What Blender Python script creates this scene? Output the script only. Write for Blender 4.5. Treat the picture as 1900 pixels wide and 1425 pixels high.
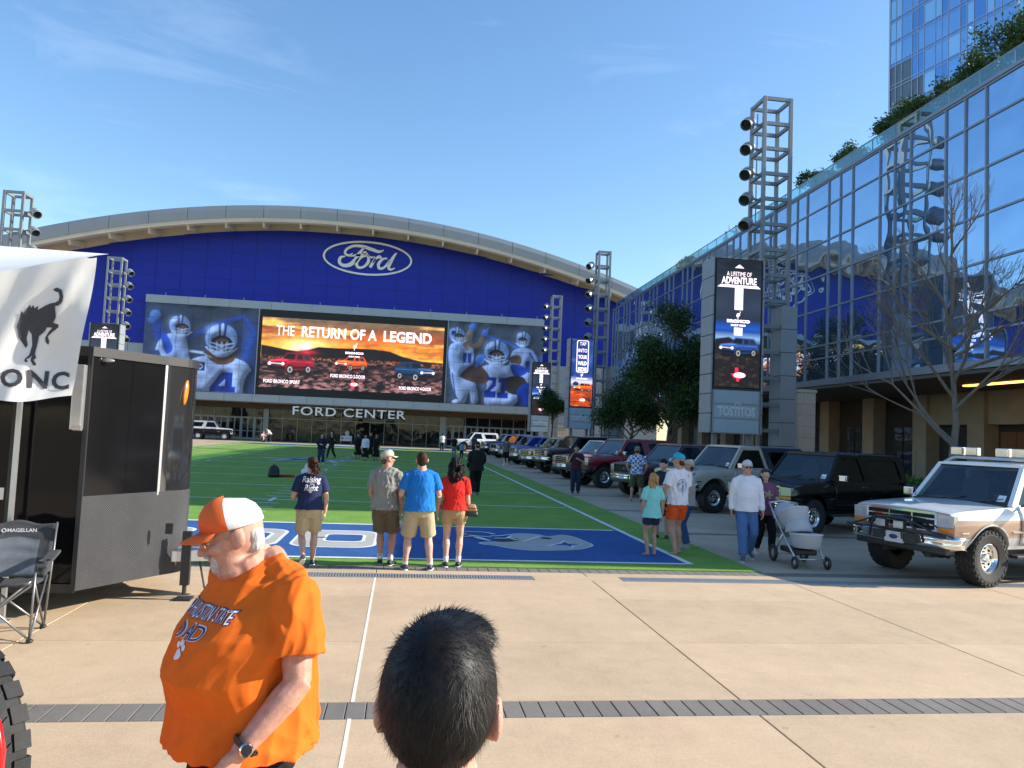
import bpy, bmesh, math, random
import numpy as np
from mathutils import Vector, Matrix, noise
R = math.radians
random.seed(7); rng = np.random.default_rng(7)
for o in list(bpy.data.objects): bpy.data.objects.remove(o)
SC = bpy.context.scene
COL = SC.collection

# ------------------------------------------------------------ camera, sky, sun, exposure
cam_d = bpy.data.cameras.new('camera'); cam = bpy.data.objects.new('camera', cam_d); COL.objects.link(cam)
SC.camera = cam
cam_d.sensor_fit = 'HORIZONTAL'; cam_d.sensor_width = 36.0; cam_d.lens = 36.0*1420/1900
cam_d.clip_start = 0.05; cam_d.clip_end = 3000
yaw, pit, rol = R(8.0), R(3.65), R(2.43)
_f = Vector((math.sin(yaw)*math.cos(pit), math.cos(yaw)*math.cos(pit), math.sin(pit)))
_r = Vector((math.cos(yaw), -math.sin(yaw), 0)); _u = _r.cross(_f)
_R = _r*math.cos(rol)+_u*math.sin(rol); _U = _u*math.cos(rol)-_r*math.sin(rol)
cam.matrix_world = Matrix(((_R.x,_U.x,-_f.x,0),(_R.y,_U.y,-_f.y,0),(_R.z,_U.z,-_f.z,2.1),(0,0,0,1)))

SUN_EL, SUN_AZ = R(26), R(93)            # azimuth clockwise from +Y
W = bpy.data.worlds.new('World'); SC.world = W; W.use_nodes = True
wn = W.node_tree.nodes; wl = W.node_tree.links
bg = wn['Background']; sky = wn.new('ShaderNodeTexSky'); sky.sky_type = 'NISHITA'
sky.sun_disc = False; sky.sun_elevation = SUN_EL; sky.sun_rotation = SUN_AZ
sky.altitude = 0; sky.air_density = 1.15; sky.dust_density = 0.35; sky.ozone_density = 3.2
# thin high cirrus streaks and a faint contrail, part of the sky dome itself
tc = wn.new('ShaderNodeTexCoord'); mp = wn.new('ShaderNodeMapping'); mp.inputs['Scale'].default_value = (1.6, 5.5, 9.0)
mp.inputs['Rotation'].default_value = (0.35, 0.2, 0.5)
nz = wn.new('ShaderNodeTexNoise'); nz.inputs['Scale'].default_value = 1.3; nz.inputs['Detail'].default_value = 9; nz.inputs['Roughness'].default_value = 0.62
nz.inputs['Distortion'].default_value = 0.9
cr = wn.new('ShaderNodeValToRGB'); cr.color_ramp.elements[0].position = 0.55; cr.color_ramp.elements[1].position = 0.9
cr.color_ramp.elements[1].color = (0.17, 0.17, 0.17, 1)
mxw = wn.new('ShaderNodeMixRGB'); mxw.inputs[2].default_value = (6.5, 7.2, 8.2, 1)
wl.new(tc.outputs['Generated'], mp.inputs['Vector']); wl.new(mp.outputs[0], nz.inputs['Vector']); wl.new(nz.outputs['Fac'], cr.inputs[0])
wl.new(cr.outputs[0], mxw.inputs[0]); hs = wn.new('ShaderNodeHueSaturation'); hs.inputs['Saturation'].default_value = 1.10
wl.new(sky.outputs[0], hs.inputs['Color']); wl.new(hs.outputs[0], mxw.inputs[1]); wl.new(mxw.outputs[0], bg.inputs['Color'])
bg.inputs['Strength'].default_value = 0.124
sun_d = bpy.data.lights.new('sun', 'SUN'); sun_d.energy = 4.5; sun_d.angle = R(0.53); sun_d.color = (1.0, 0.93, 0.82)
sun = bpy.data.objects.new('sun', sun_d); COL.objects.link(sun)
_sd = Vector((math.sin(SUN_AZ)*math.cos(SUN_EL), math.cos(SUN_AZ)*math.cos(SUN_EL), math.sin(SUN_EL)))
sun.rotation_euler = _sd.to_track_quat('Z', 'Y').to_euler(); sun.location = (60, -10, 60)
vs = SC.view_settings; vs.view_transform = 'Standard'; vs.look = 'None'; vs.exposure = 1.0; vs.gamma = 1.0; vs.use_curve_mapping = False

# ------------------------------------------------------------ helpers: colours and materials
def lin(c):
    c = np.asarray(c, dtype=float)/255.0
    return np.where(c <= 0.04045, c/12.92, ((c+0.055)/1.055)**2.4)
def hexc(r, g, b): return tuple(lin((r, g, b)))
MATS = {}
def mat(name, col=(0.5,0.5,0.5), rough=0.6, metal=0.0, var=0.12, vscale=6.0, bump=0.0, bscale=40.0, spec=0.5, coat=0.0, emit=None, estr=0.0, detail=5, stretch=None):
    """procedural principled material: base colour broken up by noise, fine bump"""
    if name in MATS: return MATS[name]
    m = bpy.data.materials.new(name); m.use_nodes = True; nt = m.node_tree; n = nt.nodes; l = nt.links
    b = n['Principled BSDF']; b.inputs['Roughness'].default_value = rough; b.inputs['Metallic'].default_value = metal
    b.inputs['Specular IOR Level'].default_value = spec; b.inputs['Coat Weight'].default_value = coat; b.inputs['Coat Roughness'].default_value = 0.04
    b.inputs['Base Color'].default_value = (*col, 1)
    t = n.new('ShaderNodeTexCoord'); src = t.outputs['Object']
    if stretch:
        mpn = n.new('ShaderNodeMapping'); mpn.inputs['Scale'].default_value = stretch; l.new(src, mpn.inputs['Vector']); src = mpn.outputs[0]
    if var > 0:
        z = n.new('ShaderNodeTexNoise'); z.inputs['Scale'].default_value = vscale; z.inputs['Detail'].default_value = detail; z.inputs['Roughness'].default_value = 0.6
        l.new(src, z.inputs['Vector'])
        r_ = n.new('ShaderNodeValToRGB'); e = r_.color_ramp.elements
        e[0].position = 0.28; e[1].position = 0.72
        e[0].color = (*[max(0, c*(1-var)) for c in col], 1); e[1].color = (*[min(1, c*(1+var)) for c in col], 1)
        l.new(z.outputs['Fac'], r_.inputs[0]); l.new(r_.outputs[0], b.inputs['Base Color'])
    if bump > 0:
        z2 = n.new('ShaderNodeTexNoise'); z2.inputs['Scale'].default_value = bscale; z2.inputs['Detail'].default_value = 4
        l.new(src, z2.inputs['Vector'])
        bp = n.new('ShaderNodeBump'); bp.inputs['Strength'].default_value = bump; bp.inputs['Distance'].default_value = 0.01
        l.new(z2.outputs['Fac'], bp.inputs['Height']); l.new(bp.outputs[0], b.inputs['Normal'])
    if emit is not None:
        b.inputs['Emission Color'].default_value = (*emit, 1); b.inputs['Emission Strength'].default_value = estr
    MATS[name] = m; return m
def print_mat(name, emission=0.0, rough=0.5):
    """flat print: colour comes from the print's own colour attribute"""
    if name in MATS: return MATS[name]
    m = bpy.data.materials.new(name); m.use_nodes = True; n = m.node_tree.nodes; l = m.node_tree.links
    b = n['Principled BSDF']; b.inputs['Roughness'].default_value = rough
    a = n.new('ShaderNodeVertexColor'); a.layer_name = 'print'
    if emission > 0:
        b.inputs['Base Color'].default_value = (0.01, 0.01, 0.01, 1)
        l.new(a.outputs['Color'], b.inputs['Emission Color']); b.inputs['Emission Strength'].default_value = emission
    else: l.new(a.outputs['Color'], b.inputs['Base Color'])
    MATS[name] = m; return m
def glass_mat(name, tint=(0.25,0.42,0.62), wob=0.25, wscale=0.5, rough=0.01, metal=0.85):
    """coated mirror glazing: tinted reflection, slightly wavy sheets"""
    if name in MATS: return MATS[name]
    m = mat(name, tint, rough, metal, var=0.0); nt = m.node_tree; n = nt.nodes; l = nt.links; b = n['Principled BSDF']
    g = n.new('ShaderNodeNewGeometry'); z = n.new('ShaderNodeTexNoise'); z.inputs['Scale'].default_value = wscale; z.inputs['Detail'].default_value = 1
    l.new(g.outputs['Position'], z.inputs['Vector'])
    bp = n.new('ShaderNodeBump'); bp.inputs['Strength'].default_value = wob; bp.inputs['Distance'].default_value = 0.05
    l.new(z.outputs['Fac'], bp.inputs['Height']); l.new(bp.outputs[0], b.inputs['Normal'])
    return m
def clear_glass(name, tint=(0.75,0.9,0.92), fac=0.25):
    if name in MATS: return MATS[name]
    m = bpy.data.materials.new(name); m.use_nodes = True; n = m.node_tree.nodes; l = m.node_tree.links
    out = n['Material Output']; n.remove(n['Principled BSDF'])
    tr = n.new('ShaderNodeBsdfTransparent'); tr.inputs[0].default_value = (*tint, 1)
    gl = n.new('ShaderNodeBsdfGlossy'); gl.inputs['Roughness'].default_value = 0.03; gl.inputs['Color'].default_value = (0.85, 0.95, 1, 1)
    mx = n.new('ShaderNodeMixShader'); lw = n.new('ShaderNodeLayerWeight'); lw.inputs['Blend'].default_value = 0.5; fr = n.new('ShaderNodeMath'); fr.operation = 'POWER'; fr.inputs[1].default_value = 4.0; l.new(lw.outputs['Facing'], fr.inputs[0])
    ad = n.new('ShaderNodeMath'); ad.operation = 'ADD'; ad.inputs[1].default_value = fac
    l.new(fr.outputs[0], ad.inputs[0]); l.new(ad.outputs[0], mx.inputs[0]); l.new(tr.outputs[0], mx.inputs[1]); l.new(gl.outputs[0], mx.inputs[2]); l.new(mx.outputs[0], out.inputs[0])
    MATS[name] = m; return m

# ------------------------------------------------------------ helpers: objects
def tag(o, label=None, cat=None, group=None, kind=None):
    if label: o['label'] = label
    if cat: o['category'] = cat
    if group: o['group'] = group
    if kind: o['kind'] = kind
    return o
def thing(name, label, cat, loc=(0,0,0), rz=0.0, group=None):
    o = bpy.data.objects.new(name, None); COL.objects.link(o); o.location = loc; o.rotation_euler = (0, 0, rz); o.empty_display_size = 0.2
    return tag(o, label, cat, group)
def obj(name, me, m=None, parent=None, loc=(0,0,0), rot=(0,0,0), scale=None):
    o = bpy.data.objects.new(name, me); COL.objects.link(o); o.parent = parent; o.location = loc; o.rotation_euler = rot
    if scale: o.scale = scale
    if m is not None:
        if not isinstance(m, (list, tuple)): m = [m]
        if len(me.materials) == 0:
            for k in m: me.materials.append(k)
    return o
def copy_tree(o, parent=None):
    c = o.copy(); COL.objects.link(c); c.parent = parent
    for ch in o.children: copy_tree(ch, c)
    return c
class MB:
    def __init__(s): s.v = []; s.f = []; s.mi = []
    def add(s, vs, fs, mi=0):
        k = len(s.v); s.v += [tuple(p) for p in vs]; s.f += [tuple(i+k for i in f) for f in fs]; s.mi += [mi]*len(fs); return s
    def box(s, c, d, rot=None, mi=0):
        hx, hy, hz = d[0]/2, d[1]/2, d[2]/2
        P = [Vector((x, y, z)) for z in (-hz, hz) for y in (-hy, hy) for x in (-hx, hx)]
        if rot is not None: P = [rot @ p for p in P]
        c = Vector(c); return s.add([c+p for p in P], [(0,2,3,1),(4,5,7,6),(0,1,5,4),(2,6,7,3),(0,4,6,2),(1,3,7,5)], mi)
    def bb(s, x0, x1, y0, y1, z0, z1, mi=0): return s.box(((x0+x1)/2, (y0+y1)/2, (z0+z1)/2), (x1-x0, y1-y0, z1-z0), None, mi)
    def quad(s, a, b, c, d, mi=0): return s.add([a, b, c, d], [(0,1,2,3)], mi)
    def bar(s, a, b, w, h=None, up=(0,0,1), mi=0):
        a = Vector(a); b = Vector(b); d = b-a; L = d.length
        if L < 1e-6: return s
        d /= L; u = Vector(up)
        if abs(d.dot(u)) > 0.98: u = Vector((1,0,0))
        x = d.cross(u).normalized(); z = x.cross(d)
        return s.box((a+b)/2, (w, L, h or w), Matrix((x, d, z)).transposed(), mi)
    def tube(s, pts, rad, n=10, cap=True, mi=0, flat=1.0):
        pts = [Vector(p) for p in pts]; m = len(pts)
        if not isinstance(rad, (list, tuple)): rad = [rad]*m
        k = len(s.v); side = None
        for i, p in enumerate(pts):
            t = (pts[min(i+1, m-1)]-pts[max(i-1, 0)])
            t = t.normalized() if t.length > 1e-9 else Vector((0,0,1))
            if side is None:
                ref = Vector((0,0,1)) if abs(t.z) < 0.9 else Vector((1,0,0)); side = t.cross(ref).normalized()
            else:
                side = side-t*side.dot(t)
                side = side.normalized() if side.length > 1e-6 else t.orthogonal().normalized()
            up = t.cross(side)
            ra = rad[i]; ra = ra if isinstance(ra, (list, tuple)) else (ra, ra*flat)
            for j in range(n):
                a = 2*math.pi*j/n; q = p+side*(math.cos(a)*ra[0])+up*(math.sin(a)*ra[1]); s.v.append(tuple(q))
        for i in range(m-1):
            for j in range(n):
                j2 = (j+1) % n; s.f.append((k+i*n+j, k+i*n+j2, k+(i+1)*n+j2, k+(i+1)*n+j)); s.mi.append(mi)
        if cap:
            s.f.append(tuple(k+j for j in reversed(range(n)))); s.f.append(tuple(k+(m-1)*n+j for j in range(n))); s.mi += [mi, mi]
        return s
    def rings(s, rs, n=20, mi=0, p=2.0):
        """stack of horizontal super-elliptic rings: (cx, cy, z, rx, ry)"""
        k = len(s.v)
        for (cx, cy, z, rx, ry) in rs:
            for j in range(n):
                a = 2*math.pi*j/n; c, q = math.cos(a), math.sin(a)
                s.v.append((cx+rx*math.copysign(abs(c)**(2/p), c), cy+ry*math.copysign(abs(q)**(2/p), q), z))
        for i in range(len(rs)-1):
            for j in range(n):
                j2 = (j+1) % n; s.f.append((k+i*n+j, k+i*n+j2, k+(i+1)*n+j2, k+(i+1)*n+j)); s.mi.append(mi)
        s.f.append(tuple(k+j for j in reversed(range(n)))); s.f.append(tuple(k+(len(rs)-1)*n+j for j in range(n))); s.mi += [mi, mi]
        return s
    def ell(s, c, r, nu=14, nv=9, rot=None, mi=0):
        c = Vector(c); k = len(s.v); P = [Vector((0, 0, -r[2]))]
        for i in range(1, nv):
            t = math.pi*i/nv-math.pi/2
            for j in range(nu):
                a = 2*math.pi*j/nu; P.append(Vector((r[0]*math.cos(t)*math.cos(a), r[1]*math.cos(t)*math.sin(a), r[2]*math.sin(t))))
        P.append(Vector((0, 0, r[2])))
        if rot is not None: P = [rot @ q for q in P]
        s.v += [tuple(c+q) for q in P]; top = k+len(P)-1
        for j in range(nu):
            j2 = (j+1) % nu
            s.f.append((k, k+1+j2, k+1+j)); s.mi.append(mi)
            for i in range(nv-2): s.f.append((k+1+i*nu+j, k+1+i*nu+j2, k+1+(i+1)*nu+j2, k+1+(i+1)*nu+j)); s.mi.append(mi)
            s.f.append((k+1+(nv-2)*nu+j, k+1+(nv-2)*nu+j2, top)); s.mi.append(mi)
        return s
    def lathe(s, prof, axis_o, axis_d, n=32, mi=0):
        """revolve (r, h) profile round an axis; closed profile"""
        d = Vector(axis_d).normalized(); o = Vector(axis_o); x = d.orthogonal().normalized(); y = d.cross(x); k = len(s.v); m = len(prof)
        for j in range(n):
            a = 2*math.pi*j/n; e = x*math.cos(a)+y*math.sin(a)
            for (r_, h) in prof: s.v.append(tuple(o+d*h+e*r_))
        for j in range(n):
            j2 = (j+1) % n
            for i in range(m-1): s.f.append((k+j*m+i, k+j2*m+i, k+j2*m+i+1, k+j*m+i+1)); s.mi.append(mi)
        return s
    def prism(s, poly, fn, d0, d1, mi=0):
        """extrude a 2-D polygon; fn(u, v, depth) gives the point"""
        n = len(poly); a = sum(poly[i][0]*poly[(i+1)%n][1]-poly[(i+1)%n][0]*poly[i][1] for i in range(n))
        if a < 0: poly = poly[::-1]
        vs = [fn(u, v, d0) for u, v in poly]+[fn(u, v, d1) for u, v in poly]
        fs = [tuple(reversed(range(n))), tuple(range(n, 2*n))]+[(i, (i+1)%n, n+(i+1)%n, n+i) for i in range(n)]
        return s.add(vs, fs, mi)
    def mesh(s, name, smooth=False):
        me = bpy.data.meshes.new(name); me.from_pydata(s.v, [], s.f)
        if any(s.mi): me.polygons.foreach_set('material_index', s.mi)
        if smooth: me.polygons.foreach_set('use_smooth', [True]*len(me.polygons))
        me.update(); return me
    def build(s, name, m, parent=None, loc=(0,0,0), rot=(0,0,0), smooth=False, bevel=0.0, fix=True):
        me = s.mesh(name, smooth)
        if fix or bevel:
            bm = bmesh.new(); bm.from_mesh(me); bmesh.ops.recalc_face_normals(bm, faces=bm.faces)
            if bevel: bmesh.ops.bevel(bm, geom=[e for e in bm.edges if e.calc_face_angle(0) > 0.5], offset=bevel, segments=2, affect='EDGES', profile=0.6)
            bm.to_mesh(me); bm.free()
        return obj(name, me, m, parent, loc, rot)
def angle_smooth(me, deg=35):
    me.polygons.foreach_set('use_smooth', [True]*len(me.polygons))
    bm = bmesh.new(); bm.from_mesh(me)
    for e in bm.edges: e.smooth = e.calc_face_angle(0) < R(deg)
    bm.to_mesh(me); bm.free()
WORK = bpy.data.scenes.new('workbench')       # scratch scene so that modifiers and text can be evaluated quickly
def bake(o):
    WORK.collection.objects.link(o); vl = WORK.view_layers[0]; vl.update(); dg = vl.depsgraph; dg.update()
    return bpy.data.meshes.new_from_object(o.evaluated_get(dg))
def text_mesh(body, size=1.0, depth=0.0, bold=0.0, shear=0.0, xs=1.0, align='CENTER', space=1.0, res=3):
    cu = bpy.data.curves.new('lettering', 'FONT'); cu.body = body; cu.size = size; cu.extrude = depth; cu.offset = bold; cu.shear = shear
    cu.align_x = align; cu.align_y = 'CENTER'; cu.space_character = space; cu.resolution_u = res
    o = bpy.data.objects.new('lettering', cu); me = bake(o)
    bpy.data.objects.remove(o); bpy.data.curves.remove(cu)
    if xs != 1.0: me.transform(Matrix.Diagonal((xs, 1, 1, 1)))
    me.name = 'lettering'; return me
def flat_poly(polys, depth=0.0):
    """filled flat shape(s) in the XY plane, triangulated; polys = list of outlines"""
    bm = bmesh.new()
    for P in polys:
        a = sum(P[i][0]*P[(i+1)%len(P)][1]-P[(i+1)%len(P)][0]*P[i][1] for i in range(len(P)))
        if a < 0: P = P[::-1]
        f = bm.faces.new([bm.verts.new((x, y, 0)) for x, y in P]); f.normal_update()
        bmesh.ops.triangulate(bm, faces=[f], ngon_method='EAR_CLIP')
    if depth:
        g = bmesh.ops.extrude_face_region(bm, geom=bm.faces[:]); bmesh.ops.translate(bm, verts=[e for e in g['geom'] if isinstance(e, bmesh.types.BMVert)], vec=(0, 0, depth))
        bmesh.ops.recalc_face_normals(bm, faces=bm.faces)
    me = bpy.data.meshes.new('shape'); bm.to_mesh(me); bm.free(); return me
def stroke(pts, w, n=8):
    """ribbon outline along a smooth curve; w = widths per control point"""
    P = catmull([(x, y, ww) for (x, y), ww in zip(pts, w)], n)
    L, Rr = [], []
    for i, (x, y, ww) in enumerate(P):
        a = P[max(i-1, 0)]; b = P[min(i+1, len(P)-1)]; dx, dy = b[0]-a[0], b[1]-a[1]; d = math.hypot(dx, dy) or 1
        L.append((x-dy/d*ww/2, y+dx/d*ww/2)); Rr.append((x+dy/d*ww/2, y-dx/d*ww/2))
    return [[L[i], L[i+1], Rr[i+1], Rr[i]] for i in range(len(L)-1)]
def catmull(P, n=8, closed=False):
    out = []; m = len(P); P = [np.array(p, float) for p in P]
    rng_ = range(m if closed else m-1)
    for i in rng_:
        p0 = P[(i-1) % m] if closed or i > 0 else P[0]; p1 = P[i]; p2 = P[(i+1) % m]; p3 = P[(i+2) % m] if closed or i+2 < m else P[-1]
        for k in range(n):
            t = k/n; out.append(tuple(0.5*((2*p1)+(-p0+p2)*t+(2*p0-5*p1+4*p2-p3)*t*t+(-p0+3*p1-3*p2+p3)*t**3)))
    if not closed: out.append(tuple(P[-1]))
    return out

# ------------------------------------------------------------ helper: painted prints (colour attribute on a fine grid)
class Canvas:
    def __init__(s, w, h, res, bgc=(0,0,0)):
        s.w, s.h = w, h; s.nx = int(w*res)+1; s.ny = int(h*res)+1
        s.X, s.Y = np.meshgrid(np.linspace(0, w, s.nx), np.linspace(0, h, s.ny))      # y up
        s.a = np.zeros((s.ny, s.nx, 3)); s.a[:] = lin(bgc); s.px = w/(s.nx-1)
    def put(s, m, col, al=1.0):
        c = lin(col) if not callable(col) else None
        m = np.clip(m, 0, 1)[..., None]*al; s.a = s.a*(1-m)+(c if c is not None else col(s))*m; return s
    def sd(s, d): return np.clip(0.5-d/s.px, 0, 1)
    def ell(s, x, y, rx, ry, col, rot=0.0, al=1.0):
        c, q = math.cos(rot), math.sin(rot); u = (s.X-x)*c+(s.Y-y)*q; v = -(s.X-x)*q+(s.Y-y)*c
        return s.put(s.sd((np.hypot(u/rx, v/ry)-1)*min(rx, ry)), col, al)
    def glow(s, x, y, rx, ry, col, al=1.0): return s.put(np.exp(-(((s.X-x)/rx)**2+((s.Y-y)/ry)**2)), col, al)
    def poly(s, P, col, al=1.0):
        P = np.array(P, float); ins = np.zeros(s.X.shape, bool); d = np.full(s.X.shape, 1e9)
        for i in range(len(P)):
            x1, y1 = P[i]; x2, y2 = P[(i+1) % len(P)]
            if y1 != y2:
                c = ((y1 > s.Y) != (y2 > s.Y)) & (s.X < (x2-x1)*(s.Y-y1)/(y2-y1)+x1); ins ^= c
            ex, ey = x2-x1, y2-y1; t = np.clip(((s.X-x1)*ex+(s.Y-y1)*ey)/(ex*ex+ey*ey+1e-12), 0, 1)
            d = np.minimum(d, np.hypot(s.X-x1-t*ex, s.Y-y1-t*ey))
        return s.put(s.sd(np.where(ins, -d, d)), col, al)
    def curve(s, P, col, al=1.0, n=6): return s.poly([p[:2] for p in catmull(P, n, True)], col, al)
    def line(s, P, w, col, al=1.0, soft=0.0):
        d = np.full(s.X.shape, 1e9)
        for (x1, y1), (x2, y2) in zip(P[:-1], P[1:]):
            ex, ey = x2-x1, y2-y1; t = np.clip(((s.X-x1)*ex+(s.Y-y1)*ey)/(ex*ex+ey*ey+1e-12), 0, 1)
            d = np.minimum(d, np.hypot(s.X-x1-t*ex, s.Y-y1-t*ey))
        m = np.exp(-(d/(w*0.6))**2) if soft else s.sd(d-w/2)
        return s.put(m, col, al)
    def rect(s, x0, x1, y0, y1, col, al=1.0): return s.put(s.sd(np.maximum(np.maximum(x0-s.X, s.X-x1), np.maximum(y0-s.Y, s.Y-y1))), col, al)
    def noise(s, sx, sy, seed=0, octv=4):
        r_ = np.random.default_rng(seed); out = np.zeros(s.X.shape); amp = 1.0; tot = 0
        for o_ in range(octv):
            gx, gy = int(s.w/sx*2**o_)+3, int(s.h/sy*2**o_)+3; g = r_.random((gy, gx))
            fx = s.X/sx*2**o_; fy = s.Y/sy*2**o_; ix = fx.astype(int); iy = fy.astype(int); tx = fx-ix; ty = fy-iy
            tx = tx*tx*(3-2*tx); ty = ty*ty*(3-2*ty)
            out += amp*((g[iy, ix]*(1-tx)+g[iy, ix+1]*tx)*(1-ty)+(g[iy+1, ix]*(1-tx)+g[iy+1, ix+1]*tx)*ty); tot += amp; amp *= 0.55
        return out/tot
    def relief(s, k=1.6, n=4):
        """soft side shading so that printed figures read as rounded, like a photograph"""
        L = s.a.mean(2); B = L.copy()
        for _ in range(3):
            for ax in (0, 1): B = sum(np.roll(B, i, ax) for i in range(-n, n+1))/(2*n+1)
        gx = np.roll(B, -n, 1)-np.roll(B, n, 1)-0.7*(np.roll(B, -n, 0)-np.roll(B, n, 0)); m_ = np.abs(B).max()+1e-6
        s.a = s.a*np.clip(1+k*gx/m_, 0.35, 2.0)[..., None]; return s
    def grid(s, i0, i1, j0, j1, fn, name='print'):
        """mesh of columns i0..i1, rows j0..j1; fn(X, Y) -> arrays of points"""
        ii = np.arange(i0, i1+1); jj = np.arange(j0, j1+1); nx, ny = len(ii), len(jj)
        P = fn(s.X[np.ix_(jj, ii)].ravel(), s.Y[np.ix_(jj, ii)].ravel())
        idx = np.arange(nx*ny).reshape(ny, nx)
        F = np.stack([idx[:-1, :-1], idx[:-1, 1:], idx[1:, 1:], idx[1:, :-1]], -1).reshape(-1, 4)
        me = bpy.data.meshes.new(name); me.from_pydata(P.tolist(), [], F.tolist())
        at = me.color_attributes.new('print', 'FLOAT_COLOR', 'POINT')
        c = np.ones((nx*ny, 4)); c[:, :3] = s.a[np.ix_(jj, ii)].reshape(-1, 3); at.data.foreach_set('color', c.ravel()); me.update(); return me
def wall_fn(x0, y, z0, sx=1.0, sz=1.0):
    return lambda X, Y: np.stack([x0+X*sx, np.full_like(X, y), z0+Y*sz], -1)
# ============================================================ GROUND
def concrete_mat(name, col, stain=0.15):
    m = mat(name, col, 0.82, var=0.0, bump=0.25, bscale=90); n = m.node_tree.nodes; l = m.node_tree.links; b = n['Principled BSDF']
    g = n.new('ShaderNodeNewGeometry')
    z1 = n.new('ShaderNodeTexNoise'); z1.inputs['Scale'].default_value = 0.9; z1.inputs['Detail'].default_value = 6; z1.inputs['Roughness'].default_value = 0.65
    z2 = n.new('ShaderNodeTexNoise'); z2.inputs['Scale'].default_value = 38; z2.inputs['Detail'].default_value = 5
    z3 = n.new('ShaderNodeTexNoise'); z3.inputs['Scale'].default_value = 5.0; z3.inputs['Detail'].default_value = 7; z3.inputs['Distortion'].default_value = 0.8
    oi = n.new('ShaderNodeObjectInfo')
    for z in (z1, z2, z3): l.new(g.outputs['Position'], z.inputs['Vector'])
    def mr(src, a, b_):
        k = n.new('ShaderNodeMapRange'); k.inputs[1].default_value = 0.25; k.inputs[2].default_value = 0.75; k.inputs[3].default_value = a; k.inputs[4].default_value = b_; l.new(src, k.inputs[0]); return k.outputs[0]
    def mul(a, b_):
        k = n.new('ShaderNodeMath'); k.operation = 'MULTIPLY'; l.new(a, k.inputs[0]); l.new(b_, k.inputs[1]); return k.outputs[0]
    f = mul(mul(mr(z1.outputs['Fac'], 1-stain, 1+stain*0.6), mr(z2.outputs['Fac'], 0.9, 1.08)), mul(mr(z3.outputs['Fac'], 0.93, 1.05), mr(oi.outputs['Random'], 0.96, 1.04)))
    z4 = n.new('ShaderNodeTexNoise'); z4.inputs['Scale'].default_value = 7.0; z4.inputs['Detail'].default_value = 2; l.new(g.outputs['Position'], z4.inputs['Vector'])      # gum spots and drips
    k4 = n.new('ShaderNodeMapRange'); k4.inputs[1].default_value = 0.70; k4.inputs[2].default_value = 0.76; k4.inputs[3].default_value = 1.0; k4.inputs[4].default_value = 0.80; l.new(z4.outputs['Fac'], k4.inputs[0]); f = mul(f, k4.outputs[0])
    vm = n.new('ShaderNodeVectorMath'); vm.operation = 'SCALE'; vm.inputs[0].default_value = col; l.new(f, vm.inputs['Scale']); l.new(vm.outputs[0], b.inputs['Base Color'])
    return m
M_CONC = concrete_mat('plaza concrete', (0.53, 0.385, 0.245)); M_JOINT = mat('joint grout', (0.16, 0.13, 0.10), 0.95, var=0.2, vscale=30)
M_CAULK = mat('white joint caulk', (0.72, 0.68, 0.60), 0.8, var=0.15, vscale=12); M_PAV = concrete_mat('grey paver', (0.185, 0.165, 0.145), 0.2)
M_DRAIN = mat('galvanised grate', (0.36, 0.38, 0.39), 0.5, 0.5, var=0.15, vscale=8); M_BLACK = mat('black void', (0.012, 0.012, 0.012), 0.9, var=0)
gp = MB(); gp.quad((-700, -300, -0.035), (700, -300, -0.035), (700, 1200, -0.035), (-700, 1200, -0.035))
ground = tag(gp.build('ground', concrete_mat('outer plaza', (0.36, 0.28, 0.20))), kind='structure')
plaza = tag(MB().bb(-26, 19.6, -6, 96, -0.034, -0.014).build('plaza', M_JOINT), kind='structure')
xj = [-0.27+3.12*k for k in range(-8, 7)]
yj = [-5.0, -2.6, -0.6, 1.4, 3.6, 5.74, None, 6.08, 7.76, 9.78, 11.02]
SL = {}
def slab(x0, x1, y0, y1, m, gap=0.006, parent=plaza, name='slab', top=0.0):
    key = (round(x1-x0, 3), round(y1-y0, 3), m.name, gap)
    if key not in SL:
        w, h = (x1-x0)/2-gap, (y1-y0)/2-gap; e = 0.004
        b = MB(); b.add([(-w,-h,-0.03),(w,-h,-0.03),(w,h,-0.03),(-w,h,-0.03),(-w,-h,-e),(w,-h,-e),(w,h,-e),(-w,h,-e),(-w+e,-h+e,0),(w-e,-h+e,0),(w-e,h-e,0),(-w+e,h-e,0)],
              [(0,1,5,4),(1,2,6,5),(2,3,7,6),(3,0,4,7),(4,5,9,8),(5,6,10,9),(6,7,11,10),(7,4,8,11),(8,9,10,11)]); SL[key] = b.mesh(name)
    return obj(name, SL[key], m, parent, ((x0+x1)/2, (y0+y1)/2, top))
for a, b in zip(yj[:-1], yj[1:]):
    if a is None or b is None: continue
    for x0, x1 in zip(xj[:-1], xj[1:]): slab(x0, x1, a, b, M_CONC)
# white caulk in one of the joints
for a, b in ((-5, 5.74), (6.08, 11.02)): MB().bb(-0.283, -0.257, a, b, -0.01, 0.0025).build('joint_strip', M_CAULK, plaza)
# paver strips: one across the open plaza, one along the turf and on along the parking bays
for k in range(88):
    x0 = -5.6+0.147*k; slab(x0, x0+0.147, 5.74, 6.08, M_PAV, 0.0035, name='paver', top=0.001*random.random())
for k in range(112):
    x0 = -4.6+0.158*k; slab(x0, x0+0.158, 11.62, 11.93, M_PAV, 0.004, name='paver', top=0.001*random.random())
for x0, x1 in zip(xj[:-1], xj[1:]): slab(x0, x1, 11.33, 11.62, M_CONC)
slab(-25.5, -4.6, 11.62, 11.93, M_PAV); slab(13.1, 19.5, 11.62, 11.93, M_PAV)
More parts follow.
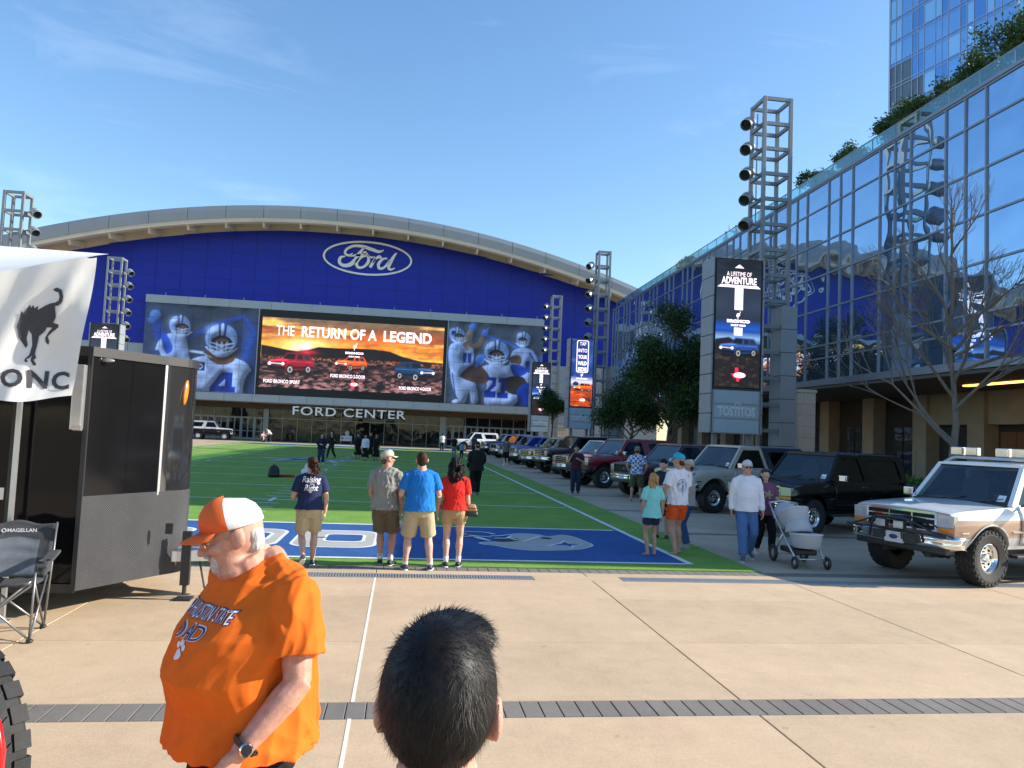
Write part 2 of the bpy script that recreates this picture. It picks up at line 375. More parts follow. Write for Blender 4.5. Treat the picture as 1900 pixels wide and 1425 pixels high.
# slot drains between the slabs and the pavers
def drain(x0, x1, label=None):
    d = thing('drain_grate', label, 'drain', ((x0+x1)/2, 11.175, 0), 0, 'slot drain grates at the edge of the turf'); w = x1-x0
    MB().bb(-w/2, w/2, -0.145, 0.145, -0.03, -0.022).build('channel', M_BLACK, d)
    f = MB()
    for y in (-0.13, 0.13): f.bb(-w/2, w/2, y-0.015, y+0.015, -0.02, 0.003)
    n = int(w/0.04)
    for k in range(n+1): f.bb(-w/2+k*w/n-0.011, -w/2+k*w/n+0.011, -0.115, 0.115, -0.018, 0.001)
    f.build('grating', M_DRAIN, d)
drain(-1.9, 1.98, 'long slatted metal drain grate in the concrete behind the group of three spectators')
for i, (a, b) in enumerate(((3.35, 5.1), (5.12, 6.9), (6.92, 8.7), (8.72, 10.6))):
    drain(a, b, ['pale metal drain cover section nearest the blue end zone corner', 'metal drain cover section, second from the end zone corner', 'metal drain cover section in front of the stroller', 'metal drain cover section in front of the white and tan truck'][i])
for x0, x1 in ((-25.5, -1.92), (2.0, 3.33), (10.62, 19.5)):
    slab(x0, x1, 11.02, 11.33, M_CONC)
# parking side: slabs 4.93 m deep with grey bands between
M_CONC2 = concrete_mat('parking concrete', (0.44, 0.345, 0.245), 0.2)
yb = 11.93
while yb < 92:
    for x0, x1 in ((5.93, 10.3), (10.3, 14.9), (14.9, 19.5)):
        slab(x0, x1, yb, yb+2.3, M_CONC2, 0.008); slab(x0, x1, yb+2.3, yb+4.6, M_CONC2, 0.008)
    slab(5.93, 19.5, yb+4.6, yb+4.93, M_PAV, 0.008); yb += 4.93
for x0, x1 in ((-25.5, -15.93), ):
    for k in range(14): slab(x0, x1, 11.93+5*k, 16.93+5*k, M_CONC2, 0.008)
for k in range(9): slab(-25.5+3.5*k, -22+3.5*k, 81.93, 92.2, M_CONC2, 0.008)

# ------------------------------------------------------------ turf field
def turf_mat(name, col, var=0.22, bump=0.6):
    m = mat(name, col, 0.9, var=0.0, bump=bump, bscale=160, spec=0.25); n = m.node_tree.nodes; l = m.node_tree.links; b = n['Principled BSDF']
    g = n.new('ShaderNodeNewGeometry'); out = None
    for sc, a, bb in ((220, 1-var*1.5, 1+var*1.5), (25, 1-var*0.7, 1+var*0.7), (1.2, 1-var*0.6, 1+var*0.5)):
        z = n.new('ShaderNodeTexNoise'); z.inputs['Scale'].default_value = sc; z.inputs['Detail'].default_value = 4; l.new(g.outputs['Position'], z.inputs['Vector'])
        k = n.new('ShaderNodeMapRange'); k.inputs[1].default_value = 0.3; k.inputs[2].default_value = 0.7; k.inputs[3].default_value = a; k.inputs[4].default_value = bb; l.new(z.outputs['Fac'], k.inputs[0])
        if out is None: out = k.outputs[0]
        else:
            q = n.new('ShaderNodeMath'); q.operation = 'MULTIPLY'; l.new(out, q.inputs[0]); l.new(k.outputs[0], q.inputs[1]); out = q.outputs[0]
    vm = n.new('ShaderNodeVectorMath'); vm.operation = 'SCALE'; vm.inputs[0].default_value = col; l.new(out, vm.inputs['Scale']); l.new(vm.outputs[0], b.inputs['Base Color'])
    return m
M_TURF = turf_mat('green turf', (0.165, 0.30, 0.050)); M_BLUE = turf_mat('blue turf', (0.028, 0.098, 0.29)); M_LINE = turf_mat('white turf', (0.66, 0.70, 0.68), 0.08, 0.3)
M_GREYT = turf_mat('grey turf', (0.40, 0.39, 0.37), 0.1, 0.3); M_DARKT = turf_mat('dark turf', (0.05, 0.05, 0.05), 0.1, 0.3)
FX0, FX1, FY0 = -14.9, 4.92, 12.56
turf = tag(MB().bb(-15.9, 5.9, 11.95, 81.9, -0.012, 0.012).build('turf_field', M_TURF), kind='structure')
def sheet(name, polys, m, z, parent=turf):
    me = flat_poly(polys); return obj(name, me, m, parent, (0, 0, z))
def rc(x0, x1, y0, y1): return [(x0, y0), (x1, y0), (x1, y1), (x0, y1)]
GY = 16.8; Z1, Z2, Z3, Z4, Z5 = 0.016, 0.020, 0.024, 0.028, 0.032
sheet('end_zone', [rc(FX0, FX1, FY0, GY)], M_BLUE, Z1); sheet('end_zone', [rc(FX0, FX1, 76, 80.3)], M_BLUE, Z1)
for x in (FX0, FX1): sheet('side_line', [rc(x-0.06, x+0.06, FY0-0.1, 80.4)], M_LINE, Z3)
for y in (FY0-0.04, 80.34): sheet('end_line', [rc(FX0-0.06, FX1+0.06, y-0.06, y+0.06)], M_LINE, Z2)
for k in range(13):
    y = GY+4.93*k; sheet('yard_line', [rc(FX0+0.15, FX1-0.15, y-(0.055 if k else 0.075), y+0.055)], M_LINE, Z2)
    if k < 12:
        for hx in (-3.4, -9.8):
            for j in range(1, 5): sheet('hash_mark', [rc(hx-0.33, hx+0.33, y+4.93*j/5-0.045, y+4.93*j/5+0.045)], M_LINE, Z2)
        for hx in (-3.4, -9.8): sheet('hash_mark', [rc(hx-0.06, hx+0.06, y-0.5, y+0.5)], M_LINE, Z3)
def star(cx, cy, r, rot=0.0, inner=0.382): return [(cx+(r if k % 2 == 0 else r*inner)*math.sin(rot+math.pi*k/5), cy+(r if k % 2 == 0 else r*inner)*math.cos(rot+math.pi*k/5)) for k in range(10)]
sheet('star_outline', [star(-5.3, 46.6, 3.3)], M_LINE, Z3); sheet('star', [star(-5.3, 46.6, 2.6)], M_BLUE, Z4)
# lettering and helmet in the near end zone
def rrect(x0, x1, y0, y1, r, n=6):
    P = []
    for cx, cy, a0 in ((x1-r, y1-r, 0), (x0+r, y1-r, 90), (x0+r, y0+r, 180), (x1-r, y0+r, 270)):
        for k in range(n+1): a = R(a0+90*k/n); P.append((cx+r*math.cos(a), cy+r*math.sin(a)))
    return P
for (ax, w) in ((-1.85, 1.5), (-3.55, 1.5), (-5.25, 1.5), (-6.95, 1.5), (-8.65, 1.5), (-10.4, 1.5)):
    sheet('letter_outline', [rrect(ax, ax+w, 13.52, 15.72, 0.42)], M_LINE, Z2); sheet('letter', [rrect(ax+0.06, ax+w-0.06, 13.6, 15.64, 0.38)], M_GREYT, Z3)
    sheet('letter_outline', [rrect(ax+0.52, ax+1.28, 14.12, 15.16, 0.2)], M_LINE, Z4); sheet('letter', [rrect(ax+0.58, ax+1.22, 14.22, 15.06, 0.14)], M_BLUE, Z5)
    sheet('letter', [rc(ax+0.3, ax+0.56, 14.6, 14.7)], M_DARKT, Z4)
HEL = [(3.71,14.49),(3.66,15.04),(3.57,15.56),(3.38,15.78),(3.05,15.54),(2.9,15.76),(2.6,15.84),(2.35,15.71),(2.23,15.34),(1.9,14.71),(1.65,14.57),(1.56,14.42),(1.65,14.25),(1.8,14.17),(1.99,13.94),(2.18,13.77),(2.48,13.68),(2.96,13.77),(3.31,13.92),(3.53,14.15)]
HC = catmull(HEL, 4, True); cxh, cyh = 2.7, 14.7
sheet('helmet_outline', [[(cxh+(x-cxh)*1.035, cyh+(y-cyh)*1.05) for x, y in HC]], M_LINE, Z2); sheet('helmet', [HC], M_GREYT, Z3)
sheet('helmet_opening', [catmull([(1.85,14.88),(2.03,15.02),(2.32,15.1),(2.34,14.84),(2.18,14.65),(1.98,14.59),(1.86,14.65)], 4, True)], M_DARKT, Z4)
sheet('helmet_ear_hole', [[(2.96+0.11*math.cos(a), 15.22+0.14*math.sin(a)) for a in [k*0.449 for k in range(14)]]], M_DARKT, Z4)
ST = [(3.27,14.92),(3.29,14.5),(3.62,14.5),(3.31,14.27),(3.24,13.96),(3.12,14.23),(2.73,14.14),(3.07,14.54)]
sheet('helmet_star_outline', [ST], M_LINE, Z4); sheet('helmet_star', [[(3.2+(x-3.2)*0.68, 14.4+(y-14.4)*0.68) for x, y in ST]], M_BLUE, Z5)
for P in [[(1.33,15.88),(1.76,15.89),(1.97,15.61)],[(1.31,15.62),(1.56,15.3),(1.86,15.22)],[(1.28,15.19),(1.55,15.17),(1.76,14.69)],[(1.41,15.51),(1.56,15.0),(1.76,14.64)],[(1.86,15.38),(1.98,15.36),(2.29,15.62)],[(1.9,15.03),(2.14,15.07),(2.25,15.35)],[(2.21,15.08),(2.31,14.83)],[(2.87,15.45),(2.39,14.62)]]:
    sheet('helmet_bar', stroke(P, [0.07]*len(P), 4), M_LINE, Z5)
# ============================================================ ARENA
ar = thing('arena', 'blue panelled arena with arched grey roof and giant video screen', 'arena', (-6, 88, 0))
AO = Vector((6, -88, 0))        # children are built in world coordinates
def part(mb, name, m, parent=ar, **k): return mb.build(name, m, parent, loc=AO if parent is ar else (0,0,0), **k)
M_ABLUE = mat('blue metal panel', (0.010, 0.026, 0.37), 0.38, 0.0, var=0.06, vscale=0.4, spec=0.25); M_AJNT = mat('panel joint', (0.05, 0.075, 0.34), 0.6, var=0)
M_GREYP = mat('grey metal panel', (0.34, 0.385, 0.42), 0.42, 0.15, var=0.05, vscale=0.7); M_GREYD = mat('dark grey joint', (0.10, 0.11, 0.12), 0.7, var=0)
M_FASC = mat('fascia panel', (0.27, 0.29, 0.31), 0.4, 0.25, var=0.05, vscale=0.5); M_CREAM = mat('cream soffit', (0.60, 0.53, 0.42), 0.7, var=0.08, vscale=0.6)
M_ROOF = mat('roof membrane', (0.33, 0.34, 0.36), 0.6, var=0.1, vscale=0.3); M_BROWN = mat('brown soffit', (0.16, 0.105, 0.07), 0.7, var=0.1); M_WHITE = mat('white letter metal', (0.80, 0.80, 0.80), 0.4, var=0.03)
M_SCRBLK = mat('screen bezel', (0.006, 0.006, 0.007), 0.5, var=0)
s84 = 84/88
def zb(x): return 23.95-0.0053*(x+8.5)**2
def zt(x): return 2.1+s84*(24.64-0.0050*(x/s84+9.5)**2)
def zf(x): return 2.1+s84*(23.22-0.0050*(x/s84+9.3)**2)
# backing and panels of the blue wall
XS = [-46+2.62*k for k in range(30)]; ZS = [10.2+1.52*k for k in range(10)]
bk = MB()
for x0, x1 in zip(XS[:-1], XS[1:]): bk.add([(x0,88.06,10.1),(x1,88.06,10.1),(x1,88.06,zb(x1)),(x0,88.06,zb(x0))], [(0,1,2,3)])
part(bk, 'wall_backing', M_AJNT)
g = 0.017
for x0, x1 in zip(XS[:-1], XS[1:]):
    for z0, z1 in zip(ZS[:-1], ZS[1:]):
        if x0 > -27.6 and x1 < 15.0 and z1 < 15.3: continue
        t0, t1 = min(z1-g, zb(x0+g)-0.02), min(z1-g, zb(x1-g)-0.02)
        if max(t0, t1) < z0+0.15: continue
        t0 = max(t0, z0+g+0.02); t1 = max(t1, z0+g+0.02)
        P = [(x0+g, z0+g), (x1-g, z0+g), (x1-g, t1), (x0+g, t0)]
        part(MB().prism(P, lambda u, v, d: (u, d, v), 88.055, 88.0), 'wall_panel', M_ABLUE, fix=True)
# grey lower walls either side
for a, b in ((-46, -42), (-42, -38), (-38, -34), (-34, -30), (-30, -28.2), (15.7, 19), (19, 23), (23, 27), (27, 30)):
    for z0, z1 in ((0, 3.4), (3.4, 6.8), (6.8, 10.17)): part(MB().bb(a+0.02, b-0.02, 87.95, 88.05, z0+0.02, z1-0.02), 'lower_wall_panel', M_GREYP)
part(MB().bb(-46, -28.3, 88.06, 88.2, 0, 10.1), 'wall_backing', M_GREYD); part(MB().bb(15.8, 30, 88.06, 88.2, 0, 10.1), 'wall_backing', M_GREYD)
# roof, fascia segments, soffit, fins
rf = MB(); n = 44; xs = [-56+2.05*k for k in range(n)]
for i, x in enumerate(xs): rf.v += [(x, 84.05, zt(x)-0.01), (x, 125, zt(x)+1.0), (x, 175, zt(x)-3)]
for i in range(n-1):
    for j in range(2): k = i*3+j; rf.f.append((k, k+1, k+4, k+3)); rf.mi.append(0)
part(rf, 'roof', M_ROOF, smooth=True)
fx = [-54.6+3.87*k for k in range(23)]
for x0, x1 in zip(fx[:-1], fx[1:]):
    m_ = MB(); sub = [x0+0.02+(x1-x0-0.04)*k/4 for k in range(5)]
    for x in sub: m_.v += [(x, 84.0, zt(x)), (x, 83.9, zt(x)-0.5), (x, 83.95, zf(x)), (x, 84.35, zt(x)), (x, 84.35, zf(x))]
    for i in range(4):
        k = i*5
        for a, b in ((0,1),(1,2),(3,0),(2,4)): m_.f.append((k+a, k+b, k+5+b, k+5+a)); m_.mi.append(0)
    m_.f += [(0,1,2,4,3), (20,23,24,22,21)]; m_.mi += [0, 0]; part(m_, 'fascia_panel', M_FASC, smooth=False)
    e = MB(); sub = [x0+(x1-x0)*k/4 for k in range(5)]
    for x in sub: e.v += [(x, 84.0, zf(x)), (x, 84.0, zf(x)-0.42), (x, 84.5, zf(x)-0.5), (x, 84.6, zf(x)-0.25), (x, 88.05, zb(x)+0.75), (x, 88.05, zb(x)-0.03)]
    for i in range(4):
        k = i*6
        for a in range(5): e.f.append((k+a, k+a+1, k+6+a+1, k+6+a)); e.mi.append(0)
    part(e, 'soffit_panel', M_CREAM)
    x = x0
    part(MB().prism([(84.15, zf(x)-0.42), (84.5, zf(x)-0.95), (87.98, zb(x)-0.0), (87.98, zb(x)+0.7), (84.6, zf(x)-0.25)], lambda u, v, d: (d, u, v), x-0.09, x+0.09), 'roof_fin', M_CREAM)
# centre volume with header band, murals, screen and lower band
YB = 87.0; k87 = 87/88
def zz(z): return 2.1+(z-2.1)*k87
BX0, BX1 = -28.5*k87, 15.9*k87
def band(z0, z1, n, name):
    w = (BX1-BX0)/n
    for k in range(n): part(MB().bb(BX0+k*w+0.012, BX0+(k+1)*w-0.012, YB-0.06, YB+0.5, z0, z1), name, M_GREYP, bevel=0.01)
band(zz(14.72), zz(15.58), 10, 'header_panel'); band(zz(4.33), zz(5.17), 15, 'lower_band_panel')
part(MB().bb(BX0+0.05, BX1-0.05, YB+0.06, 88.0, zz(4.4), zz(15.5)), 'volume_backing', M_GREYD)
for k in range(11): part(MB().bb(BX0+2+4.1*k-0.03, BX0+2+4.1*k+0.03, YB, YB+0.06, zz(15.58), zz(15.58)+0.3), 'lightning_rod', M_GREYP)
part(MB().bb(BX0, BX1, YB-0.0, 92.9, zz(4.22), zz(4.32)), 'canopy_soffit', M_BROWN); part(MB().bb(-25.5, 16.5, 92.75, 92.95, 3.68, zz(4.21)), 'canopy_header', M_BROWN)

# ------------------------------------------------------------ murals (printed panels)
M_MURAL = print_mat('mural print', 0, 0.45)
def helmet(c, x, y, r, face, tilt=0.0, back=False, mask=True):
    """generic silver football helmet, r = radius, face = direction the mask points (-1 left, 1 right, 0 front)"""
    c.ell(x, y, r, r*0.95, (58, 74, 112)); c.ell(x-0.03*r, y+0.04*r, r*0.95, r*0.9, (150, 170, 208)); c.glow(x-0.3*r, y+0.45*r, r*0.45, r*0.3, (232, 240, 252), 0.9)
    for dx in (-0.16, 0.16): c.line([(x+dx*r*1.2, y+0.93*r), (x+dx*r*0.8, y+0.1*r)], r*0.13, (48, 78, 150))
    c.line([(x, y+0.95*r), (x, y+0.2*r)], r*0.1, (235, 240, 250))
    fx_ = x+face*0.3*r
    if mask:
        c.ell(fx_, y-0.28*r, r*0.66, r*0.5, (28, 26, 30)); c.ell(fx_, y-0.34*r, r*0.46, r*0.42, (116, 80, 62))
        c.ell(fx_-0.15*r, y-0.2*r, r*0.12, r*0.05, (40, 25, 20)); c.ell(fx_+0.18*r, y-0.2*r, r*0.12, r*0.05, (40, 25, 20)); c.ell(fx_, y-0.52*r, r*0.2, r*0.12, (50, 20, 18)); c.ell(fx_, y-0.48*r, r*0.16, r*0.04, (225, 220, 215))
        for v in (-0.28, -0.55, -0.8): c.line([(fx_-0.72*r, y+v*r*0.8), (fx_, y+(v-0.12)*r), (fx_+0.72*r, y+v*r*0.8)], r*0.075, (196, 208, 226))
        for v in (-0.3, 0.0, 0.3): c.line([(fx_+v*r, y-0.2*r), (fx_+v*r*0.8, y-0.95*r)], r*0.065, (182, 196, 218))
        c.ell(fx_, y-0.92*r, r*0.42, r*0.2, (206, 216, 232)); c.line([(fx_-0.9*r, y-0.55*r), (fx_-0.4*r, y-0.95*r)], r*0.09, (225, 230, 240)); c.line([(fx_+0.9*r, y-0.55*r), (fx_+0.4*r, y-0.95*r)], r*0.09, (225, 230, 240))
def jersey_folds(c, x, y, w, h, seed):
    nmask = c.noise(w*0.25, h*0.5, seed, 4); m = np.exp(-(((c.X-x)/w)**4+((c.Y-y)/h)**4))*np.clip((nmask-0.45)*4, 0, 1); c.put(m, (110, 128, 172), 0.55)
def mural(x0, x1, z0, z1, paint, nc, nr):
    w, h = x1-x0, z1-z0; c = Canvas(w, h, 12, (74, 80, 86)); paint(c, w, h)
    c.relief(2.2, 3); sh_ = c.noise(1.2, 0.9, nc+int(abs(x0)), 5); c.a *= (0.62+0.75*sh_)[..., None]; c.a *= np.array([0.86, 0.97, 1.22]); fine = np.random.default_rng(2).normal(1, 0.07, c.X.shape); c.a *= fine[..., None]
    ci = np.linspace(0, c.nx-1, nc+1).astype(int); cj = np.linspace(0, c.ny-1, nr+1).astype(int)
    for i in range(nc):
        for j in range(nr):
            me = c.grid(ci[i], ci[i+1], cj[j], cj[j+1], wall_fn(x0, YB-0.02, z0), 'mural_panel')
            mx = (c.X[0, ci[i]]+c.X[0, ci[i+1]])/2+x0; mz = (c.Y[cj[j], 0]+c.Y[cj[j+1], 0])/2+z0
            k = Matrix.Translation((mx, 0, mz)) @ Matrix.Diagonal((0.984, 1, 0.98, 1)) @ Matrix.Translation((-mx, 0, -mz)); me.transform(k)
            obj('mural_panel', me, M_MURAL, ar, AO)
def paint_left(c, w, h):
    nb = c.noise(3.0, 2.0, 4); c.put(np.clip((nb-0.5)*3, 0, 1), (58, 70, 88), 0.7); c.put(np.clip(1-c.X/w*1.5, 0, 1), (64, 92, 140), 0.35)
    for q in range(4): c.line([(w*0.3, h*0.55), (w*0.62, h*(0.72+0.03*q)), (w*0.86, h*0.9), (w*0.98, h*0.72), (w*0.86, h*0.35-0.2*q)], 0.10+0.08*q, (46, 92, 196), 0.35, 1)
    c.glow(w*0.93, h*0.55, 1.0, 2.6, (60, 110, 215), 0.5)
    # player behind: raised fist, arms, jersey
    c.curve([(w*0.10, h*0.42), (w*0.17, h*0.62), (w*0.33, h*0.66), (w*0.40, h*0.45), (w*0.40, h*0.08), (w*0.05, h*0.05)], (186, 200, 226)); jersey_folds(c, w*0.27, h*0.4, w*0.14, h*0.3, 3)
    c.curve([(w*0.07, h*0.86), (w*0.13, h*0.86), (w*0.17, h*0.62), (w*0.09, h*0.58)], (52, 84, 160)); c.ell(w*0.09, h*0.86, w*0.05, h*0.055, (108, 146, 206)); c.ell(w*0.06, h*0.80, w*0.035, h*0.04, (88, 124, 190))
    c.curve([(w*0.02, h*0.36), (w*0.14, h*0.45), (w*0.16, h*0.2), (w*0.0, h*0.05)], (70, 88, 130)); c.rect(w*0.27, w*0.37, h*0.12, h*0.3, (38, 74, 172)); c.rect(w*0.30, w*0.34, h*0.16, h*0.26, (190, 204, 230))
    c.curve([(w*0.15, h*0.62), (w*0.19, h*0.66), (w*0.26, h*0.48), (w*0.2, h*0.42)], (52, 92, 196)); helmet(c, w*0.31, h*0.75, w*0.098, 0.6)
    # front player: head up and shouting, wide jersey with 4
    c.curve([(w*0.36, 0), (w*0.36, h*0.2), (w*0.43, h*0.36), (w*0.58, h*0.42), (w*0.80, h*0.41), (w*0.95, h*0.30), (w*0.98, 0)], (206, 214, 232)); jersey_folds(c, w*0.67, h*0.2, w*0.30, h*0.25, 8)
    c.curve([(w*0.58, h*0.5), (w*0.79, h*0.5), (w*0.80, h*0.37), (w*0.69, h*0.32), (w*0.58, h*0.38)], (120, 78, 56)); helmet(c, w*0.685, h*0.62, w*0.150, 0.0)
    c.line([(w*0.42, h*0.46), (w*0.52, h*0.45)], 0.28, (222, 228, 238)); c.line([(w*0.52, h*0.45), (w*0.60, h*0.40)], 0.12, (200, 208, 224))
    c.rect(w*0.45, w*0.55, h*0.24, h*0.34, (30, 46, 96)); c.ell(w*0.50, h*0.29, w*0.032, h*0.034, (225, 230, 238)); c.ell(w*0.507, h*0.29, w*0.018, h*0.018, (30, 46, 96))
    c.poly([(w*0.70, h*0.235), (w*0.80, h*0.235), (w*0.80, h*0.07), (w*0.83, h*0.07), (w*0.83, 0), (w*0.60, 0), (w*0.60, h*0.05)], (28, 62, 160)); c.poly([(w*0.735, h*0.16), (w*0.735, h*0.075), (w*0.68, h*0.075)], (206, 214, 232))
    c.curve([(w*0.92, h*0.2), (w, h*0.28), (w, 0), (w*0.9, 0)], (60, 80, 120))
def paint_right(c, w, h):
    c.put(np.clip((c.noise(3.0, 2.0, 9)-0.5)*3, 0, 1), (84, 92, 100), 0.6); c.put(np.clip(c.X*0+1, 0, 1), (96, 102, 108), 0.35)
    for q in range(3): c.line([(w*0.35, h*0.86), (w*0.6, h*0.78), (w, h*0.6-0.2*q)], 0.12+0.1*q, (70, 120, 210), 0.4, 1)
    # leaping player at left with raised hands
    c.curve([(w*0.02, h*0.7), (w*0.18, h*0.74), (w*0.27, h*0.66), (w*0.25, h*0.42), (w*0.14, h*0.30), (w*0.03, h*0.42)], (192, 204, 228)); jersey_folds(c, w*0.14, h*0.55, w*0.11, h*0.2, 5)
    c.curve([(w*0.15, h*0.74), (w*0.22, h*0.93), (w*0.26, h*0.92), (w*0.22, h*0.66)], (172, 140, 118)); c.ell(w*0.25, h*0.94, w*0.04, h*0.045, (92, 132, 204)); c.line([(w*0.26, h*0.95), (w*0.30, h)], 0.16, (92, 132, 204)); c.line([(w*0.25, h*0.96), (w*0.25, h)], 0.14, (92, 132, 204))
    c.curve([(w*0.24, h*0.68), (w*0.33, h*0.70), (w*0.38, h*0.86), (w*0.35, h*0.88), (w*0.30, h*0.75), (w*0.22, h*0.74)], (150, 112, 88)); c.ell(w*0.38, h*0.88, w*0.035, h*0.04, (92, 132, 204)); c.line([(w*0.38, h*0.88), (w*0.42, h*0.95)], 0.15, (92, 132, 204))
    helmet(c, w*0.09, h*0.83, w*0.085, 0.9); c.ell(w*0.05, h*0.86, w*0.025, h*0.03, (40, 66, 140))
    c.curve([(w*0.04, h*0.42), (w*0.15, h*0.32), (w*0.24, h*0.34), (w*0.22, h*0.05), (w*0.16, h*0.02), (w*0.07, h*0.2)], (196, 206, 226)); c.curve([(w*0.22, h*0.3), (w*0.3, h*0.25), (w*0.34, h*0.05), (w*0.28, 0), (w*0.25, h*0.12)], (188, 200, 222)); c.line([(w*0.06, h*0.36), (w*0.1, h*0.1)], 0.15, (50, 80, 165)); c.ell(w*0.12, h*0.02, w*0.05, h*0.03, (220, 225, 235))
    c.rect(w*0.16, w*0.2, h*0.5, h*0.62, (36, 66, 160)); c.rect(w*0.21, w*0.25, h*0.5, h*0.62, (36, 66, 160))
    # quarterback at right
    c.curve([(w*0.66, h*0.62), (w*0.78, h*0.72), (w*0.9, h*0.68), (w*0.96, h*0.5), (w*0.9, h*0.25), (w*0.7, h*0.25)], (188, 200, 224)); jersey_folds(c, w*0.8, h*0.5, w*0.13, h*0.22, 6); helmet(c, w*0.79, h*0.83, w*0.08, -0.4)
    c.curve([(w*0.66, h*0.6), (w*0.76, h*0.62), (w*0.77, h*0.52), (w*0.68, h*0.5)], (120, 84, 62)); c.line([(w*0.86, h*0.66), (w*0.95, h*0.5)], 0.22, (60, 96, 185)); c.rect(w*0.82, w*0.9, h*0.42, h*0.56, (44, 84, 180))
    # runner in front with 21
    c.curve([(w*0.33, h*0.42), (w*0.45, h*0.50), (w*0.60, h*0.49), (w*0.72, h*0.52), (w*0.84, h*0.42), (w*0.84, h*0.3), (w*0.7, 0), (w*0.42, 0), (w*0.42, h*0.28)], (198, 208, 230)); jersey_folds(c, w*0.55, h*0.25, w*0.2, h*0.25, 12)
    c.curve([(w*0.66, h*0.5), (w*0.78, h*0.5), (w*0.84, h*0.42), (w*0.72, h*0.36)], (42, 80, 178)); c.curve([(w*0.14, h*0.35), (w*0.3, h*0.5), (w*0.44, h*0.36), (w*0.4, h*0.26), (w*0.24, h*0.28)], (104, 72, 54)); c.ell(w*0.34, h*0.55, w*0.05, h*0.06, (108, 146, 210)); c.line([(w*0.3, h*0.48), (w*0.38, h*0.6)], 0.5, (84, 124, 200))
    c.curve([(w*0.62, h*0.34), (w*0.8, h*0.36), (w*0.86, h*0.2), (w*0.74, h*0.14), (w*0.6, h*0.2)], (74, 58, 52)); c.curve([(w*0.74, h*0.2), (w*0.9, h*0.3), (w*0.92, h*0.05), (w*0.8, 0)], (44, 78, 170)); helmet(c, w*0.515, h*0.645, w*0.135, -0.1)
    b = (30, 58, 152)
    c.poly([(w*0.42, h*0.30), (w*0.42, h*0.34), (w*0.52, h*0.34), (w*0.52, h*0.24), (w*0.46, h*0.17), (w*0.52, h*0.17), (w*0.52, h*0.09), (w*0.40, h*0.09), (w*0.40, h*0.16), (w*0.48, h*0.26), (w*0.48, h*0.30)], b)
    c.poly([(w*0.55, h*0.34), (w*0.62, h*0.34), (w*0.62, h*0.16), (w*0.65, h*0.16), (w*0.65, h*0.09), (w*0.53, h*0.09), (w*0.53, h*0.16), (w*0.57, h*0.16), (w*0.57, h*0.28), (w*0.54, h*0.28)], b)
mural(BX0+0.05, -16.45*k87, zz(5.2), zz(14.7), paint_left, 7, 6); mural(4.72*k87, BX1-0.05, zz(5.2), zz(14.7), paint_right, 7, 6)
for x in (-16.41*k87, 4.66*k87): part(MB().bb(x-0.05, x+0.05, YB-0.1, YB+0.3, zz(5.18), zz(14.72)), 'screen_trim', M_GREYP)

# ------------------------------------------------------------ giant video screen
sx0, sx1, sz0, sz1 = -16.28*k87, 4.52*k87, zz(5.19), zz(14.7)
part(MB().bb(sx0, sx1, YB-0.09, YB+0.2, sz0, sz1), 'screen_bezel', M_SCRBLK)
M_SCREEN = print_mat('lit screen', 0.92)
M_SCRTXT = mat('lit lettering', (0.02, 0.02, 0.02), 0.6, var=0, emit=hexc(250, 236, 246), estr=1.0); M_SCRRED = mat('lit red', (0.02, 0.02, 0.02), 0.6, var=0, emit=hexc(214, 36, 60), estr=1.0); M_SCRNAVY = mat('lit navy', (0.02,0.02,0.02), 0.6, var=0, emit=hexc(24, 40, 110), estr=1.0)
def suv(c, x, y, s, col, flip=1, dark=(12, 10, 12), roof=None, big=False):
    """off-road vehicle seen three-quarter from the front; nose to the left for flip = 1"""
    def P(L): return [(x+flip*u*s, y+v*s) for u, v in L]
    hi = tuple(min(255, int(k*1.45)+25) for k in col); lo = tuple(int(k*0.45) for k in col)
    c.ell(x+flip*0.1*s, y-0.42*s, 1.65*s, 0.16*s, (8, 6, 8), al=0.75)
    c.poly(P([(-1.5,-0.32),(-1.52,0.1),(-1.4,0.22),(-0.6,0.34),(1.45,0.30),(1.52,0.0),(1.42,-0.25),(0.2,-0.38),(-0.4,-0.42)]), col); c.poly(P([(-1.46,0.16),(-1.35,0.25),(-0.55,0.36),(-0.1,0.26),(-0.5,0.18)]), hi)
    c.poly(P([(-1.5,-0.32),(-1.5,-0.12),(-0.35,-0.18),(-0.35,-0.42)]), dark); c.poly(P([(-0.3,-0.38),(0.3,-0.3),(1.42,-0.24),(1.48,-0.08),(0.3,-0.12),(-0.3,-0.16)]), lo)
    c.poly(P([(-0.62,0.34),(-0.28,0.78),(1.15,0.74),(1.42,0.30)]), roof or col); c.poly(P([(-0.55,0.35),(-0.26,0.70),(0.28,0.70),(0.22,0.33)]), (16, 18, 22)); c.poly(P([(0.36,0.34),(0.38,0.67),(0.72,0.67),(0.76,0.33)]), (26, 30, 38)); c.poly(P([(0.84,0.34),(0.8,0.67),(1.1,0.66),(1.3,0.32)]), (34, 40, 50))
    c.poly(P([(-1.5,-0.1),(-1.48,0.1),(-0.45,0.06),(-0.45,-0.12)]), (14, 14, 16)); c.line(P([(-1.4,0.03),(-0.55,0.0)]), 0.06*s, (215, 210, 215))
    for u in (-1.38, -0.52): c.ell(x+flip*u*s, y+0.0*s, 0.1*s, 0.1*s, (250, 246, 240))
    for u, v, r in ((-0.05, -0.36, 0.30), (1.12, -0.30, 0.26)):
        c.ell(x+flip*u*s, y+v*s, r*s*0.82, r*s*1.1, (10, 9, 10)); c.ell(x+flip*u*s, y+v*s, r*s*0.5, r*s*0.66, (176, 170, 172)); c.ell(x+flip*u*s, y+v*s, r*s*0.32, r*s*0.45, (40, 36, 38))
    c.line(P([(-0.3,0.1),(0.1,0.2),(1.4,0.18)]), 0.035*s, hi)
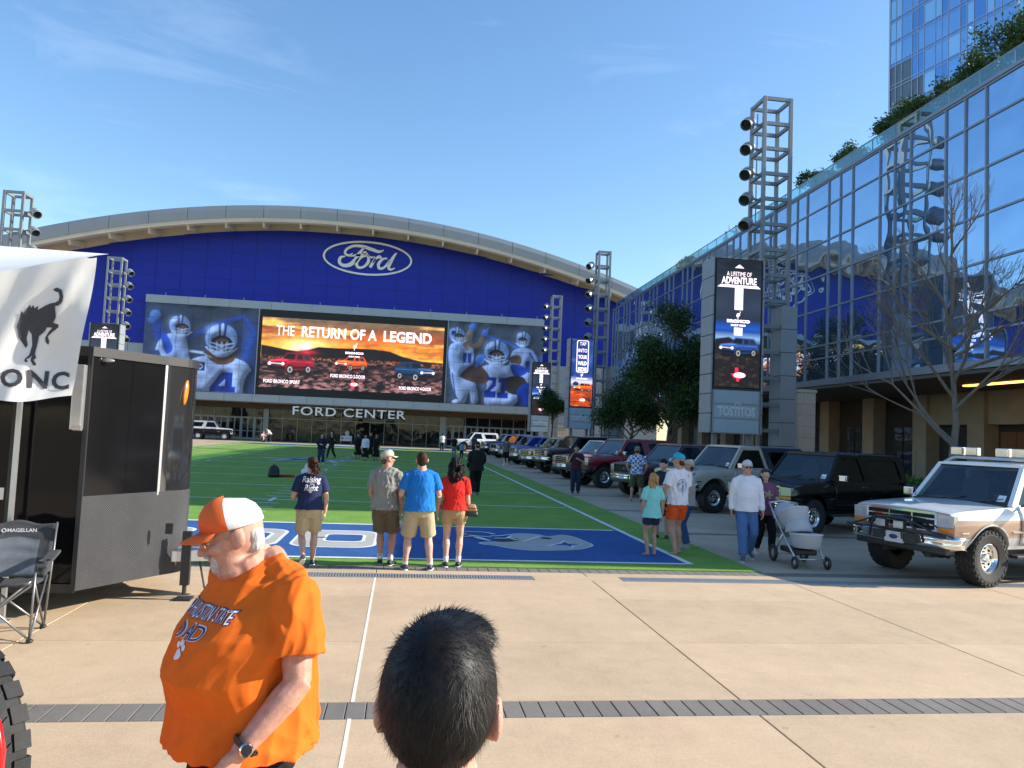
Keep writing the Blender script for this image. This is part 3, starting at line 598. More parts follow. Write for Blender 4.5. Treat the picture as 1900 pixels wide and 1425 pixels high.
def paint_screen(c, w, h):
    c.px *= 1.0
    t = np.clip((c.Y-h*0.5)/(h*0.5), 0, 1)[..., None]
    cols = [lin(q) for q in ((255, 176, 60), (246, 138, 40), (196, 92, 34), (120, 70, 44), (92, 84, 66))]; k = np.clip(t*4, 0, 3.999); i = k.astype(int)[..., 0]; fr = k-i[..., None]
    ca = np.array(cols+[cols[-1]]); c.a = ca[i]*(1-fr)+ca[i+1]*fr
    n1 = c.noise(7.0, 0.7, 3, 5); c.put(np.clip((n1-0.52)*5, 0, 1), (84, 48, 34), 0.75); n2 = c.noise(6.0, 0.5, 8, 5); c.put(np.clip((n2-0.55)*6, 0, 1), (255, 190, 92), 0.75)
    c.glow(w*0.235, h*0.55, 3.2, 1.4, (255, 214, 110), 0.95); c.glow(w*0.235, h*0.54, 1.2, 0.8, (255, 250, 236), 1.0)
    ridge = [(0, h*0.60), (w*0.06, h*0.58), (w*0.14, h*0.545), (w*0.2, h*0.535), (w*0.26, h*0.565), (w*0.31, h*0.61), (w*0.4, h*0.605), (w*0.5, h*0.615), (w*0.6, h*0.62), (w*0.7, h*0.60), (w*0.78, h*0.53), (w*0.88, h*0.48), (w, h*0.47)]
    c.poly(ridge+[(w, 0), (0, 0)], (20, 14, 18)); c.glow(w*0.24, h*0.53, 0.9, 0.25, (214, 44, 60), 0.9)
    gn = c.noise(0.5, 0.22, 5, 4); gm = np.clip((h*0.45-c.Y)/(h*0.05), 0, 1); c.put(gm, (40, 27, 30)); c.put(gm*np.clip((gn-0.5)*5, 0, 1), (128, 84, 80), 0.75); c.put(gm*np.clip((0.45-gn)*6, 0, 1), (10, 8, 10), 0.85)
    c.put(np.clip((h*0.2-c.Y)/(h*0.2), 0, 1)*np.clip((gn-0.42)*4, 0, 1), (168, 122, 124), 0.6); c.put(np.clip(1-abs(c.Y-h*0.43)/(h*0.035), 0, 1)*np.clip((c.noise(0.18, 0.12, 2)-0.5)*6, 0, 1), (214, 120, 60), 0.6)
    suv(c, w*0.165, h*0.34, 1.66, (126, 14, 34)); suv(c, w*0.49, h*0.385, 1.16, (214, 78, 26)); suv(c, w*0.845, h*0.315, 1.5, (16, 48, 86), -1)
cs = Canvas(sx1-sx0-0.56, (sz1-sz0)-1.66, 14); paint_screen(cs, cs.w, cs.h); cs.relief(0.8, 2); cs.a *= (0.55+0.9*cs.noise(0.6, 0.4, 21, 5))[..., None]; px0, pz0 = sx0+0.28, sz0+0.84
scr = obj('screen_picture', cs.grid(0, cs.nx-1, 0, cs.ny-1, wall_fn(px0, YB-0.115, pz0), 'screen_picture'), M_SCREEN, ar, AO)
FACE = (R(90), 0, 0)
def wtext(body, x, z, y, size, m, parent=ar, width=None, base=AO, **k):
    me = text_mesh(body, size, **k)
    if width:
        xs_ = [v.co.x for v in me.vertices]; q = width/(max(xs_)-min(xs_)); me.transform(Matrix.Diagonal((q, 1, 1, 1)))
    return obj('lettering', me, m, parent, Vector((x, y, z))+Vector(base), FACE)
ys_ = YB-0.135; cw, ch = cs.w, cs.h
wtext('THE', px0+cw*0.125, pz0+ch*0.81, ys_, 1.62, M_SCRTXT, width=1.95); wtext('RETURN OF A', px0+cw*0.415, pz0+ch*0.81, ys_, 1.62, M_SCRTXT, width=8.2, bold=0.035); wtext('LEGEND', px0+cw*0.795, pz0+ch*0.81, ys_, 1.62, M_SCRTXT, width=5.4, bold=0.05)
wtext('FORD BRONCO SPORT', px0+cw*0.12, pz0+ch*0.085, ys_, 0.52, M_SCRTXT, width=3.9, bold=0.008); wtext('FORD BRONCO 2-DOOR', px0+cw*0.475, pz0+ch*0.205, ys_, 0.52, M_SCRTXT, width=3.8, bold=0.008); wtext('FORD BRONCO 4-DOOR', px0+cw*0.85, pz0+ch*0.075, ys_, 0.52, M_SCRTXT, width=3.6, bold=0.008)
wtext('BRONCO', px0+cw*0.505, pz0+ch*0.545, ys_, 0.3, M_SCRTXT, width=2.0, bold=0.02); wtext('BUILT WILD', px0+cw*0.505, pz0+ch*0.495, ys_, 0.2, M_SCRTXT, width=1.2, bold=0.01)
HORSE = [(0.130,0.965),(0.174,0.991),(0.235,0.965),(0.261,0.878),(0.252,0.809),(0.209,0.765),(0.165,0.757),(0.179,0.670),(0.183,0.617),(0.148,0.548),(0.203,0.530),(0.200,0.496),(0.130,0.426),(0.087,0.374),(0.099,0.313),(0.087,0.270),(0.064,0.304),(0.061,0.357),(0.096,0.426),(0.139,0.487),(0.078,0.487),(0.043,0.426),(-0.017,0.374),(-0.030,0.252),(-0.043,0.148),(-0.026,0.096),(-0.052,0.070),(-0.023,0.009),(-0.052,0.000),(-0.082,0.061),(-0.070,0.130),(-0.104,0.087),(-0.130,0.078),(-0.110,0.035),(-0.148,0.043),(-0.148,0.078),(-0.104,0.130),(-0.087,0.252),(-0.104,0.391),(-0.139,0.443),(-0.157,0.339),(-0.139,0.252),(-0.157,0.214),(-0.191,0.270),(-0.235,0.339),(-0.256,0.478),(-0.226,0.583),(-0.214,0.670),(-0.191,0.643),(-0.148,0.713),(-0.122,0.757),(-0.113,0.713),(-0.087,0.757),(-0.078,0.713),(-0.035,0.748),(-0.043,0.696),(0.043,0.757),(0.113,0.791),(0.165,0.800),(0.209,0.826),(0.217,0.878),(0.200,0.930),(0.165,0.939),(0.148,0.948)]
TEXAS = [(-0.18,0.5),(0.08,0.5),(0.08,0.22),(0.3,0.15),(0.5,0.12),(0.5,-0.1),(0.42,-0.2),(0.2,-0.32),(0.1,-0.55),(-0.02,-0.5),(-0.12,-0.25),(-0.22,-0.3),(-0.3,-0.2),(-0.5,0.05),(-0.18,0.05)]
def wshape(P, x, z, y, s, m, parent=ar, base=AO, name='emblem'): return obj(name, flat_poly([[(a*s, b*s) for a, b in P]]), m, parent, Vector((x, y, z))+Vector(base), FACE)
wshape(HORSE, px0+cw*0.507, pz0+ch*0.585, ys_, 0.85, M_SCRTXT); wshape(TEXAS, px0+cw*0.505, pz0+ch*0.10, ys_, 1.0, M_SCRRED)
wshape([(0.62*math.cos(a), 0.3*math.sin(a)) for a in [k*0.314 for k in range(20)]], px0+cw*0.505+0.15, pz0+ch*0.095, ys_-0.01, 0.62, M_SCRTXT); wtext('4x4', px0+cw*0.505+0.15, pz0+ch*0.095, ys_-0.02, 0.3, M_SCRNAVY)

# ------------------------------------------------------------ oval sign with script lettering
OX, OZ, OY = -4.87, 21.27, 87.93
ring = [[((5.02*math.cos(a)), (1.98*math.sin(a)))for a in (R(4*k), R(4*k+4))]+[((4.80*math.cos(a)), (1.76*math.sin(a))) for a in (R(4*k+4), R(4*k))] for k in range(90)]
OT = (R(90), 0, 0)
def osign(polys, nm): 
    me = flat_poly(polys, 0.10); return obj(nm, me, M_WHITE, ar, Vector((OX, OY, OZ))+AO, OT)
osign(ring, 'oval_ring')
def S(pts, w): return stroke([((x-1337)/262.5*5.0, -(y-318-(x-1337)*0.075)/100*1.93) for x, y in pts], [q/52.5 for q in w], 7)
scr_p = S([(1428,268),(1400,278),(1350,262),(1300,246),(1250,244),(1212,262),(1202,288),(1226,300),(1246,286)], [4,16,20,18,15,14,14,12,4])
scr_p += S([(1318,252),(1300,268),(1280,300),(1262,332),(1232,356),(1196,360),(1172,340),(1178,312),(1204,306)], [5,14,24,26,24,20,18,16,5])
scr_p += S([(1226,306),(1262,300),(1290,298),(1330,288)], [4,12,12,5])
scr_p += S([(1326,304),(1296,312),(1272,342),(1284,372),(1316,368),(1340,340),(1338,308),(1320,296),(1310,284),(1322,280),(1334,296),(1352,312),(1376,308)], [8,16,20,16,14,18,14,9,8,8,9,10,6])
scr_p += S([(1372,306),(1378,322),(1364,352),(1352,372)], [8,14,18,16]); scr_p += S([(1366,348),(1384,322),(1404,308),(1416,318)], [6,12,17,12])
scr_p += S([(1452,318),(1424,324),(1402,352),(1408,378),(1434,374),(1458,346),(1468,326)], [8,14,18,16,14,12,8]); scr_p += S([(1508,286),(1494,300),(1474,338),(1462,372),(1476,386),(1500,376)], [4,14,20,18,13,4])
osign(scr_p, 'script_lettering')

# ------------------------------------------------------------ entrance: letters, glazing, doors
M_LOBBY = glass_mat('lobby glass', (0.032, 0.038, 0.042), 0.35, 0.7, 0.02, 0.55); M_MULL = mat('aluminium mullion', (0.30, 0.31, 0.32), 0.4, 0.6, var=0.03)
me = text_mesh('FORD CENTER', 1.3, depth=0.06, bold=0.012, space=1.12); xs_ = [v.co.x for v in me.vertices]; zs_ = [v.co.y for v in me.vertices]
me.transform(Matrix.Diagonal((12.35/(max(xs_)-min(xs_)), 0.95/(max(zs_)-min(zs_)), 1, 1))); obj('lettering', me, M_WHITE, ar, Vector((-5.95, 87.05, 3.50))+AO, FACE)
part(MB().bb(-12.1, 0.25, 87.08, 87.16, 3.96, 4.0), 'letter_rail', M_MULL)
for k in range(9): part(MB().bb(-11.6+1.4*k-0.02, -11.6+1.4*k+0.02, 87.1, 87.14, 3.99, zz(4.34)), 'letter_hanger', M_MULL)
lob = [(-24.6, -15.6, True), (-15.6, 4.6, False), (4.6, 16.4, True)]
for x0, x1, dr in lob:
    n = round((x1-x0)/(1.5 if dr else 1.7)); w = (x1-x0)/n
    for k in range(n):
        a, b = x0+k*w+0.03, x0+(k+1)*w-0.03
        if dr:
            part(MB().bb(a, b, 92.98, 93.02, 2.68, 3.66), 'glass_pane', M_LOBBY)
            d = part(MB().bb(a+0.05, b-0.05, 92.97, 93.01, 0.25, 2.55), 'door', M_LOBBY); f = MB()
            for u in (a+0.06, (a+b)/2, b-0.06): f.bb(u-0.06, u+0.06, 92.9, 92.965, 0.02, 2.62)
            f.bb(a, b, 92.91, 92.96, 0.05, 0.28); f.bb(a, b, 92.91, 92.96, 2.5, 2.62); f.bb(a, b, 92.92, 92.96, 1.0, 1.08); part(f, 'door_frame', M_GREYP, d)
        else:
            for z0, z1 in ((0.05, 1.4), (1.45, 2.65), (2.7, 3.66)):
                o_ = part(MB().bb(a, b, 92.98, 93.02, z0, z1), 'glass_pane', M_LOBBY)
        part(MB().bb(x0+k*w-0.03, x0+k*w+0.03, 92.85, 93.05, 0, 3.7), 'mullion', M_MULL)
    part(MB().bb(x0, x1, 92.88, 93.03, 2.6, 2.68), 'transom', M_MULL)
part(MB().bb(-25, 17, 93.1, 93.3, 0, 4.2), 'lobby_backing', M_BLACK)
part(MB().bb(4.45, 5.2, 92.4, 93, 0, 3.68), 'entrance_pier', M_GREYP); part(MB().bb(-16.1, -15.5, 92.6, 93, 0, 3.68), 'entrance_pier', M_GREYP)
part(MB().bb(-28.1, -24.65, 92.7, 93.0, 0, 4.2), 'entrance_side_wall', M_GREYP); part(MB().bb(16.45, 19, 92.7, 93.0, 0, 4.2), 'entrance_side_wall', M_GREYP)
# ============================================================ GLASS BUILDING ON THE RIGHT
WA = R(1.2)
gb = thing('glass_building', 'long low building with mirrored blue glass upper storeys over a dark recessed ground floor', 'building', (19, 35, 0), R(90)-WA)
M_GLZ = glass_mat('blue mirror glass', (0.34, 0.50, 0.70), 0.75, 0.6, 0.012, 0.92); M_MUL2 = mat('blue grey mullion', (0.25, 0.28, 0.34), 0.4, 0.5, var=0.04)
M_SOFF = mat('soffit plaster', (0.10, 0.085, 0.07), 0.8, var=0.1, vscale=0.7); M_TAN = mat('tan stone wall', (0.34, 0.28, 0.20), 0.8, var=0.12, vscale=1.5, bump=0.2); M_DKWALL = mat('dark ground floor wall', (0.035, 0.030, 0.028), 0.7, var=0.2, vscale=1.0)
M_SHOP = glass_mat('shop glass', (0.10, 0.11, 0.12), 0.2, 0.6, 0.03, 0.7); M_WOODD = mat('wooden door', (0.16, 0.075, 0.03), 0.6, var=0.3, vscale=5, stretch=(1, 1, 6)); M_ROOFD = mat('roof deck', (0.42, 0.40, 0.37), 0.8, var=0.1)
ZR = [5.12, 6.12, 6.72, 8.4, 10.0, 11.56, 13.2, 14.32]
S0, S1 = -14.6, 38.0
cols = []; s_ = -0.73+3.95*10
while s_ > S0-1:
    cols += [(s_-1.98, s_), (s_-2.965, s_-1.98), (s_-3.95, s_-2.965)]; s_ -= 3.95
cols = [(a, b) for a, b in cols if a > S0-2.2 and b < S1+0.3]
SMIN = min(a for a, b in cols); SMAX = max(b for a, b in cols)
for a, b in cols:
    for z0, z1 in zip(ZR[:-1], ZR[1:]):
        w, h = (b-a)-0.06, (z1-z0)-0.06
        o_ = MB().box((0, 0, 0), (w, 0.03, h)).build('glass_pane', M_GLZ, gb, ((a+b)/2, 0.0, (z0+z1)/2), fix=False)
        o_.rotation_euler = (R(random.gauss(0, 0.14)), 0, R(random.gauss(0, 0.24)))
for x in sorted({round(a, 3) for a, b in cols}|{round(SMAX, 3)}): MB().bb(x-0.035, x+0.035, -0.05, 0.07, ZR[0], ZR[-1]).build('mullion', M_MUL2, gb)
for z in ZR: MB().bb(SMIN, SMAX, -0.048, 0.06, z-0.035, z+0.035).build('transom', M_MUL2, gb)
MB().bb(SMIN-0.05, SMAX+0.05, -0.1, 0.13, ZR[0]-0.26, ZR[0]-0.04).build('sill_band', M_MUL2, gb); MB().bb(SMIN-0.05, SMAX+0.05, -0.4, 0.10, ZR[-1]+0.04, ZR[-1]+0.16).build('parapet_cap', M_MUL2, gb)
MB().bb(SMIN, SMAX, -22, -0.12, 5.0, 14.28).build('upper_volume', mat('dark interior', (0.03, 0.035, 0.04), 0.8, var=0), gb); MB().bb(SMIN, SMAX, -22, -0.42, 14.29, 14.4).build('roof_deck', M_ROOFD, gb)
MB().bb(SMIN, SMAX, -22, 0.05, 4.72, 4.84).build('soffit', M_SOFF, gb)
# unseen end wing beyond the frame, height lowered to set where its shadow ends
MB().bb(-23.6, SMIN-0.06, -22, 0.3, 0.0, 9.0).build('unseen_shadow_wing', M_TAN, gb)
# glass railing on the roof edge
M_RAIL = clear_glass('railing glass', (0.62, 0.86, 0.86), 0.14); n = 34; w = (SMAX-SMIN)/n
for k in range(n): MB().bb(SMIN+k*w+0.015, SMIN+(k+1)*w-0.015, -0.32, -0.30, 14.45, 15.22).build('railing_panel', M_RAIL, gb, fix=False)
MB().bb(SMIN, SMAX, -0.335, -0.285, 15.2, 15.24).build('railing_cap', M_MUL2, gb)
for k in range(n+1): MB().bb(SMIN+k*w-0.012, SMIN+k*w+0.012, -0.33, -0.29, 14.42, 15.2).build('railing_post', M_MUL2, gb)
# ground floor, recessed
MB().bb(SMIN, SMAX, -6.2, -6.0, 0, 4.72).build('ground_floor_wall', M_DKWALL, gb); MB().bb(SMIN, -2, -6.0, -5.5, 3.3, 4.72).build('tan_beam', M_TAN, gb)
for x in (-14.2, -11.2, -8.6, -5.3, -1.6, 2.6, 7.0, 12.0, 17.0, 22.0, 27.0, 32.0): MB().bb(x-0.5, x+0.5, -6.0, -5.3, 0, 4.72).build('column', M_TAN, gb, bevel=0.02)
for x in (-12.7, -9.9, 0.5, 4.8, 9.5, 14.5, 19.5, 24.5, 29.5):
    for d in (-0.75, 0.75): MB().bb(x+d-0.7, x+d+0.7, -5.96, -5.9, 0.1, 3.2).build('shop_window', M_SHOP, gb)
for x in (-7.4, -6.5):
    d = MB().bb(x-0.43, x+0.43, -5.95, -5.85, 0.02, 3.0).build('wooden_door', M_WOODD, gb)
    for i in range(2):
        for j in range(5): MB().bb(x-0.36+i*0.38, x-0.04+i*0.38, -5.85, -5.83, 0.2+j*0.55, 0.62+j*0.55).build('door_panel', M_WOODD, d)
M_COVE = mat('lit cove lamp', (0.8, 0.5, 0.2), 0.5, var=0, emit=(1.0, 0.50, 0.10), estr=2.6)
MB().bb(-14.3, -7.8, -3.05, -2.8, 4.66, 4.71).build('cove_light', M_COVE, gb); MB().bb(4.0, 6.5, -3.05, -2.85, 4.66, 4.71).build('cove_light', M_COVE, gb)
# roof planter with clipped hedge
pl = thing('roof_planter', 'small pale planter with clipped hedge behind the roof railing', 'planter', (0, 0, 0)); pl.parent = None
def gbw(s, y, z=0.0): return Vector((19+s*math.sin(WA)-y*math.cos(WA), 35+s*math.cos(WA)+y*math.sin(WA), z))
pl.location = gbw(19.5, -1.0, 14.4); pl.rotation_euler = (0, 0, R(90)-WA)
MB().bb(-1.4, 1.4, -0.35, 0.35, 0, 0.55).build('planter_box', mat('pale planter', (0.62, 0.60, 0.55), 0.7), pl, bevel=0.02)

# ============================================================ HOTEL TOWER
ha = math.atan2(-0.976, 0.218)
ht = thing('hotel_tower', 'tall blue glass hotel tower behind the roof trees', 'tower', (78, 115, 0), ha)      # local x runs along the face towards the viewer's right
M_HGL = glass_mat('hotel glass', (0.26, 0.46, 0.70), 0.12, 0.3, 0.02, 0.85); M_HGL2 = glass_mat('hotel glass pale', (0.36, 0.60, 0.80), 0.12, 0.3, 0.05, 0.7); M_HGL3 = glass_mat('hotel glass dark', (0.17, 0.34, 0.60), 0.12, 0.3, 0.02, 0.85)
M_HMUL = mat('hotel mullion', (0.33, 0.42, 0.55), 0.4, 0.4, var=0.03)
MB().bb(0, 34, 0.08, 22, 0, 80.6).build('core', mat('hotel core', (0.10, 0.16, 0.24), 0.6), ht)
cx = [0.0]
while cx[-1] < 32: cx += [cx[-1]+1.15, cx[-1]+2.3, cx[-1]+4.35]
HZ = [81-3.8*k for k in range(13)]
for i, (a, b) in enumerate(zip(cx[:-1], cx[1:])):
    if a > 27: continue
    for j, (z1, z0) in enumerate(zip(HZ[:-1], HZ[1:])):
        if z0 < 81-3.8*(4.2+a*0.30): continue
        mm = random.choice([M_HGL, M_HGL, M_HGL2, M_HGL3])
        MB().bb(a+0.05, b-0.05, 0.0, 0.05, z0+0.62, z1-0.06).build('glass_pane', mm, ht, fix=False); MB().bb(a+0.05, b-0.05, 0.0, 0.05, z0+0.06, z0+0.54).build('spandrel_panel', M_HGL3, ht, fix=False)
for x in cx:
    if x < 29: MB().bb(x-0.05, x+0.05, -0.08, 0.07, 30, 80.9).build('mullion', M_HMUL, ht)
for z in HZ:
    for dz in (0.0, 0.58): MB().bb(0, 30, -0.07, 0.07, z+dz-0.06, z+dz+0.06).build('transom', M_HMUL, ht)
MB().bb(-0.25, 0.05, -0.1, 22, 0, 81.0).build('corner_fin', M_HMUL, ht); MB().bb(-0.3, 34, -0.15, 22, 80.9, 81.5).build('parapet', M_HMUL, ht)
# ============================================================ LIGHT TOWERS
M_STEEL = mat('painted grey steel', (0.25, 0.27, 0.285), 0.45, 0.3, var=0.06, vscale=2.0); M_LAMP = mat('lamp housing', (0.30, 0.31, 0.32), 0.4, 0.5, var=0.05); M_LENS = mat('dark lens', (0.02, 0.02, 0.025), 0.15, var=0)
def light_tower(x, y, H, w, side, lamps, label):
    t = thing('light_tower', label, 'light tower', (x, y, 0), 0, 'open steel light towers round the plaza'); bay = 1.12; h = w/2; p = 0.15
    for sx in (-1, 1):
        for sy in (-1, 1): MB().bb(sx*h-p/2, sx*h+p/2, sy*h-p/2, sy*h+p/2, 0, H).build('post', M_STEEL, t, bevel=0.008)
    z = H-0.08; k = 0
    while z > 0.6:
        r_ = MB()
        for s in (-1, 1): r_.bb(-h+p/2, h-p/2, s*h-0.06, s*h+0.06, z-0.08, z+0.075); r_.bb(s*h-0.06, s*h+0.06, -h+p/2, h-p/2, z-0.078, z+0.074)
        r_.build('ring_beam', M_STEEL, t)
        if 1 <= k <= lamps:
            c = Vector((side*(h+0.62), -h*0.55, z+0.02)); d = Vector((side*0.62, -0.55, -0.50)).normalized()
            L = MB().lathe([(0.0,-0.30),(0.16,-0.29),(0.25,-0.20),(0.256,-0.07),(0.28,-0.06),(0.28,0.0),(0.256,0.01),(0.256,0.32),(0.235,0.33),(0.235,0.16)], c, d, 20)
            lamp = L.build('lamp', M_LAMP, t, smooth=False); angle_smooth(lamp.data); MB().lathe([(0.0,0.17),(0.236,0.16)], c, d, 20).build('lens', M_LENS, lamp)
            a = MB().bar((side*h, -h*0.55, z), c-d*0.18, 0.07, 0.05); a.bar((side*h, -h*0.2, z+0.03), c-d*0.15+Vector((0, 0.1, 0.05)), 0.05, 0.05); a.build('bracket', M_STEEL, lamp)
        z -= bay; k += 1
    MB().bb(-h+0.1, -h+0.14, h-0.3, h-0.26, 0.2, H-0.4).build('cable_conduit', M_STEEL, t)
light_tower(15.62, 31.5, 17.3, 1.22, -1, 5, 'tall open steel light tower right behind the nearest screen pylon')
light_tower(15.0, 58, 16.6, 0.88, -1, 6, 'open steel light tower behind the middle screen pylon on the right')
light_tower(15.1, 77, 16.4, 0.92, -1, 5, 'farthest steel light tower on the right, in front of the blue wall')
light_tower(-23.5, 49, 15.2, 1.05, 1, 4, 'steel light tower at far left rising above the white tent')
light_tower(-24.5, 68, 15.4, 1.08, 1, 6, 'steel light tower at left in front of the blue arena wall')

# ============================================================ SCREEN PYLONS
M_CLAD = mat('pylon cladding', (0.30, 0.335, 0.36), 0.42, 0.2, var=0.06, vscale=1.0); M_CLADD = mat('pylon joint', (0.06, 0.065, 0.07), 0.7, var=0); M_SIGN = mat('sign panel', (0.36, 0.47, 0.55), 0.4, var=0.05); M_SIGNL = mat('sign letters', (0.62, 0.68, 0.72), 0.45, var=0)
def bronco_print(c, w, h, kind):
    if kind == 'adventure':
        t = c.Y/h; c.a[:] = lin((16, 17, 22)); c.put(np.clip((t-0.42)/0.2, 0, 1)*np.clip((0.95-t)/0.3, 0, 1), (44, 54, 74), 0.8); c.put(np.clip(1-abs(t-0.46)/0.07, 0, 1), (24, 74, 168), 0.95); c.put(np.clip(1-abs(t-0.385)/0.05, 0, 1), (120, 160, 214), 0.9)
        c.put(np.clip((c.noise(1.0, 0.3, 7)-0.5)*4, 0, 1)*np.clip((t-0.45)*8, 0, 1), (30, 38, 56), 0.6)
        c.poly([(0, h*0.37), (w*0.3, h*0.39), (w*0.55, h*0.345), (w, h*0.33), (w, 0), (0, 0)], (26, 21, 20)); c.put(np.clip((c.noise(0.2, 0.1, 4)-0.55)*5, 0, 1)*np.clip((0.33-t)*10, 0, 1), (70, 60, 56), 0.5)
        suv(c, w*0.53, h*0.305, 0.60*w/2.05, (30, 62, 120)); 
    else:
        t = c.Y/h; c.a[:] = lin((30, 54, 120)); c.put(np.clip((c.noise(0.7, 0.7, 3)-0.45)*4, 0, 1), (58, 92, 164), 0.8); c.put(np.clip((c.noise(0.5, 0.4, 6)-0.55)*5, 0, 1), (18, 34, 88), 0.7)
        c.put(np.clip(1-abs(t-0.36)/0.08, 0, 1), (206, 206, 226), 0.9); c.poly([(0, h*0.26), (w*0.3, h*0.30), (w*0.6, h*0.31), (w, h*0.33), (w, 0), (0, 0)], (168, 62, 22))
        c.put(np.clip((c.noise(0.5, 0.15, 8)-0.5)*5, 0, 1)*np.clip((0.3-t)*12, 0, 1), (226, 110, 44), 0.8); c.put(np.clip((c.noise(0.3, 0.1, 9)-0.55)*6, 0, 1)*np.clip((0.25-t)*12, 0, 1), (58, 26, 14), 0.85)
        suv(c, w*0.55, h*0.275, 0.56*w/2.05, (226, 88, 26)); c.curve([(w*0.08, h*0.32), (w*0.2, h*0.365), (w*0.36, h*0.34), (w*0.3, h*0.30)], (34, 40, 60))
M_PRINTS = print_mat('pylon screen', 0.85)
def pylon(x, y, w, z0, zs, z1, kind, label, d=1.15, side=-1):
    """x, y = centre of the front face; z0 bottom, zs screen bottom, z1 top"""
    t = thing('screen_pylon', label, 'sign', (x, y, 0), 0, 'tall advertising screen pylons'); h = w/2; e = 0.11
    MB().bb(-h-0.06, h+0.06, 0.02, d-0.02, z0+0.02, z1-0.02).build('core', M_CLADD, t)
    n = 9
    for s in (-1, 1):
        for k in range(n):
            a, b = z0+(z1-z0)*k/n+0.015, z0+(z1-z0)*(k+1)/n-0.015; MB().bb(s*(h+0.10)-0.04, s*(h+0.10)+0.04, 0.0, d, a, b).build('side_panel', M_CLAD, t, bevel=0.006)
    MB().bb(-h-0.03, h+0.03, 0.0, 0.03, zs+0.03, z1-0.03).build('screen_bezel', M_SCRBLK, t)
    c = Canvas(w-0.06, z1-zs-0.14, 62/w); bronco_print(c, c.w, c.h, kind)
    obj('screen_picture', c.grid(0, c.nx-1, 0, c.ny-1, wall_fn(-h+0.03, -0.012, zs+0.07), 'screen_picture'), M_PRINTS, t)
    H = c.h; b0 = zs+0.07; q = w/2.05; Z = (0, 0, 0)
    def tx(s_, u, v, size, wd, **k): return wtext(s_, u*w, b0+v*H, -0.03, size*q, M_SCRTXT, parent=t, width=wd*w, base=Z, **k)
    if kind == 'adventure':
        for P in ([(-0.1*w, 0), (0.1*w, 0), (0, 0.028*H)], [(-0.47*w, -0.155*H), (0.47*w, -0.155*H), (0.40*w, -0.135*H), (-0.40*w, -0.135*H)], [(-0.09*w, -0.155*H), (-0.09*w, -0.33*H), (0.09*w, -0.33*H), (0.09*w, -0.155*H)], [(-0.09*w, -0.47*H), (-0.09*w, -0.53*H), (0.09*w, -0.53*H), (0.09*w, -0.47*H)]): obj('emblem', flat_poly([P]), M_SCRTXT, t, (0, -0.03, b0+0.935*H), FACE)
        tx('A LIFETIME OF', 0, 0.885, 0.27, 0.54); tx('ADVENTURE', 0, 0.832, 0.40, 0.76, bold=0.012); wshape(HORSE, 0, b0+0.53*H, -0.03, 0.065*H, M_SCRTXT, t, Z); tx('BRONCO', 0, 0.515, 0.16, 0.50, bold=0.012); tx('BUILT WILD', 0, 0.483, 0.10, 0.32, bold=0.008)
    else:
        fr = [rrect(-0.22*w, 0.24*w, b0+0.50*H, b0+0.975*H, 0.10*w)]; P = rrect(-0.27*w, 0.27*w, 0.50*H, 0.98*H, 0.09*w); Q = [(a*0.88, 0.74*H+(b-0.74*H)*0.965) for a, b in P]
        obj('emblem', flat_poly([[P[i], P[(i+1) % len(P)], Q[(i+1) % len(P)], Q[i]] for i in range(len(P))]), M_SCRTXT, t, (0, -0.03, b0), FACE)
        for s_, v, b in (('TAP', 0.925, 0), ('INTO', 0.825, 0.004), ('YOUR', 0.73, 0.01), ('WILD', 0.635, 0.014), ('SIDE', 0.545, 0.02)): tx(s_, 0, v, 0.46, 0.40 if s_ != 'TAP' else 0.28, bold=b)
        wshape(HORSE, 0, b0+0.425*H, -0.03, 0.075*H, M_SCRTXT, t, Z); tx('BRONCO', 0, 0.41, 0.14, 0.5, bold=0.01)
    wshape(TEXAS, 0, b0+0.10*H, -0.03, 0.28*w, M_SCRRED, t, Z); obj('emblem', flat_poly([[(0.13*w*math.cos(a), 0.055*w*math.sin(a)) for a in [k*0.314 for k in range(20)]]]), M_SCRTXT, t, (0.05*w, -0.034, b0+0.095*H), FACE)
    # sponsor sign below the screen
    sg = MB().bb(-h-0.02, h+0.02, -0.03, 0.06, z0, zs-0.06).build('sign_box', M_CLAD, t, bevel=0.006); n3 = (zs-0.06-z0)/3
    for k in range(3): MB().bb(-h+0.05, h-0.05, -0.045, -0.02, z0+n3*k+0.05, z0+n3*(k+1)-0.02).build('sign_panel', M_SIGN, sg)
    me = text_mesh('TOSTITOS', 0.52*q, depth=0.012, bold=0.018*q); xs2 = [v.co.x for v in me.vertices]; k_ = 0.80*w/(max(xs2)-min(xs2)); me.transform(Matrix.Diagonal((k_, 1.0, 1, 1))); obj('lettering', me, M_SIGNL, sg, (0, -0.055, z0+n3*1.5), FACE)
    for k3, (u, v) in enumerate(((-0.03, 0), (0.02, 0.02*w), (0.07, 0))): obj('lettering', flat_poly([[(u*w+0.02*w*math.cos(a), v+0.02*w*math.sin(a)) for a in [k*0.7 for k in range(9)]]]), M_SIGNL, sg, (0, -0.05, z0+n3*1.5+0.33*q), FACE)
    for u in (-h+0.25, h-0.25): MB().bb(u-0.09, u+0.09, 0.3, 0.5, 0, z0+0.03).build('leg', M_STEEL, t)
    return t
pylon(13.6, 30, 2.02, 2.45, 4.3, 9.78, 'adventure', 'nearest and largest screen pylon with the white arrow advert, on the right')
pylon(13.25, 56.5, 1.72, 2.6, 4.25, 9.5, 'wild', 'screen pylon with the framed blue and orange advert, right of centre')
pylon(13.55, 75.5, 1.78, 2.3, 4.0, 9.35, 'adventure', 'smallest screen pylon at the right end of the arena front')
pylon(-24.35, 66.0, 2.1, 2.4, 4.2, 9.6, 'adventure', 'screen pylon at left, mostly hidden behind the black trailer')
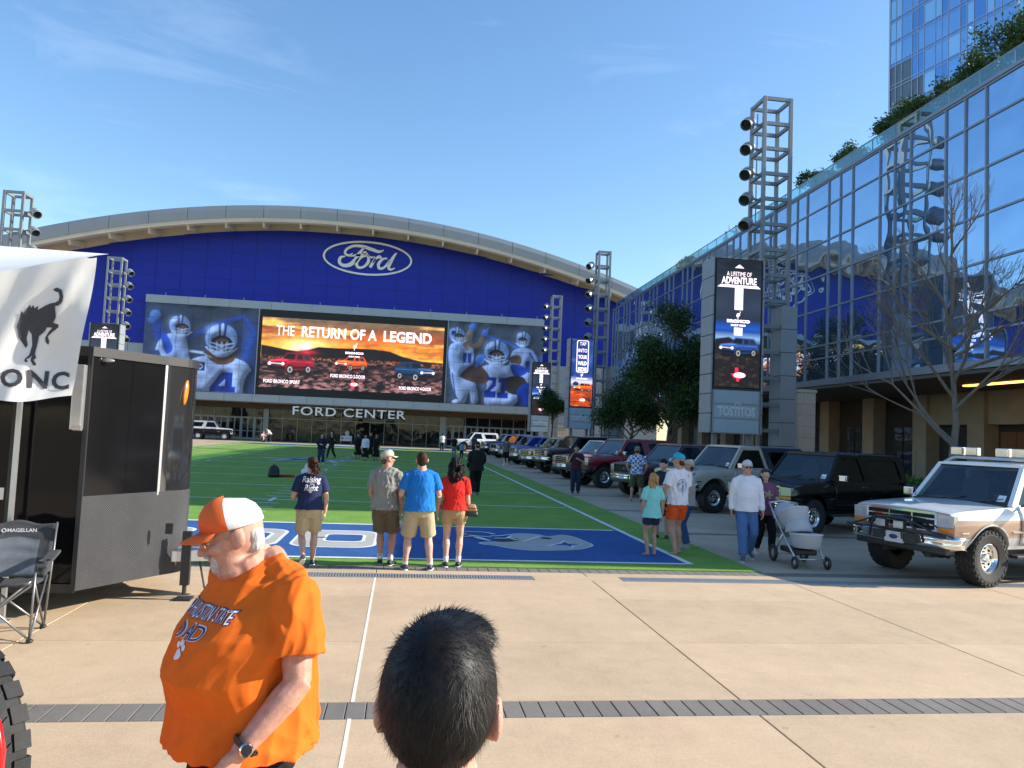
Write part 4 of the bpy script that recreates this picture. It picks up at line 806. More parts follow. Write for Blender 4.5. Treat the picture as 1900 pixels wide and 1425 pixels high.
def enclosure(x, y, w, d, H, label):
    t = thing('tower_enclosure', label, 'cladding', (x, y, 0)); n = int(H/0.9)
    MB().bb(-w/2+0.03, w/2-0.03, -d/2+0.03, d/2-0.03, 0, H-0.02).build('core', M_CLADD, t)
    for k in range(n): MB().bb(-w/2, w/2, -d/2, d/2, H*k/n+0.012, H*(k+1)/n-0.012).build('cladding_panel', M_CLAD, t, bevel=0.008)
enclosure(16.25, 31.2, 0.72, 1.0, 8.05, 'grey clad service column beside the nearest light tower')
enclosure(16.05, 57.9, 0.72, 1.0, 7.6, 'grey clad service column beside the middle light tower')
M_STONE = mat('cream limestone', (0.50, 0.45, 0.36), 0.85, var=0.10, vscale=1.2, bump=0.35, bscale=25); M_MORT = mat('mortar', (0.24, 0.22, 0.18), 0.9, var=0.1)
def stone_pillar(x, y, w, d, H, label):
    t = thing('stone_pillar', label, 'pillar', (x, y, 0), 0, 'limestone block pillars'); MB().bb(-w/2+0.015, w/2-0.015, -d/2+0.015, d/2-0.015, 0, H-0.1).build('mortar_core', M_MORT, t); n = 9; h = (H-0.14)/n
    for k in range(n):
        cut = random.uniform(0.35, 0.65); edges = [-w/2, -w/2+w*cut, w/2] if k % 3 else [-w/2, w/2]
        for a, b in zip(edges[:-1], edges[1:]):
            q = random.uniform(-0.004, 0.004); MB().bb(a+0.006, b-0.006, -d/2+q, d/2-q, h*k+0.006, h*(k+1)-0.006).build('stone_block', M_STONE, t, bevel=0.006)
    MB().bb(-w/2-0.04, w/2+0.04, -d/2-0.04, d/2+0.04, H-0.13, H).build('cap_stone', M_STONE, t, bevel=0.01)
stone_pillar(16.98, 31.3, 1.25, 0.9, 4.5, 'tall cream stone pillar beside the nearest screen pylon')
stone_pillar(16.6, 58.5, 1.15, 0.9, 4.4, 'cream stone pillar beside the middle light tower')
stone_pillar(16.4, 78, 1.15, 0.9, 3.0, 'short cream stone pillar under the small plaza tree')
# ============================================================ TREES
M_BARK = mat('brown bark', (0.10, 0.075, 0.055), 0.9, var=0.3, vscale=9, bump=0.6, bscale=30, stretch=(1, 1, 0.25)); M_BARKG = mat('grey bark', (0.155, 0.135, 0.12), 0.9, var=0.25, vscale=12, bump=0.5, bscale=30, stretch=(1, 1, 0.25))
def leaf_mat(name, col):
    if name in MATS: return MATS[name]
    m = mat(name, col, 0.55, var=0.0); n = m.node_tree.nodes; l = m.node_tree.links; b = n['Principled BSDF']; a = n.new('ShaderNodeVertexColor'); a.layer_name = 'leafcol'
    v = n.new('ShaderNodeVectorMath'); v.operation = 'MULTIPLY'; v.inputs[1].default_value = col; l.new(a.outputs['Color'], v.inputs[0]); l.new(v.outputs[0], b.inputs['Base Color']); b.inputs['Specular IOR Level'].default_value = 0.3
    tr = n.new('ShaderNodeBsdfTranslucent'); mx = n.new('ShaderNodeMixShader'); mx.inputs[0].default_value = 0.28; l.new(v.outputs[0], tr.inputs['Color']); out = n['Material Output']
    l.new(b.outputs[0], mx.inputs[1]); l.new(tr.outputs[0], mx.inputs[2]); l.new(mx.outputs[0], out.inputs[0]); return m
def leaves(centers, spread, per, size, seed, name='crown'):
    """leaf quads scattered round twig tips"""
    r_ = np.random.default_rng(seed); C = np.repeat(np.array(centers), per, 0); N = len(C); P = C+r_.normal(0, 1, (N, 3))*np.array(spread)
    u = r_.normal(0, 1, (N, 3)); u /= np.linalg.norm(u, axis=1)[:, None]; w = r_.normal(0, 1, (N, 3)); w -= u*(u*w).sum(1)[:, None]; w /= np.linalg.norm(w, axis=1)[:, None]
    s = size*r_.uniform(0.6, 1.3, (N, 1)); V = np.stack([P-u*s, P+w*s*0.45, P+u*s, P-w*s*0.45], 1).reshape(-1, 3)
    me = bpy.data.meshes.new(name); me.from_pydata(V.tolist(), [], np.arange(N*4).reshape(-1, 4).tolist())
    at = me.color_attributes.new('leafcol', 'FLOAT_COLOR', 'POINT'); k = r_.uniform(0.65, 1.35, (N, 1)); col = np.concatenate([k*r_.uniform(0.85, 1.25, (N, 1)), k, k*r_.uniform(0.7, 1.1, (N, 1)), np.ones((N, 1))], 1)
    at.data.foreach_set('color', np.repeat(col, 4, 0).ravel()); return me
def branch(mb, p, d, L, r, lev, tips, rnd, up=0.25, spread=0.6, nchild=(3, 4), nseg=4, wig=0.12, minr=0.006, shrink=0.62):
    pts = [Vector(p)]; d = Vector(d).normalized()
    for i in range(nseg):
        d = (d+Vector((rnd.gauss(0, wig), rnd.gauss(0, wig), rnd.gauss(0, wig*0.6)+up*0.12))).normalized(); pts.append(pts[-1]+d*L/nseg)
    mb.tube(pts, [max(minr, r*(1-0.5*i/nseg)) for i in range(nseg+1)], 8 if lev > 2 else (6 if lev > 1 else 4), cap=False)
    if lev <= 0: tips.append(tuple(pts[-1])); tips.append(tuple(pts[-2])); return
    for k in range(rnd.randint(*nchild)):
        i = rnd.randint(max(1, nseg-2), nseg) if k else nseg
        a = d.orthogonal().normalized(); q = Matrix.Rotation(rnd.uniform(0, 6.28), 3, d) @ a
        nd = (d+q*rnd.uniform(spread*0.6, spread*1.3)+Vector((0, 0, up*0.4))).normalized()
        branch(mb, pts[i], nd, L*rnd.uniform(shrink*0.85, shrink*1.15), r*0.50, lev-1, tips, rnd, up, spread, nchild, nseg, wig, minr, shrink)
def tree(name, label, loc, trunk_h, r, L, lev, seed, leafm=None, per=30, lspread=0.25, lsize=0.07, limbs=5, limb_up=0.6, bark=M_BARK, group=None, wig=0.12, shrink=0.62, spread=0.6, scale=1.0, top=0.0, minr=0.006, nchild=(3, 4)):
    t = thing(name, label, 'tree', loc, 0, group); rnd = random.Random(seed); mb = MB(); tips = []
    pts = [(rnd.gauss(0, 0.02)*i, rnd.gauss(0, 0.02)*i, (trunk_h+top)*i/6) for i in range(7)]
    mb.tube([(0, 0, -0.05)]+pts[0:], [r*1.35]+[r*(1.15-0.5*i/6*(1+top/max(trunk_h, 0.1)*0.5)) for i in range(7)], 10)
    for k in range(limbs):
        a = 6.283*k/limbs+rnd.uniform(-0.4, 0.4); f = rnd.uniform(0.0, 1.0); z = trunk_h+top*f*0.95; d = (math.cos(a), math.sin(a), limb_up*rnd.uniform(0.6, 1.5))
        branch(mb, (pts[4][0], pts[4][1], z*0.98), d, L*(1-0.45*f*(top > 0))*rnd.uniform(0.85, 1.15), r*0.42, lev, tips, rnd, wig=wig, shrink=shrink, spread=spread, minr=minr, nchild=nchild)
    if top > 0 or limbs > 3: branch(mb, pts[-1], (0, 0, 1), L*0.8, r*0.5, lev, tips, rnd, wig=wig, shrink=shrink, spread=spread, minr=minr, nchild=nchild)
    tr = mb.build('trunk', bark, t, smooth=True, fix=False)
    if leafm: obj('crown', leaves(tips, (lspread, lspread, lspread*0.8), per, lsize, seed), leafm, t)
    return t
M_LEAF = leaf_mat('oak leaves', (0.034, 0.075, 0.018)); M_LEAF2 = leaf_mat('roof tree leaves', (0.040, 0.085, 0.026)); M_LEAF3 = leaf_mat('hedge leaves', (0.07, 0.19, 0.03))
tree('oak_tree', 'big dense dark green tree left of the nearest screen pylon', (14.2, 39.5, 0), 1.9, 0.17, 1.75, 3, 11, M_LEAF, 24, 0.34, 0.085, 15, 0.9, shrink=0.64, spread=0.55, top=4.2)
tree('oak_tree', 'dark green tree at the pale stone pillar between two screen pylons', (13.9, 71, 0), 2.6, 0.10, 1.25, 3, 5, M_LEAF, 18, 0.26, 0.09, 6, 2.4, top=1.8, spread=0.45)
tree('oak_tree', 'dark green tree set back behind the big tree, under the glass building', (14.2, 46.5, 0), 1.8, 0.14, 1.5, 3, 21, M_LEAF, 22, 0.34, 0.09, 8, 0.9, top=1.2)
tree('bare_tree', 'leafless grey tree behind the white and tan truck', (14.75, 18.9, 0), 2.2, 0.125, 2.15, 4, 4, None, bark=M_BARKG, limbs=13, limb_up=0.85, wig=0.09, shrink=0.63, spread=0.46, top=3.6, minr=0.0038, nchild=(3, 4))
tree('bare_tree', 'small leafless tree between the two right-hand stone pillars', (14.0, 51, 0), 2.3, 0.08, 1.6, 4, 8, None, bark=M_BARKG, limbs=6, limb_up=0.9, wig=0.12, shrink=0.62, spread=0.42, top=1.4, minr=0.005, nchild=(3, 3))
RT = [(-11.3, -2.6, 1.25, 'roof tree farthest right behind the railing, tallest against the hotel tower'), (-9.2, -2.4, 1.15, 'bushy roof tree second from right behind the railing'), (-6.7, -2.2, 1.05, 'round roof tree just right of the hotel tower edge'), (-5.0, -2.0, 0.95, 'roof tree just left of the hotel tower edge'), (-1.4, -1.8, 0.85, 'thin roof tree left of the tower, above the parapet'), (1.2, -1.8, 0.75, 'low roof shrub beside the top of the nearest light tower')]
for i, (s, y, k, lab) in enumerate(RT):
    tree('roof_tree', lab, gbw(s, y, 14.4), 0.70*k, 0.06, 0.85*k, 2, 30+i, M_LEAF2, 40, 0.17*k, 0.075, 6, 1.8, group='trees planted along the roof terrace', shrink=0.66)
def hedge(name, label, box, n, m, seed, dens=0.07, parent=None):
    x0, x1, y0, y1, z0, z1 = box; r_ = np.random.default_rng(seed); P = np.stack([r_.uniform(x0, x1, n), r_.uniform(y0, y1, n), z0+(z1-z0)*r_.uniform(0, 1, n)**0.6], 1)
    me = leaves(P, (0.05, 0.05, 0.05), 1, dens, seed, 'foliage')
    if parent is not None: return obj('foliage', me, m, parent)
    t = thing(name, label, 'hedge', (0, 0, 0)); obj('foliage', me, m, t); MB().bb(x0+0.12, x1-0.12, y0+0.12, y1-0.12, 0, z1-0.15).build('stems', M_BARK, t); return t
hedge('hedge', 'clipped green hedge behind the black and white trucks', (14.3, 15.3, 12.5, 24, 0, 1.25), 9000, M_LEAF3, 3)
hedge('', '', (-1.3, 1.3, -0.3, 0.3, 0.5, 1.25), 1800, M_LEAF2, 5, 0.06, pl)
# ============================================================ VEHICLES
def paint(name, col, rough=0.28): return mat('paint '+name, col, rough, 0.0, var=0.05, vscale=1.5, coat=0.8)
M_CHROME = mat('chrome', (0.78, 0.79, 0.80), 0.09, 1.0, var=0.03); M_RUB = mat('tyre rubber', (0.018, 0.018, 0.019), 0.75, var=0.25, vscale=14, bump=0.2, bscale=50); M_PLAST = mat('black trim', (0.022, 0.022, 0.023), 0.5, var=0.1)
M_HEAD = mat('headlamp lens', (0.52, 0.50, 0.46), 0.08, 0.35, var=0.15, vscale=9, coat=1.0); M_AMB = mat('amber lens', (0.62, 0.19, 0.02), 0.12, var=0.1, coat=1.0); M_TAIL = mat('red lens', (0.35, 0.015, 0.012), 0.15, var=0, coat=1.0)
M_WSG = clear_glass('windscreen glass', (0.46, 0.54, 0.54), 0.10); M_TINT = clear_glass('tinted glass', (0.10, 0.12, 0.12), 0.03); M_SEAT = mat('seat cloth', (0.09, 0.085, 0.08), 0.9); M_PLATE = mat('licence plate', (0.55, 0.55, 0.56), 0.5, var=0.1); M_STICK = mat('white sticker', (0.7, 0.72, 0.75), 0.6, var=0)
M_BADGE = mat('blue badge', (0.02, 0.04, 0.16), 0.3, var=0)
WH = {}
def wheel_meshes(rt, w=0.30):
    key = (rt, w)
    if key in WH: return WH[key]
    rr = min(0.215, rt*0.5); h = w/2
    ty = MB().lathe([(rr,-h*0.72),(rr+0.03,-h*0.86),(rt*0.80,-h),(rt*0.93,-h*0.96),(rt*0.975,-h*0.82),(rt*0.978,0),(rt*0.975,h*0.82),(rt*0.93,h*0.96),(rt*0.80,h),(rr+0.03,h*0.86),(rr,h*0.72)], (0,0,0), (0,1,0), 40)
    n = 26
    for k in range(n):
        for row, (yc, hw_, off) in enumerate(((-h*0.74, h*0.23, 0), (-h*0.24, h*0.20, 0.5), (h*0.24, h*0.20, 0), (h*0.74, h*0.23, 0.5))):
            a = 6.28318*(k+off)/n; da = 6.28318/n*0.33; tw = 0.25 if row in (1, 2) else 0.0
            v = []
            for r_ in (rt*0.965, rt*1.0):
                for (s, y_) in ((-1, yc-hw_), (1, yc-hw_), (1, yc+hw_), (-1, yc+hw_)):
                    aa = a+s*da+tw*(y_-yc)/h*(1 if row == 1 else -1); v.append((r_*math.cos(aa), y_, r_*math.sin(aa)))
            ty.add(v, [(4,5,6,7),(0,1,5,4),(1,2,6,5),(2,3,7,6),(3,0,4,7)])
        a = 6.28318*k/n                                             # shoulder lugs
        for s in (-1, 1): ty.add([(rt*q*math.cos(a+e), s*h*b, rt*q*math.sin(a+e)) for q, b in ((0.86, 1.0), (0.95, 1.0), (0.95, 1.035), (0.86, 1.03)) for e in (-0.07, 0.07)], [(4,5,3,2),(6,7,5,4),(0,1,7,6),(0,6,4,2),(1,3,5,7)])
    tm = ty.mesh('tyre')
    rm = MB().lathe([(rr,-h*0.7),(rr+0.012,-h*0.74),(rr,-h*0.62),(rr*0.9,-h*0.5),(rr*0.86,h*0.45),(rr*0.9,h*0.62),(rr+0.012,h*0.78),(rr+0.002,h*0.8),(rr*0.93,h*0.68),(rr*0.86,h*0.40),(rr*0.62,h*0.30),(rr*0.34,h*0.36),(rr*0.30,h*0.62),(rr*0.22,h*0.68),(0.0,h*0.68)], (0,0,0), (0,1,0), 32)
    rme = rm.mesh('wheel'); angle_smooth(rme, 40)
    hl = MB()
    for k in range(8):
        a = 6.28318*k/8; c = Vector((rr*0.74*math.cos(a), h*0.37, rr*0.74*math.sin(a))); hl.lathe([(0.0, 0.0), (rr*0.13, -0.002)], c, (0, 1, 0), 10)
    for k in range(5):
        a = 6.28318*k/5; c = Vector((rr*0.45*math.cos(a), h*0.33, rr*0.45*math.sin(a))); hl.tube([c, c+Vector((0, 0.02, 0))], 0.011, 6)
    WH[key] = (rme, tm, hl.mesh('wheel_holes')); return WH[key]
def add_wheel(parent, x, y, z, rt, side, rimm=None, w=0.30, steer=0.0):
    rme, tm, hm = wheel_meshes(rt, w); rot = (0, 0, (0 if side > 0 else math.pi)+steer)
    o = obj('wheel', rme, None, parent, (x, y, z), rot)
    if len(rme.materials) == 0: rme.materials.append(M_CHROME)
    if rimm: o.material_slots[0].link = 'OBJECT'; o.material_slots[0].material = rimm
    obj('tyre', tm, M_RUB, o); obj('wheel_holes', hm, M_BLACK, o); return o
def holed(outline, hole, fn, th_fn, name, m, parent):
    """panel with a window hole: outline and hole in 2-D; fn(u, v, d) to 3-D"""
    bm = bmesh.new(); loops = []
    for P in ([outline, hole] if hole else [outline]):
        vs_ = [bm.verts.new((p[0], p[1], 0)) for p in P]; loops += [bm.edges.new((vs_[i], vs_[(i+1) % len(vs_)])) for i in range(len(vs_))]
    bmesh.ops.triangle_fill(bm, edges=loops, use_beauty=True, use_dissolve=False)
    g_ = bmesh.ops.extrude_face_region(bm, geom=bm.faces[:]); nv = {e for e in g_['geom'] if isinstance(e, bmesh.types.BMVert)}
    for v in bm.verts: v.co = Vector(fn(v.co.x, v.co.y, th_fn if v in nv else 0.0))
    bmesh.ops.recalc_face_normals(bm, faces=bm.faces); me = bpy.data.meshes.new(name); bm.to_mesh(me); bm.free(); return obj(name, me, m, parent)
def rpoly(P, r=0.05, n=3):
    """round the corners of a polygon"""
    out = []; m = len(P)
    for i in range(m):
        p = np.array(P[i], float); a = np.array(P[i-1], float)-p; b = np.array(P[(i+1) % m], float)-p; ra = min(r, 0.45*np.linalg.norm(a)); rb = min(r, 0.45*np.linalg.norm(b)); a = p+a/np.linalg.norm(a)*ra; b = p+b/np.linalg.norm(b)*rb
        for k in range(n+1): t = k/n; out.append(tuple((1-t)**2*a+2*t*(1-t)*p+t*t*b))
    return out
def bronco(label, loc, ang, up, mid=None, low=None, cap=None, lift=0.0, rt=0.40, grille='chrome', rack=None, bull=False, mirror=None, windowframe=None, group='off-road trucks parked along the turf', bumper=None, name='parked_truck', sticker=True, rim=None, splits=(0.80, 1.02)):
    t = thing(name, label, 'truck', (loc[0], loc[1], 0), ang, group); B = lift+rt-0.38; zw = 0.42
    mid = mid or up; low = low or mid; cap = cap or up; bumper = bumper or M_CHROME
    XF, XR, XA, XB = 2.2, -2.34, 1.42, -1.24
    def hw(z): return np.interp(z, [0.5, 0.62, 0.80, 0.95, 1.06, 1.15, 1.20], [0.90, 0.955, 0.99, 1.0, 0.985, 0.955, 0.91])
    def ztop(x): return 1.195 if x < 0.85 else 1.195-0.075*(x-0.85)/1.35-0.03*max(0, (x-1.9)/0.3)**2
    def zbot(x):
        z = 0.53
        for xa in (XA, XB):
            if abs(x-xa) < 0.50: z = max(z, zw+math.sqrt(max(0, 0.50**2-(x-xa)**2)))
        return z
    xs = sorted(set([round(XR+i*(XF-XR)/62, 4) for i in range(63)]+[XA-0.49, XA+0.49, XB-0.49, XB+0.49, XA-0.499, XA+0.499, XB-0.499, XB+0.499]))
    b = MB(); nl = 9; rings_ = []
    for x in xs:
        zb_, zt_ = zbot(x), ztop(x); tap = 1.0-0.045*max(0, (x-1.6)/0.6)**2-0.03*max(0, (-1.9-x)/0.44)**2
        zs = [max(zb_, min(q, zt_-0.03)) for q in (0.5, 0.60, 0.66, splits[0], 0.90, splits[1], 1.08)]+[max(zb_, zt_-0.022), zt_]; zs[1] = max(zs[1], zb_+0.03)
        lip = [0.018 if zb_ > 0.56 and q < 2 else 0.0 for q in range(nl)]
        side_ = [(float(hw(0.5+(z-0.5)*0.7/(zt_-0.5)))*tap+lp, z) for z, lp in zip(zs, lip)]
        ring_ = [(-0.70, zb_+0.0)]+[(-y, z) for y, z in side_]+[(-0.55, zt_+0.022), (0, zt_+0.03), (0.55, zt_+0.022)]+[(y, z) for y, z in reversed(side_)]+[(0.70, zb_)]
        rings_.append([(x, y, z+B) for y, z in ring_])
    nr = len(rings_[0])
    for r_ in rings_: b.v += r_
    for i in range(len(xs)-1):
        for j in range(nr-1):
            k = i*nr+j; jj = j-1 if j <= nl else nr-3-j
            b.f.append((k, k+1, k+nr+1, k+nr)); b.mi.append(2 if jj < 3 else (1 if jj < 5 else 0))
    b.f += [tuple(range(nr)), tuple((len(xs)-1)*nr+j for j in reversed(range(nr)))]; b.mi += [1, 1]
    body = b.build('body', [up, mid, low], t, smooth=True); angle_smooth(body.data, 32)
    MB().bb(XR+0.1, XF-0.1, -0.74, 0.74, 0.50+B, 1.0+B).build('underbody', M_PLAST, t)
    ch = MB().bb(-2.2, 2.1, -0.45, -0.35, 0.36+B, 0.5+B).bb(-2.2, 2.1, 0.35, 0.45, 0.36+B, 0.5+B)
    for xa in (XA, XB): ch.tube([(xa, -0.8, rt), (xa, -0.2, rt), (xa, -0.15, rt), (xa, 0.15, rt), (xa, 0.2, rt), (xa, 0.8, rt)], [0.05, 0.05, 0.13, 0.13, 0.05, 0.05], 10)
    ch.tube([(XA+0.3, -0.5, rt+0.05), (XA+0.3, 0.5, rt-0.05)], 0.025, 6)
    for s in (-1, 1): ch.bar((XA, s*0.45, rt), (XA-0.1, s*0.5, 0.6+B), 0.07); ch.bar((XB, s*0.45, rt), (XB-0.1, s*0.5, 0.6+B), 0.07)
    ch.build('chassis', M_PLAST, t)
    # hood panel, cowl
    hd = MB(); hx = [0.88+i*(2.17-0.88)/8 for i in range(9)]; hy = [-0.86, -0.55, -0.2, 0, 0.2, 0.55, 0.86]
    for x in hx:
        for y in hy: hd.v.append((x, y*(1-0.04*max(0, (x-1.7)/0.47)), ztop(x)+B+0.034-0.028*abs(y/0.86)**3+(0.012 if abs(y) < 0.3 and x < 2.0 else 0)))
    for i in range(8):
        for j in range(6): k = i*7+j; hd.f.append((k, k+7, k+8, k+1)); hd.mi.append(0)
    for i in (0, 8):
        k0 = len(hd.v); hd.v += [(hx[i], y, ztop(hx[i])+B-0.02) for y in (-0.86, 0.86)]; hd.f.append((i*7+0, i*7+1, i*7+2, i*7+3, i*7+4, i*7+5, i*7+6, k0+1, k0)); hd.mi.append(0)
    ho = hd.build('hood', up, t, smooth=True); angle_smooth(ho.data, 40)
    MB().bb(0.74, 0.88, -0.84, 0.84, 1.19+B, 1.225+B).build('cowl', M_PLAST, t)
    # doors (thin panels following the body side), handles, side trim
    for s in (-1, 1):
        d = MB(); X = [-0.63, -0.58, 0.0, 0.64, 0.70]; Z = sorted([0.60, 0.68, splits[0], 0.90, splits[1], 1.10, 1.165, 1.19])
        for x in X:
            for z in Z: d.v.append((x, s*(float(hw(0.5+(z-0.5)*0.7/0.695))+0.006), z+B))
        for i in range(len(X)-1):
            for j in range(len(Z)-1):
                k = i*len(Z)+j; zc = (Z[j]+Z[j+1])/2; d.f.append((k, k+1, k+len(Z)+1, k+len(Z)) if s < 0 else (k, k+len(Z), k+len(Z)+1, k+1)); d.mi.append(2 if zc < splits[0] else (1 if zc < splits[1] else 0))
        do = d.build('door', [up, mid, low], t, smooth=True, fix=False); so = do.modifiers.new('thick', 'SOLIDIFY'); so.thickness = 0.012; so.offset = -1
        MB().bb(-0.52, -0.36, s*0.985-0.015, s*0.985+0.03 if s > 0 else s*0.985+0.015, 1.07+B, 1.10+B).build('handle', M_CHROME, do) if s > 0 else MB().bb(-0.52, -0.36, -1.015, -0.97, 1.07+B, 1.10+B).build('handle', M_CHROME, do)
        tr = MB()
        for a, c in ((-0.72, 0.9), (XR+0.05, XB-0.52), (XA+0.52, 2.1)): tr.bb(a, c, s*0.992-0.006, s*0.992+0.012 if s > 0 else s*0.992+0.006, 0.80+B, 0.825+B) if s > 0 else tr.bb(a, c, -1.006, -0.985, 0.80+B, 0.825+B)
        tr.build('side_trim', M_CHROME if grille == 'chrome' else M_PLAST, t); MB().bb(0.99, 1.16, s*0.985-0.002 if s > 0 else -0.99, 0.992 if s > 0 else -0.983, 0.94+B, 0.985+B).build('badge', M_CHROME, t)
        MB().bb(-0.72, 0.88, s*0.98-0.07, s*0.98+0.07, 0.40+B, 0.45+B).build('running_board', M_PLAST, t, bevel=0.015)
        m_ = MB().box((0.60, s*1.14, 1.30+B), (0.10, 0.21, 0.15)).build('mirror', mirror or M_CHROME, t, bevel=0.025); MB().bar((0.60, s*0.93, 1.22+B), (0.60, s*1.08, 1.27+B), 0.035).build('mirror_arm', M_PLAST, m_)
    # greenhouse
    def hy_(z): return 0.915-0.155*(z-1.19)/0.66
    fr = windowframe or up
    for s in (-1, 1):
        fn = lambda u, v, d_, s=s: (u, s*(hy_(v)-d_), v+B)
        holed([(0.82, 1.19), (0.30, 1.83), (0.20, 1.85), (-0.50, 1.85), (-0.70, 1.19)], rpoly([(0.64, 1.235), (0.215, 1.765), (-0.43, 1.775), (-0.57, 1.235)], 0.04), fn, 0.05, 'cab_side', fr, t)
        holed([(-0.505, 1.85), (-2.14, 1.845), (-2.24, 1.78), (-2.33, 1.19), (-0.705, 1.19)], rpoly([(-0.93, 1.27), (-0.74, 1.73), (-2.00, 1.73), (-2.11, 1.27)], 0.08), fn, 0.05, 'hardtop_side', cap, t)
        for nm, P in (('side_window', [(0.66, 1.22), (0.215, 1.775), (-0.44, 1.785), (-0.58, 1.22)]), ('rear_side_window', [(-0.95, 1.25), (-0.75, 1.745), (-2.01, 1.745), (-2.13, 1.25)])):
            g_ = MB(); g_.add([(u, s*(hy_(v)-0.028), v+B) for u, v in P], [(0, 1, 2, 3)]); g_.build(nm, M_TINT, t, fix=False)
    def roofmesh(x0, x1, z, m, nm, front_drop=0.0):
        r_ = MB(); X = [x0, x0+(x1-x0)*0.04, x0+(x1-x0)*0.5, x0+(x1-x0)*0.96, x1]; Y = [-0.775, -0.745, -0.66, -0.3, 0, 0.3, 0.66, 0.745, 0.775]; dz = [0, 0.03, 0.05, 0.062, 0.065, 0.062, 0.05, 0.03, 0]
        for i, x in enumerate(X):
            e = -0.022 if i in (0, 4) else 0
            for y, q in zip(Y, dz): r_.v.append((x, y, z+B+q+(e if q > 0.02 else 0)))
        for i in range(4):
            for j in range(8): k = i*9+j; r_.f.append((k, k+1, k+10, k+9)); r_.mi.append(0)
        o_ = r_.build(nm, m, t, smooth=True, fix=True); so = o_.modifiers.new('thick', 'SOLIDIFY'); so.thickness = 0.03; so.offset = -1; return o_
    roofmesh(-0.51, 0.30, 1.835, up, 'roof'); roofmesh(-2.18, -0.515, 1.84, cap, 'hardtop')
    wf = MB()
    for s in (-1, 1): wf.bar((0.80, s*0.885, 1.20+B), (0.27, s*0.745, 1.85+B), 0.075, 0.055, up=(1, 0, 0.6))
    wf.bar((0.275, -0.74, 1.85+B), (0.275, 0.74, 1.85+B), 0.07, 0.045); wf.build('windscreen_frame', fr, t)
    k = 0.012; MB().add([(0.80, -0.85, 1.215+B), (0.80, 0.85, 1.215+B), (0.29, 0.715, 1.84+B), (0.29, -0.715, 1.84+B)], [(0, 1, 2, 3)]).build('windscreen', M_WSG, t, fix=False)
    gs = MB()
    for P in ([(-0.85, 1.215), (0.85, 1.215), (0.84, 1.25), (-0.84, 1.25)], [(-0.74, 1.81), (0.74, 1.81), (0.72, 1.842), (-0.72, 1.842)]): gs.add([(0.803-0.51*(z-1.215)/0.625+0.008, y, z+B+0.003) for y, z in P], [(0, 1, 2, 3)])
    gs.build('windscreen_seal', M_PLAST, t, fix=False)
    for a, c in ((-0.45, 0.05), (0.25, 0.72)): wp = MB().bar((0.835, a, 1.235+B), (0.735, c, 1.315+B), 0.018, 0.012); wp.bar((0.85, a, 1.21+B), (0.79, (a+c)/2, 1.275+B), 0.016, 0.012); wp.build('wiper', M_PLAST, t)
    if sticker: MB().add([(0.803-0.51*(z-1.215)/0.625-0.004+0.012, y, z+B) for y, z in ((0.62, 1.27), (0.76, 1.27), (0.75, 1.37), (0.62, 1.37))], [(0, 1, 2, 3)]).build('registration_sticker', M_STICK, t, fix=False)
    MB().add([(-2.335, -0.8, 1.25+B), (-2.335, 0.8, 1.25+B), (-2.2, 0.68, 1.76+B), (-2.2, -0.68, 1.76+B)], [(0, 1, 2, 3)]).build('rear_window', M_TINT, t, fix=False)
    inn = MB()
    for y in (-0.42, 0.42): inn.box((-0.25, y, 1.28+B), (0.16, 0.5, 0.62), Matrix.Rotation(-0.2, 3, 'Y')); inn.box((0.0, y, 1.02+B), (0.5, 0.5, 0.16)); inn.box((-0.31, y, 1.66+B), (0.09, 0.26, 0.15))
    inn.box((-1.35, 0, 1.28+B), (0.16, 1.3, 0.6)); inn.box((0.62, 0, 1.14+B), (0.36, 1.6, 0.16)); inn.build('seats', M_SEAT, t)
    sw = MB(); P = [Vector((0.36+0.05*math.sin(a), 0.42+0.19*math.cos(a), 1.22+B+0.18*math.sin(a))) for a in [i*0.3927 for i in range(17)]]; sw.tube(P, 0.014, 6, cap=False); sw.build('steering_wheel', M_PLAST, t)
    # front end
    gm = M_CHROME if grille == 'chrome' else M_PLAST; x = 2.195; f = lambda u, v, d_: (x+d_, u, v+B)
    MB().bb(x-0.02, x+0.006, -0.63, 0.63, 0.80+B, 1.075+B).build('grille_back', M_BLACK, t); gr = MB()
    for z in (0.80, 1.075): gr.bb(x-0.01, x+0.035, -0.645, 0.645, z-0.018+B, z+0.018+B)
    for y in (-0.645, 0.645): gr.bb(x-0.008, x+0.033, y-0.02, y+0.02, 0.80+B, 1.075+B)
    for z in (0.893, 0.983): gr.bb(x-0.006, x+0.026, -0.63, 0.63, z-0.011+B, z+0.011+B)
    for y in (-0.215, 0.215): gr.bb(x-0.004, x+0.028, y-0.012, y+0.012, 0.80+B, 1.075+B)
    gr.build('grille', gm, t); ov = MB(); ov.add([(x+0.03, 0, 0.938+B)]+[(x+0.03, 0.10*math.cos(a), 0.938+B+0.038*math.sin(a)) for a in [i*0.3307 for i in range(19)]], [(0, i+1, (i+1) % 19+1) for i in range(19)]); ov.build('oval_badge', M_BADGE, t, fix=False)
    for s in (-1, 1):
        sg = 1 if s > 0 else -1
        hb = MB().prism([(s*0.675, 0.87), (s*0.94, 0.88), (s*0.945, 1.06), (s*0.675, 1.075)], lambda u, v, d_: (x+0.02-0.025*abs(abs(u)-0.67)/0.27+d_, u, v+B), -0.08, 0.022); ho = hb.build('headlight', M_HEAD, t, bevel=0.008)
        MB().prism([(s*0.675, 0.785), (s*0.94, 0.79), (s*0.94, 0.868), (s*0.675, 0.862)], lambda u, v, d_: (x+0.02-0.025*abs(abs(u)-0.67)/0.27+d_, u, v+B), -0.08, 0.018).build('turn_signal', M_AMB, t, bevel=0.006)
        MB().bb(x-0.06, x+0.04, s*0.66-0.014, s*0.66+0.014, 0.78+B, 1.08+B).build('headlight_trim', gm, t)
